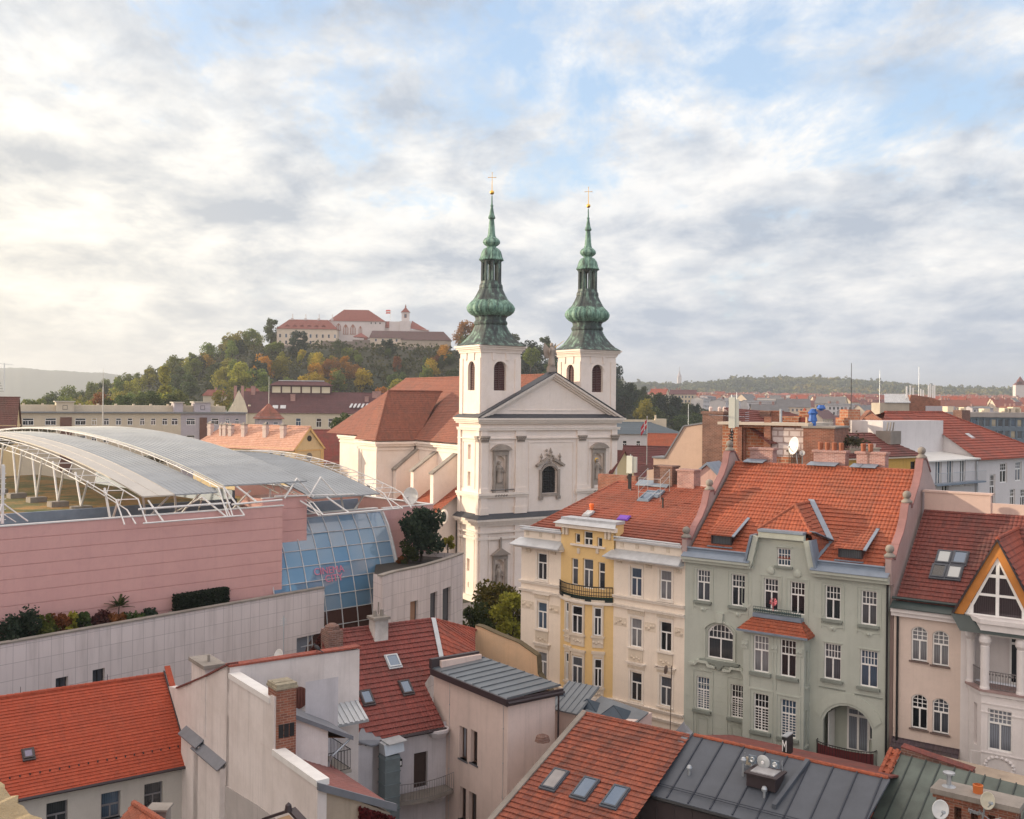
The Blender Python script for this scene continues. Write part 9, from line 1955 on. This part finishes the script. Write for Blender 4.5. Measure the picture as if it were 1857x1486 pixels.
# ---- castle
P_CAS = plaster('castle_cream',(.66,.55,.44),.88,None,.15); P_CASW = plaster('castle_white',(.66,.60,.58),.9,None,.2); P_BAST = plaster('bastion_stone',(.25,.20,.175),.75,None,.3); T_CAS = roof_tile('castle_roof_tile',(.27,.085,.065),(.22,.072,.058),.6,.8,.3,(.16,.07,.06),.3); T_CASD = roof_tile('castle_dark_tile',(.14,.075,.075),(.115,.065,.065),.6,.8,.3)
cf = Fr(at(660,640,690),4); castle = thing('castle','hilltop castle with red roofs, gothic windows, little tower and long barracks','castle',cf.M)
def build_castle():
 f = cf; X = lambda px,y=0: f.hit(px,600,y)[0]; Zp = lambda py,px=660,y=0: f.hit(px,py,y)[1]
 def blk(nm,x0,x1,y0,y1,zb,ez,rz,wm,rm,hip=(0,0),win=(),ov=.6):
  m = MB(); m.box(x0,x1,y0,y1,zb,ez); o = m.build(nm,wm,castle); W = y1 - y0; r = MB(); h0 = hip[0]; h1 = hip[1]; yc = (y0 + y1) / 2
  A,B,C_,D = (x0 - ov,y0 - ov,ez),(x1 + ov,y0 - ov,ez),(x1 - h1,yc,rz),(x0 + h0,yc,rz); A2,B2 = (x0 - ov,y1 + ov,ez),(x1 + ov,y1 + ov,ez)
  tiles(r,[A,B,C_,D],.8,.05); tiles(r,[A2,B2,C_,D],.8,.05); r.poly([A,D,A2]); r.poly([B,C_,B2]); r.build('roof',rm,o)
  for z,xs,w,h,gm in win:
   for x in xs: window(o,x - w / 2,x + w / 2,z,z + h,y0 - .12,split=.0,mul_=False,m=P_CASW,fw=.16,gm=gm)
  return o
 x0,x1 = X(502),X(611); ez = Zp(597,550);
 o = blk('west_wing',x0,x1,0,18,Zp(645),ez,Zp(580,550,9),P_CAS,T_CAS,(7,7),[(Zp(613,550),[x0 + 2.2 + k * (x1 - x0 - 3.5) / 9 for k in range(10)],1.5,2.6,GLASS),(Zp(625,550),[x0 + 2.2 + k * (x1 - x0 - 3.5) / 9 for k in range(10)],1.5,2.6,GLASS)])
 for k in range(6): x = X(522 + k * 13,3); z = Zp(595,550,3); q = MB(); q.box(x - 1.2,x + 1.2,2,6,z,z + 1.2); q.xz([(x - 1.5,z + 1.2),(x + 1.5,z + 1.2),(x,z + 2.2)],1.7,6); q.build('dormer',T_CAS,o)
 for k in range(4): x = X(530 + k * 24,9); q = MB(); q.box(x - .8,x + .8,8,10,Zp(581,550,9),Zp(577.5,550,9)); q.tube((x + .2,9,Zp(578,550,9)),(x + .2,9,Zp(570,550,9)),.25); q.build('chimney',P_CASW,o)
 y = 14; x0,x1 = X(597,y),X(698,y); ez = Zp(583,650,y); o = blk('palace',x0,x1,y,y + 20,Zp(640,660,y),ez,Zp(562.5,650,y + 10),P_CASW,T_CAS,(9,12))
 for px,w,h,py in ((614,3.2,5.2,596),(627,3.6,7.2,603),(640,3.8,7.2,603),(653.5,2.4,5.6,602)):
  x = X(px,y); z = Zp(py + 4,px,y); q = MB(); ar = [(x - w / 2,z),(x - w / 2,z + h * .6),(x - w / 4,z + h * .86),(x,z + h),(x + w / 4,z + h * .86),(x + w / 2,z + h * .6),(x + w / 2,z)]; q.xz(ar,y - .25,y - .01); wo = q.build('gothic_window',simple('gothic_brick',(.36,.17,.12),.8),o); q = MB()
  for s in (-1,1): q.xz([(x + s * w * .22 - w * .16,z + .3),(x + s * w * .22 - w * .16,z + h * .6),(x + s * w * .22,z + h * .78),(x + s * w * .22 + w * .16,z + h * .6),(x + s * w * .22 + w * .16,z + .3)],y - .3,y - .26)
  q.build('light',simple('pale_tracery_glass',(.50,.42,.40),.3),wo)
 for k in range(3): window(o,X(672 + 8 * k,y),X(674 + 8 * k,y),Zp(588,680,y),Zp(585,680,y),y - .12,split=0,mul_=False,m=IRON,fw=.1)
 q = MB(); xa,xb = X(694,16),X(707,16); q.box(xa,xb,16,24,Zp(605),Zp(593,700,16)); q.build('link_wing',P_CASW,castle); q = MB(); q.slab([(xa - .3,15.6,Zp(594,700,16)),(xb + .3,15.6,Zp(594,700,16)),(xb + .3,22,Zp(583,700,22)),(xa - .3,22,Zp(583,700,22))],(0,0,-.3)); q.build('link_roof',T_CAS,castle)
 y = 10; q = MB(); xm = X(725,y); q.box(X(706,y),xm,y,y + 12,Zp(610,720,y),Zp(583.5,720,y)); q.box(xm + .1,X(744.5,y),y - .8,y + 12,Zp(610,720,y),Zp(582.5,720,y)); q.build('curtain_wall',P_CASW,castle)
 q = MB(); a_,b_ = X(728,y + 3),X(742,y + 3); zt = Zp(566.5,735,y + 3); q.box(a_,b_,y + 3,y + 3 + (b_ - a_),Zp(586,735,y),zt); o = q.build('clock_tower',P_CASW,castle); q = MB(); xm = (a_ + b_) / 2; w = (b_ - a_) / 2; ap = (xm,y + 3 + w,Zp(556.5,735,y + 3)); q.add([(a_ - .5,y + 2.5,zt),(b_ + .5,y + 2.5,zt),(b_ + .5,y + 3.5 + 2 * w,zt),(a_ - .5,y + 3.5 + 2 * w,zt),ap],[(0,1,4),(1,2,4),(2,3,4),(3,0,4)]); q.lathe([(.5,0),(.5,.8),(.1,2.2)],8,(ap[0],ap[1],ap[2] - .4)); q.build('tower_roof',T_CAS,o)
 window(o,xm - .9,xm + .9,zt - 4.0,zt - 1.2,y + 2.9,split=0,mul_=False,m=simple('gothic_brick',(.36,.17,.12),.8),fw=.25,rise=.9)
 q = MB(); q.slab([(X(744,y),y - .5,Zp(596,760,y)),(X(777,y),y - .5,Zp(600,760,y)),(X(775,y),y + 2,Zp(598,760,y)),(X(746,y),y + 9,Zp(580,746,y))],(0,0,-.3)); q.build('side_roof',T_CAS,castle); q = MB(); q.box(X(744.5,y),X(778,y),y,y + 9,Zp(612,760,y),Zp(598,760,y)); q.build('side_wing',P_CASW,castle)
 # barracks
 y = -4; x0,xm,x1 = X(671,y),X(728,y),X(818,y); ez = Zp(613.5,700,y); rz = Zp(601,740,y + 7)
 blk('barracks',x0,xm,y,y + 14,Zp(640,700,y),ez,rz,P_CAS,T_CASD,(1,0),[(Zp(620,700,y),[x0 + 4 + k * 4.6 for k in range(4)],1.5,2.0,GLASS)]); blk('long_barracks',xm + .1,x1,y - .5,y + 13,Zp(660,700,y),Zp(617.5,770,y),rz - .1,plaster('barrack_grey',(.44,.37,.30),.8),T_CASD,(0,5))
 q = MB(); q.box(X(660,y),X(666,y),y,y + 5,60,Zp(612,660,y)); q.add([(X(640,y),y - .5,Zp(611,650,y)),(X(669,y),y - .5,Zp(613,650,y)),(X(669,y),y + 8,Zp(613,650,y)),(X(640,y),y + 8,Zp(611,650,y)),(X(654,y),y + 4,Zp(603,654,y))],[(0,1,4),(1,2,4),(2,3,4),(3,0,4)]); q.build('small_roof',T_CAS,castle)
 q = MB(); q.box(X(583,-9),X(649,-9),-9,14,45,Zp(619,600,-9)); q.box(X(565,-12),X(650,-12),-12,-9.01,40,Zp(633,600,-12)); q.box(X(648,-8),X(818,-8),-8,10,45,Zp(630,740,-8)); q.box(X(640,-6),X(671,-6),-8.5,2,45,Zp(617,655,-6)); q.box(X(500,-1),X(584,-1),-1.2,3,50,Zp(627,540,-1)); q.build('bastion',P_BAST,castle)
build_castle()
t = thing('flagpole','flagpole with red and white flag on the castle','flagpole',Matrix.Translation(cf.w(*V((cf.hit(708,584,14)[0],14,cf.hit(708,584,14)[1]))))); q = MB(); q.tube((0,0,0),(0,0,8.5),.16,.1); q.build('pole',WHITE,t)
for k,mt in enumerate((simple('flag_red',(.75,.10,.08),.8,0,.05),simple('flag_white',(.75,.72,.68),.8,0,.05),simple('flag_red',(.75,.10,.08),.8,0,.05))): q = MB(); q.slab([(0,0,8.2 - .85 * k),(-1.6,.3,8.3 - .85 * k),(-1.6,.3,7.45 - .85 * k),(0,0,7.35 - .85 * k)],(0,.05,0)); q.slab([(-1.6,.3,8.3 - .85 * k),(-3.2,0,8.1 - .85 * k),(-3.2,0,7.25 - .85 * k),(-1.6,.3,7.45 - .85 * k)],(0,.05,0)); q.build('flag_stripe',mt,t)
# ---- villas at the foot of the hill
hf = Fr(at(368,726,430),12); z0 = hf.hit(390,717)[1]; house('villa','little ochre villa with red brown roof on the wooded slope','house',hf,9.3,8,z0,z0 + 2.2,P_OCH,T_CAS,(1.5,1.5),(),[(5,.5,.8,.8,.9,BRICKP)],base=z0 - 12)
hf = Fr(at(446,712,420),10); z0 = hf.hit(460,711)[1]; house('villa','small red roof half hidden behind the pale stepped gable','house',hf,6,6,z0 - 1,z0 + 1.4,P_OCH,T_CAS,(0,1.5),(),base=z0 - 12)
# ---- distant city: rows of houses on the rising ground
CW = [P_OCH,P_CAS,P_CASW,P_LIL,P_YE2,P_WH2]; CR = [T_CAS,T_RED,T_DK,T_PURP,T_CH,simple('town_grey_roof',(.16,.155,.16),.7,0,.3,.3)]
protos = []; crr = random.Random(31)
for i in range(12):
 L,W,H = crr.uniform(14,26),crr.uniform(10,13),crr.uniform(9,15); t = thing('town_house','x','house'); m = MB(); hs = [(1.2 + k * 2.6,2.4 + k * 2.6,z,z + 1.7) for k in range(int((L - 2) / 2.6)) for z in (H - 3,H - 6.4)]
 wall(m,0,L,-12,H,hs,0,.3); m.quad((0,0,-12),(0,W,-12),(0,W,H),(0,0,H)); m.quad((L,0,-12),(L,W,-12),(L,W,H),(L,0,H)); m.quad((0,W,-12),(L,W,-12),(L,W,H),(0,W,H)); wi = crr.randrange(6); rh = crr.uniform(3.5,5.5) if i % 4 else 1.2; m.poly([(0,0,H),(0,W,H),(0,W / 2,H + rh)]); m.poly([(L,0,H),(L,W,H),(L,W / 2,H + rh)]); m.build('wall',CW[wi],t)
 q = MB(); [q.quad((a_,.31,c_),(b_,.31,c_),(b_,.31,d_),(a_,.31,d_)) for a_,b_,c_,d_ in hs]; q.build('window_glazing',GLASS,t)
 r = MB(); r.quad((-.4,-.5,H - .3),(L + .4,-.5,H - .3),(L + .4,W / 2,H + rh),(-.4,W / 2,H + rh)); r.quad((-.4,W + .5,H - .3),(L + .4,W + .5,H - .3),(L + .4,W / 2,H + rh),(-.4,W / 2,H + rh)); ri = crr.randrange(6) if i % 4 else 5; ro = r.build('roof',CR[ri],t); q = MB()
 for k in range(crr.randrange(1,4)): x = crr.uniform(2,L - 2); q = MB(); q.box(x - .6,x + .6,W / 2 - .5,W / 2 + .5,H + rh - 1,H + rh + 1.5); q.build('chimney',BRICKP,ro)
 protos.append((t,('ochre','cream','whitish','grey','yellow','white')[wi],('red brown','red','dark red','purple brown','pale brown','grey sheet')[ri],L))
used = set(); pos = []; n = 0; tries = 0
while n < 290 and tries < 12000:
 tries += 1; d = 560 * (1750 / 560) ** (crr.random() ** .75); px = crr.uniform(1175 if d > 760 else 1300,1890); x = (px - CX) / F * d
 if any((x - a_) ** 2 + (d - b_) ** 2 < (c_ + 5) ** 2 for a_,b_,c_ in pos): continue

 i = crr.randrange(12); t,wn,rn,L = protos[i]; sc_ = 1.0; M = Matrix.Translation((x,d,terr_z(x,d))) @ Matrix.Rotation(R(crr.choice((-36,-30,54,10,-10)) + crr.uniform(-6,6)),4,'Z') @ Matrix.Scale(sc_,4)
 lab = '%s house with %s roof in the distant town' % (wn,rn); g = '%s houses with %s roofs in the distant town' % (wn,rn)
 if i in used: o = copy_thing(t,M,lab)
 else: o = t; o.matrix_world = M; used.add(i)
 o['label'] = lab; o['group'] = g; pos.append((x,d,L * .55)); n += 1
fm = [MB() for _ in range(4)]; fr_ = [MB() for _ in range(3)]
for k in range(620):                                               # beyond the nearest three hundred the town is one mass
 d = crr.uniform(1650,2450); px = crr.uniform(1170,1900); x = (px - CX) / F * d; z = terr_z(x,d); L_,W_,H_ = crr.uniform(12,32),crr.uniform(9,13),crr.uniform(7,13); f_ = Fr((x,d,0),crr.choice((-36,54,10,-20)) + crr.uniform(-8,8)); b_ = MB(); b_.box(0,L_,0,W_,z - 8,z + H_); fm[crr.randrange(4)].add([f_.w(*p) for p in b_.v],b_.f); b_ = MB(); b_.add([(-.5,-.5,z + H_ + .05),(L_ + .5,-.5,z + H_ + .05),(L_ + .5,W_ + .5,z + H_ + .05),(-.5,W_ + .5,z + H_ + .05),(.5,W_ / 2,z + H_ + 4.2),(L_ - .5,W_ / 2,z + H_ + 4.2)],[(0,1,5,4),(2,3,4,5),(1,2,5),(3,0,4)]); fr_[crr.randrange(3)].add([f_.w(*p) for p in b_.v],b_.f)
o = None
for q,m in list(zip(fm,(P_OCH,P_CASW,P_WH2,P_LIL))) + list(zip(fr_,(T_CAS,T_DK,T_RED))):
 o2 = q.build('distant_town',m,o); o = o or o2
o['kind'] = 'stuff'
for i,(t,*_r) in enumerate(protos):
 if i not in used:
  for c_ in list(t.children_recursive): bpy.data.objects.remove(c_)
  bpy.data.objects.remove(t)
# hill houses at the far right edge
hf = Fr(at(1842,703,1500),-10); z0 = hf.hit(1850,698)[1]; house('mansion','distant mansion with dark red turret roof on the right skyline','house',hf,20,14,z0,z0 + 5.5,P_CASW,T_DK,(5,5),(),base=z0 - 40); q = MB(); p = at(1850,690,1500); q.add([p + V((-4,-4,-2)),p + V((4,-4,-2)),p + V((4,4,-2)),p + V((-4,4,-2)),p + V((0,0,6))],[(0,1,4),(1,2,4),(2,3,4),(3,0,4)]); q.build('turret_roof',T_DK,S.objects['mansion'],S.objects['mansion'].matrix_world.inverted())
# distant church spire
t = thing('church_spire','tiny white church tower with needle spire on the distant skyline','church tower',Matrix.Translation(at(1232,693,2960))); q = MB(); q.box(-5,5,-5,5,-40,15); q.build('tower',P_CASW,t); q = MB(); q.lathe([(6.5,15),(5.4,19),(3.4,22),(2.2,28),(.9,33),(.4,44)],10); q.build('spire',P_LIL,t)
q = MB(); p = at(1222,700,2950); q.box(-30,6,-6,6,-20,-2); o = solo(q,'flat_hall',P_CASW,'low pale hall beside the distant white church tower','building',Matrix.Translation(p))
q = MB(); q.box(-25,25,-6,6,-10,5); solo(q,'flat_hall',P_WH2,'long white low building on the crest of the distant wooded hill','building',Matrix.Translation(at(1273,698,2950)))
# far wood: one mass on the crest and slopes
wr = random.Random(12); q = MB();
for k in range(3600):
 d = wr.uniform(2400,3150); px = wr.uniform(1110,1890); x = (px - CX) / F * d; z = terr_z(x,d)
 if z < 43 + 3 * math.sin(px * .02) or (px > 1640 and wr.random() < .35): continue
 h = wr.uniform(9,15) * (1.6 if wr.random() < .06 else 1); r_ = wr.uniform(4,7); p = [(x + wr.gauss(0,r_ * .5),d + wr.gauss(0,r_ * .5),z + h * wr.uniform(.25,1.0)) for _ in range(16)]; leaf_cloud(q,p,6.5,wr)
def fw(m,nt,N,L,b):
 o = tcoord(N,L); n = nnoise(N,L,o,.022,4,.6); n2 = nnoise(N,L,o,.006,3,.6); c = nramp(N,L,nmath(N,L,'ADD',nmath(N,L,'MULTIPLY',n,.6),nmath(N,L,'MULTIPLY',n2,.4)),[(.40,(.035,.052,.024)),(.48,(.075,.092,.034)),(.55,(.15,.14,.04)),(.64,(.28,.21,.05))]); L.new(c,b.inputs['Base Color']); b.inputs['Roughness'].default_value = .8; b.inputs['Specular IOR Level'].default_value = .1
o = q.build('far_wood',mat('far_wood_leaf',fw),None,None,False,False); o['kind'] = 'stuff'
wr = random.Random(14); q = MB()
for k in range(700):
 d = wr.uniform(2600,3600); px = wr.uniform(-50,430); t_ = wr.random(); p = at(px,745 - 30 * t_,700 + 500 * t_)
 if px > 330: continue
 h = 9; pts_ = [(p.x + wr.gauss(0,4),p.y + wr.gauss(0,4),p.z - 8 + h * wr.uniform(0,1.0)) for _ in range(12)]; leaf_cloud(q,pts_,2.6,wr)
# ---- terrace planting and the near trees
def near_tree(name,label,P,R_,H,n,lf,m,seed,kind='round',trunk=.6,lobes=16,cat='tree'):
 t = thing(name,label,cat,Matrix.Translation(P)); c,b = tree_mesh(seed,m,R_,H,n,lf,kind,trunk,lobes,True); c.build('crown',m,t,None,False,False); b.build('trunk',BARK,t); return t
near_tree('tree','dense dark conifer like tree on the planted terrace beside the blue glass',at(764,1010,106),2.7,4.4,5200,.30,L_BG,41,'round',.4,22); near_tree('shrub','lighter green bush in front of the dark terrace tree',at(738,1022,104.5),1.3,2.1,1500,.22,L_DG,42,'round',.1,10,'shrub'); near_tree('shrub','yellow green shrub at the right end of the curved terrace',at(812,1005,112),.9,1.9,800,.22,L_OL,43,'round',.1,8,'shrub'); near_tree('shrub','withered brown shrub at the foot of the dark terrace tree',at(729,1033,104),.7,1.2,500,.16,L_RU,44,'round',.1,8,'shrub')
near_tree('tree','green and amber tree filling the gap left of the cream house',at(893,1168,128),4.9,6.0,6500,.36,leaf('amber_green_leaf',(.05,.055,.012),(.15,.115,.02)),45,'round',.8,22); near_tree('tree','dark green tree at the church foot beside the curved wall',at(862,1180,122),2.6,5.0,2500,.34,L_DG,46,'round',.8,14); near_tree('tree','olive tree standing right against the cream house corner',at(930,1176,118),2.4,6.0,2500,.34,L_OL,47,'round',.8,14)
tb = [(20,1142,1.9,1.9,L_BG,'dark bluish bush at the left end of the terrace planting'),(52,1130,1.7,2.1,L_BG,'dark tall bush second from the left on the terrace'),(80,1135,1.0,1.7,L_MG,'bright green bush in the terrace planting'),(103,1122,1.1,1.6,L_RU,'reddish brown bush between the green terrace bushes'),(125,1120,.9,1.5,L_OL,'yellow green leafy bush on the terrace'),(150,1112,1.0,1.3,L_DG,'low dark green bush in the middle of the terrace'),(182,1108,1.0,1.2,leaf('wine_leaf',(.05,.016,.02),(.09,.03,.03)),'wine red low bush under the tall palm like plant'),(205,1100,1.1,.8,L_RU,'dry brown twiggy bush right of the wine red one'),(240,1093,1.3,.5,L_DG,'flat trailing green plant along the terrace edge'),(275,1085,1.2,.4,L_BG,'thin trailing plant left of the clipped hedge')]
for i,(px,py,r_,h_,m,lb) in enumerate(tb):
 d = T.hit(px,py,1.8); P = T.w(d[0],1.8,13.45); near_tree('shrub',lb,P,r_,h_,int(900 * r_),.20,m,60 + i,'round',.1,12,'shrub')
x,z = T.hit(214,1102,2.6); t = thing('sumac','tall feathery green sumac rising above the terrace shrubs','shrub',T.M @ Matrix.Translation((x,2.6,13.45))); q = MB(); q.tube((0,0,0),(.1,0,1.5),.06,.04); q.build('trunk',BARK,t); q = MB(); rr = random.Random(77)
for k in range(26):
 a_ = rr.uniform(0,6.28); e_ = rr.uniform(.1,1.2); L_ = rr.uniform(.9,1.5); d_ = V((math.cos(a_) * math.cos(e_),math.sin(a_) * math.cos(e_),math.sin(e_))); s_ = d_.cross(V((0,0,1))).normalized(); o_ = V((.1,0,1.2 + .25 * rr.random()))
 for j in range(9):
  u = .2 + .8 * j / 9; c_ = o_ + d_ * L_ * u - V((0,0,.5 * u * u * L_ * .6))
  for sg in (-1,1): tip = c_ + s_ * sg * .30 * (1 - u * .6) + d_ * .12 - V((0,0,.05)); q.add([c_,c_ + d_ * .1,tip],[(0,1,2)])
q.build('fronds',L_DG,t,None,False,False)
xa,z = T.hit(323,1085,1.6); xb = T.hit(412,1085,1.6)[0]; q = MB(); rr = random.Random(78); pts = []
for _ in range(3600):
 p = [rr.uniform(0,xb - xa),rr.uniform(0,1.1),rr.uniform(0,1.35)]; k = rr.choice((0,1,1,2,2)); p[k] = {0: rr.choice((0,xb - xa)),1: 0.0,2: 1.35}[k]; pts.append([c + rr.gauss(0,.05) for c in p])
leaf_cloud(q,pts,.16,rr); q.box(.08,xb - xa - .08,.1,1.0,0,1.25); o = q.build('hedge',leaf('hedge_leaf',(.012,.02,.014),(.03,.045,.025)),None,T.M @ Matrix.Translation((xa,1.3,13.75)),False,False); tag(o,'clipped dark box hedge standing on the terrace edge','hedge')
q = MB(); q.box(0,xb - xa + .6,.1,1.3,0,.28); solo(q,'planter_trough',CONC,'pale concrete trough under the clipped hedge','planter',T.M @ Matrix.Translation((xa - .3,1.25,13.45)))
dish(K.w(K.hit(746,900,3.2)[0],3.2,K.hit(746,900,3.2)[1]),.95,'white satellite dish on the right end of the pink parapet',-25,6,None,1.2)
t = thing('lattice_mast','white tripod lattice mast on the pink roof at the left edge','mast',K.M @ Matrix.Translation((.55,1.2,22.1))); q = MB(); q.tube((0,0,0),(0,0,4.6),.12); q.box(-.12,.12,-.16,.0,2.4,4.5)
for a_ in (0,2.1,4.2): q.tube((0,0,1.6),(1.9 * math.cos(a_),1.3 * math.sin(a_),.05),.06); q.tube((0,0,.8),(1.0 * math.cos(a_),.8 * math.sin(a_),.05),.04)
for k in range(10): q.tube((-.25,0,.3 + k * .4),(.25,0,.3 + k * .4),.03)
q.build('mast',WHITE2,t)
q = MB(); q.box(-14500,14500,-600,14500,-1.5,215);
me = bpy.data.meshes.new('haze'); me.from_pydata(q.v,[],q.f); me.update(); hm = bpy.data.materials.new('haze_air'); hm.use_nodes = True; nt = hm.node_tree; nt.nodes.clear(); ho = nt.nodes.new('ShaderNodeOutputMaterial'); pv = nt.nodes.new('ShaderNodeVolumePrincipled'); pv.inputs['Color'].default_value = (.82,.86,.92,1); pv.inputs['Density'].default_value = HAZE_D; pv.inputs['Anisotropy'].default_value = .45; nt.links.new(pv.outputs[0],ho.inputs['Volume'])
me.materials.append(hm); o = link('haze',me); o['kind'] = 'stuff'
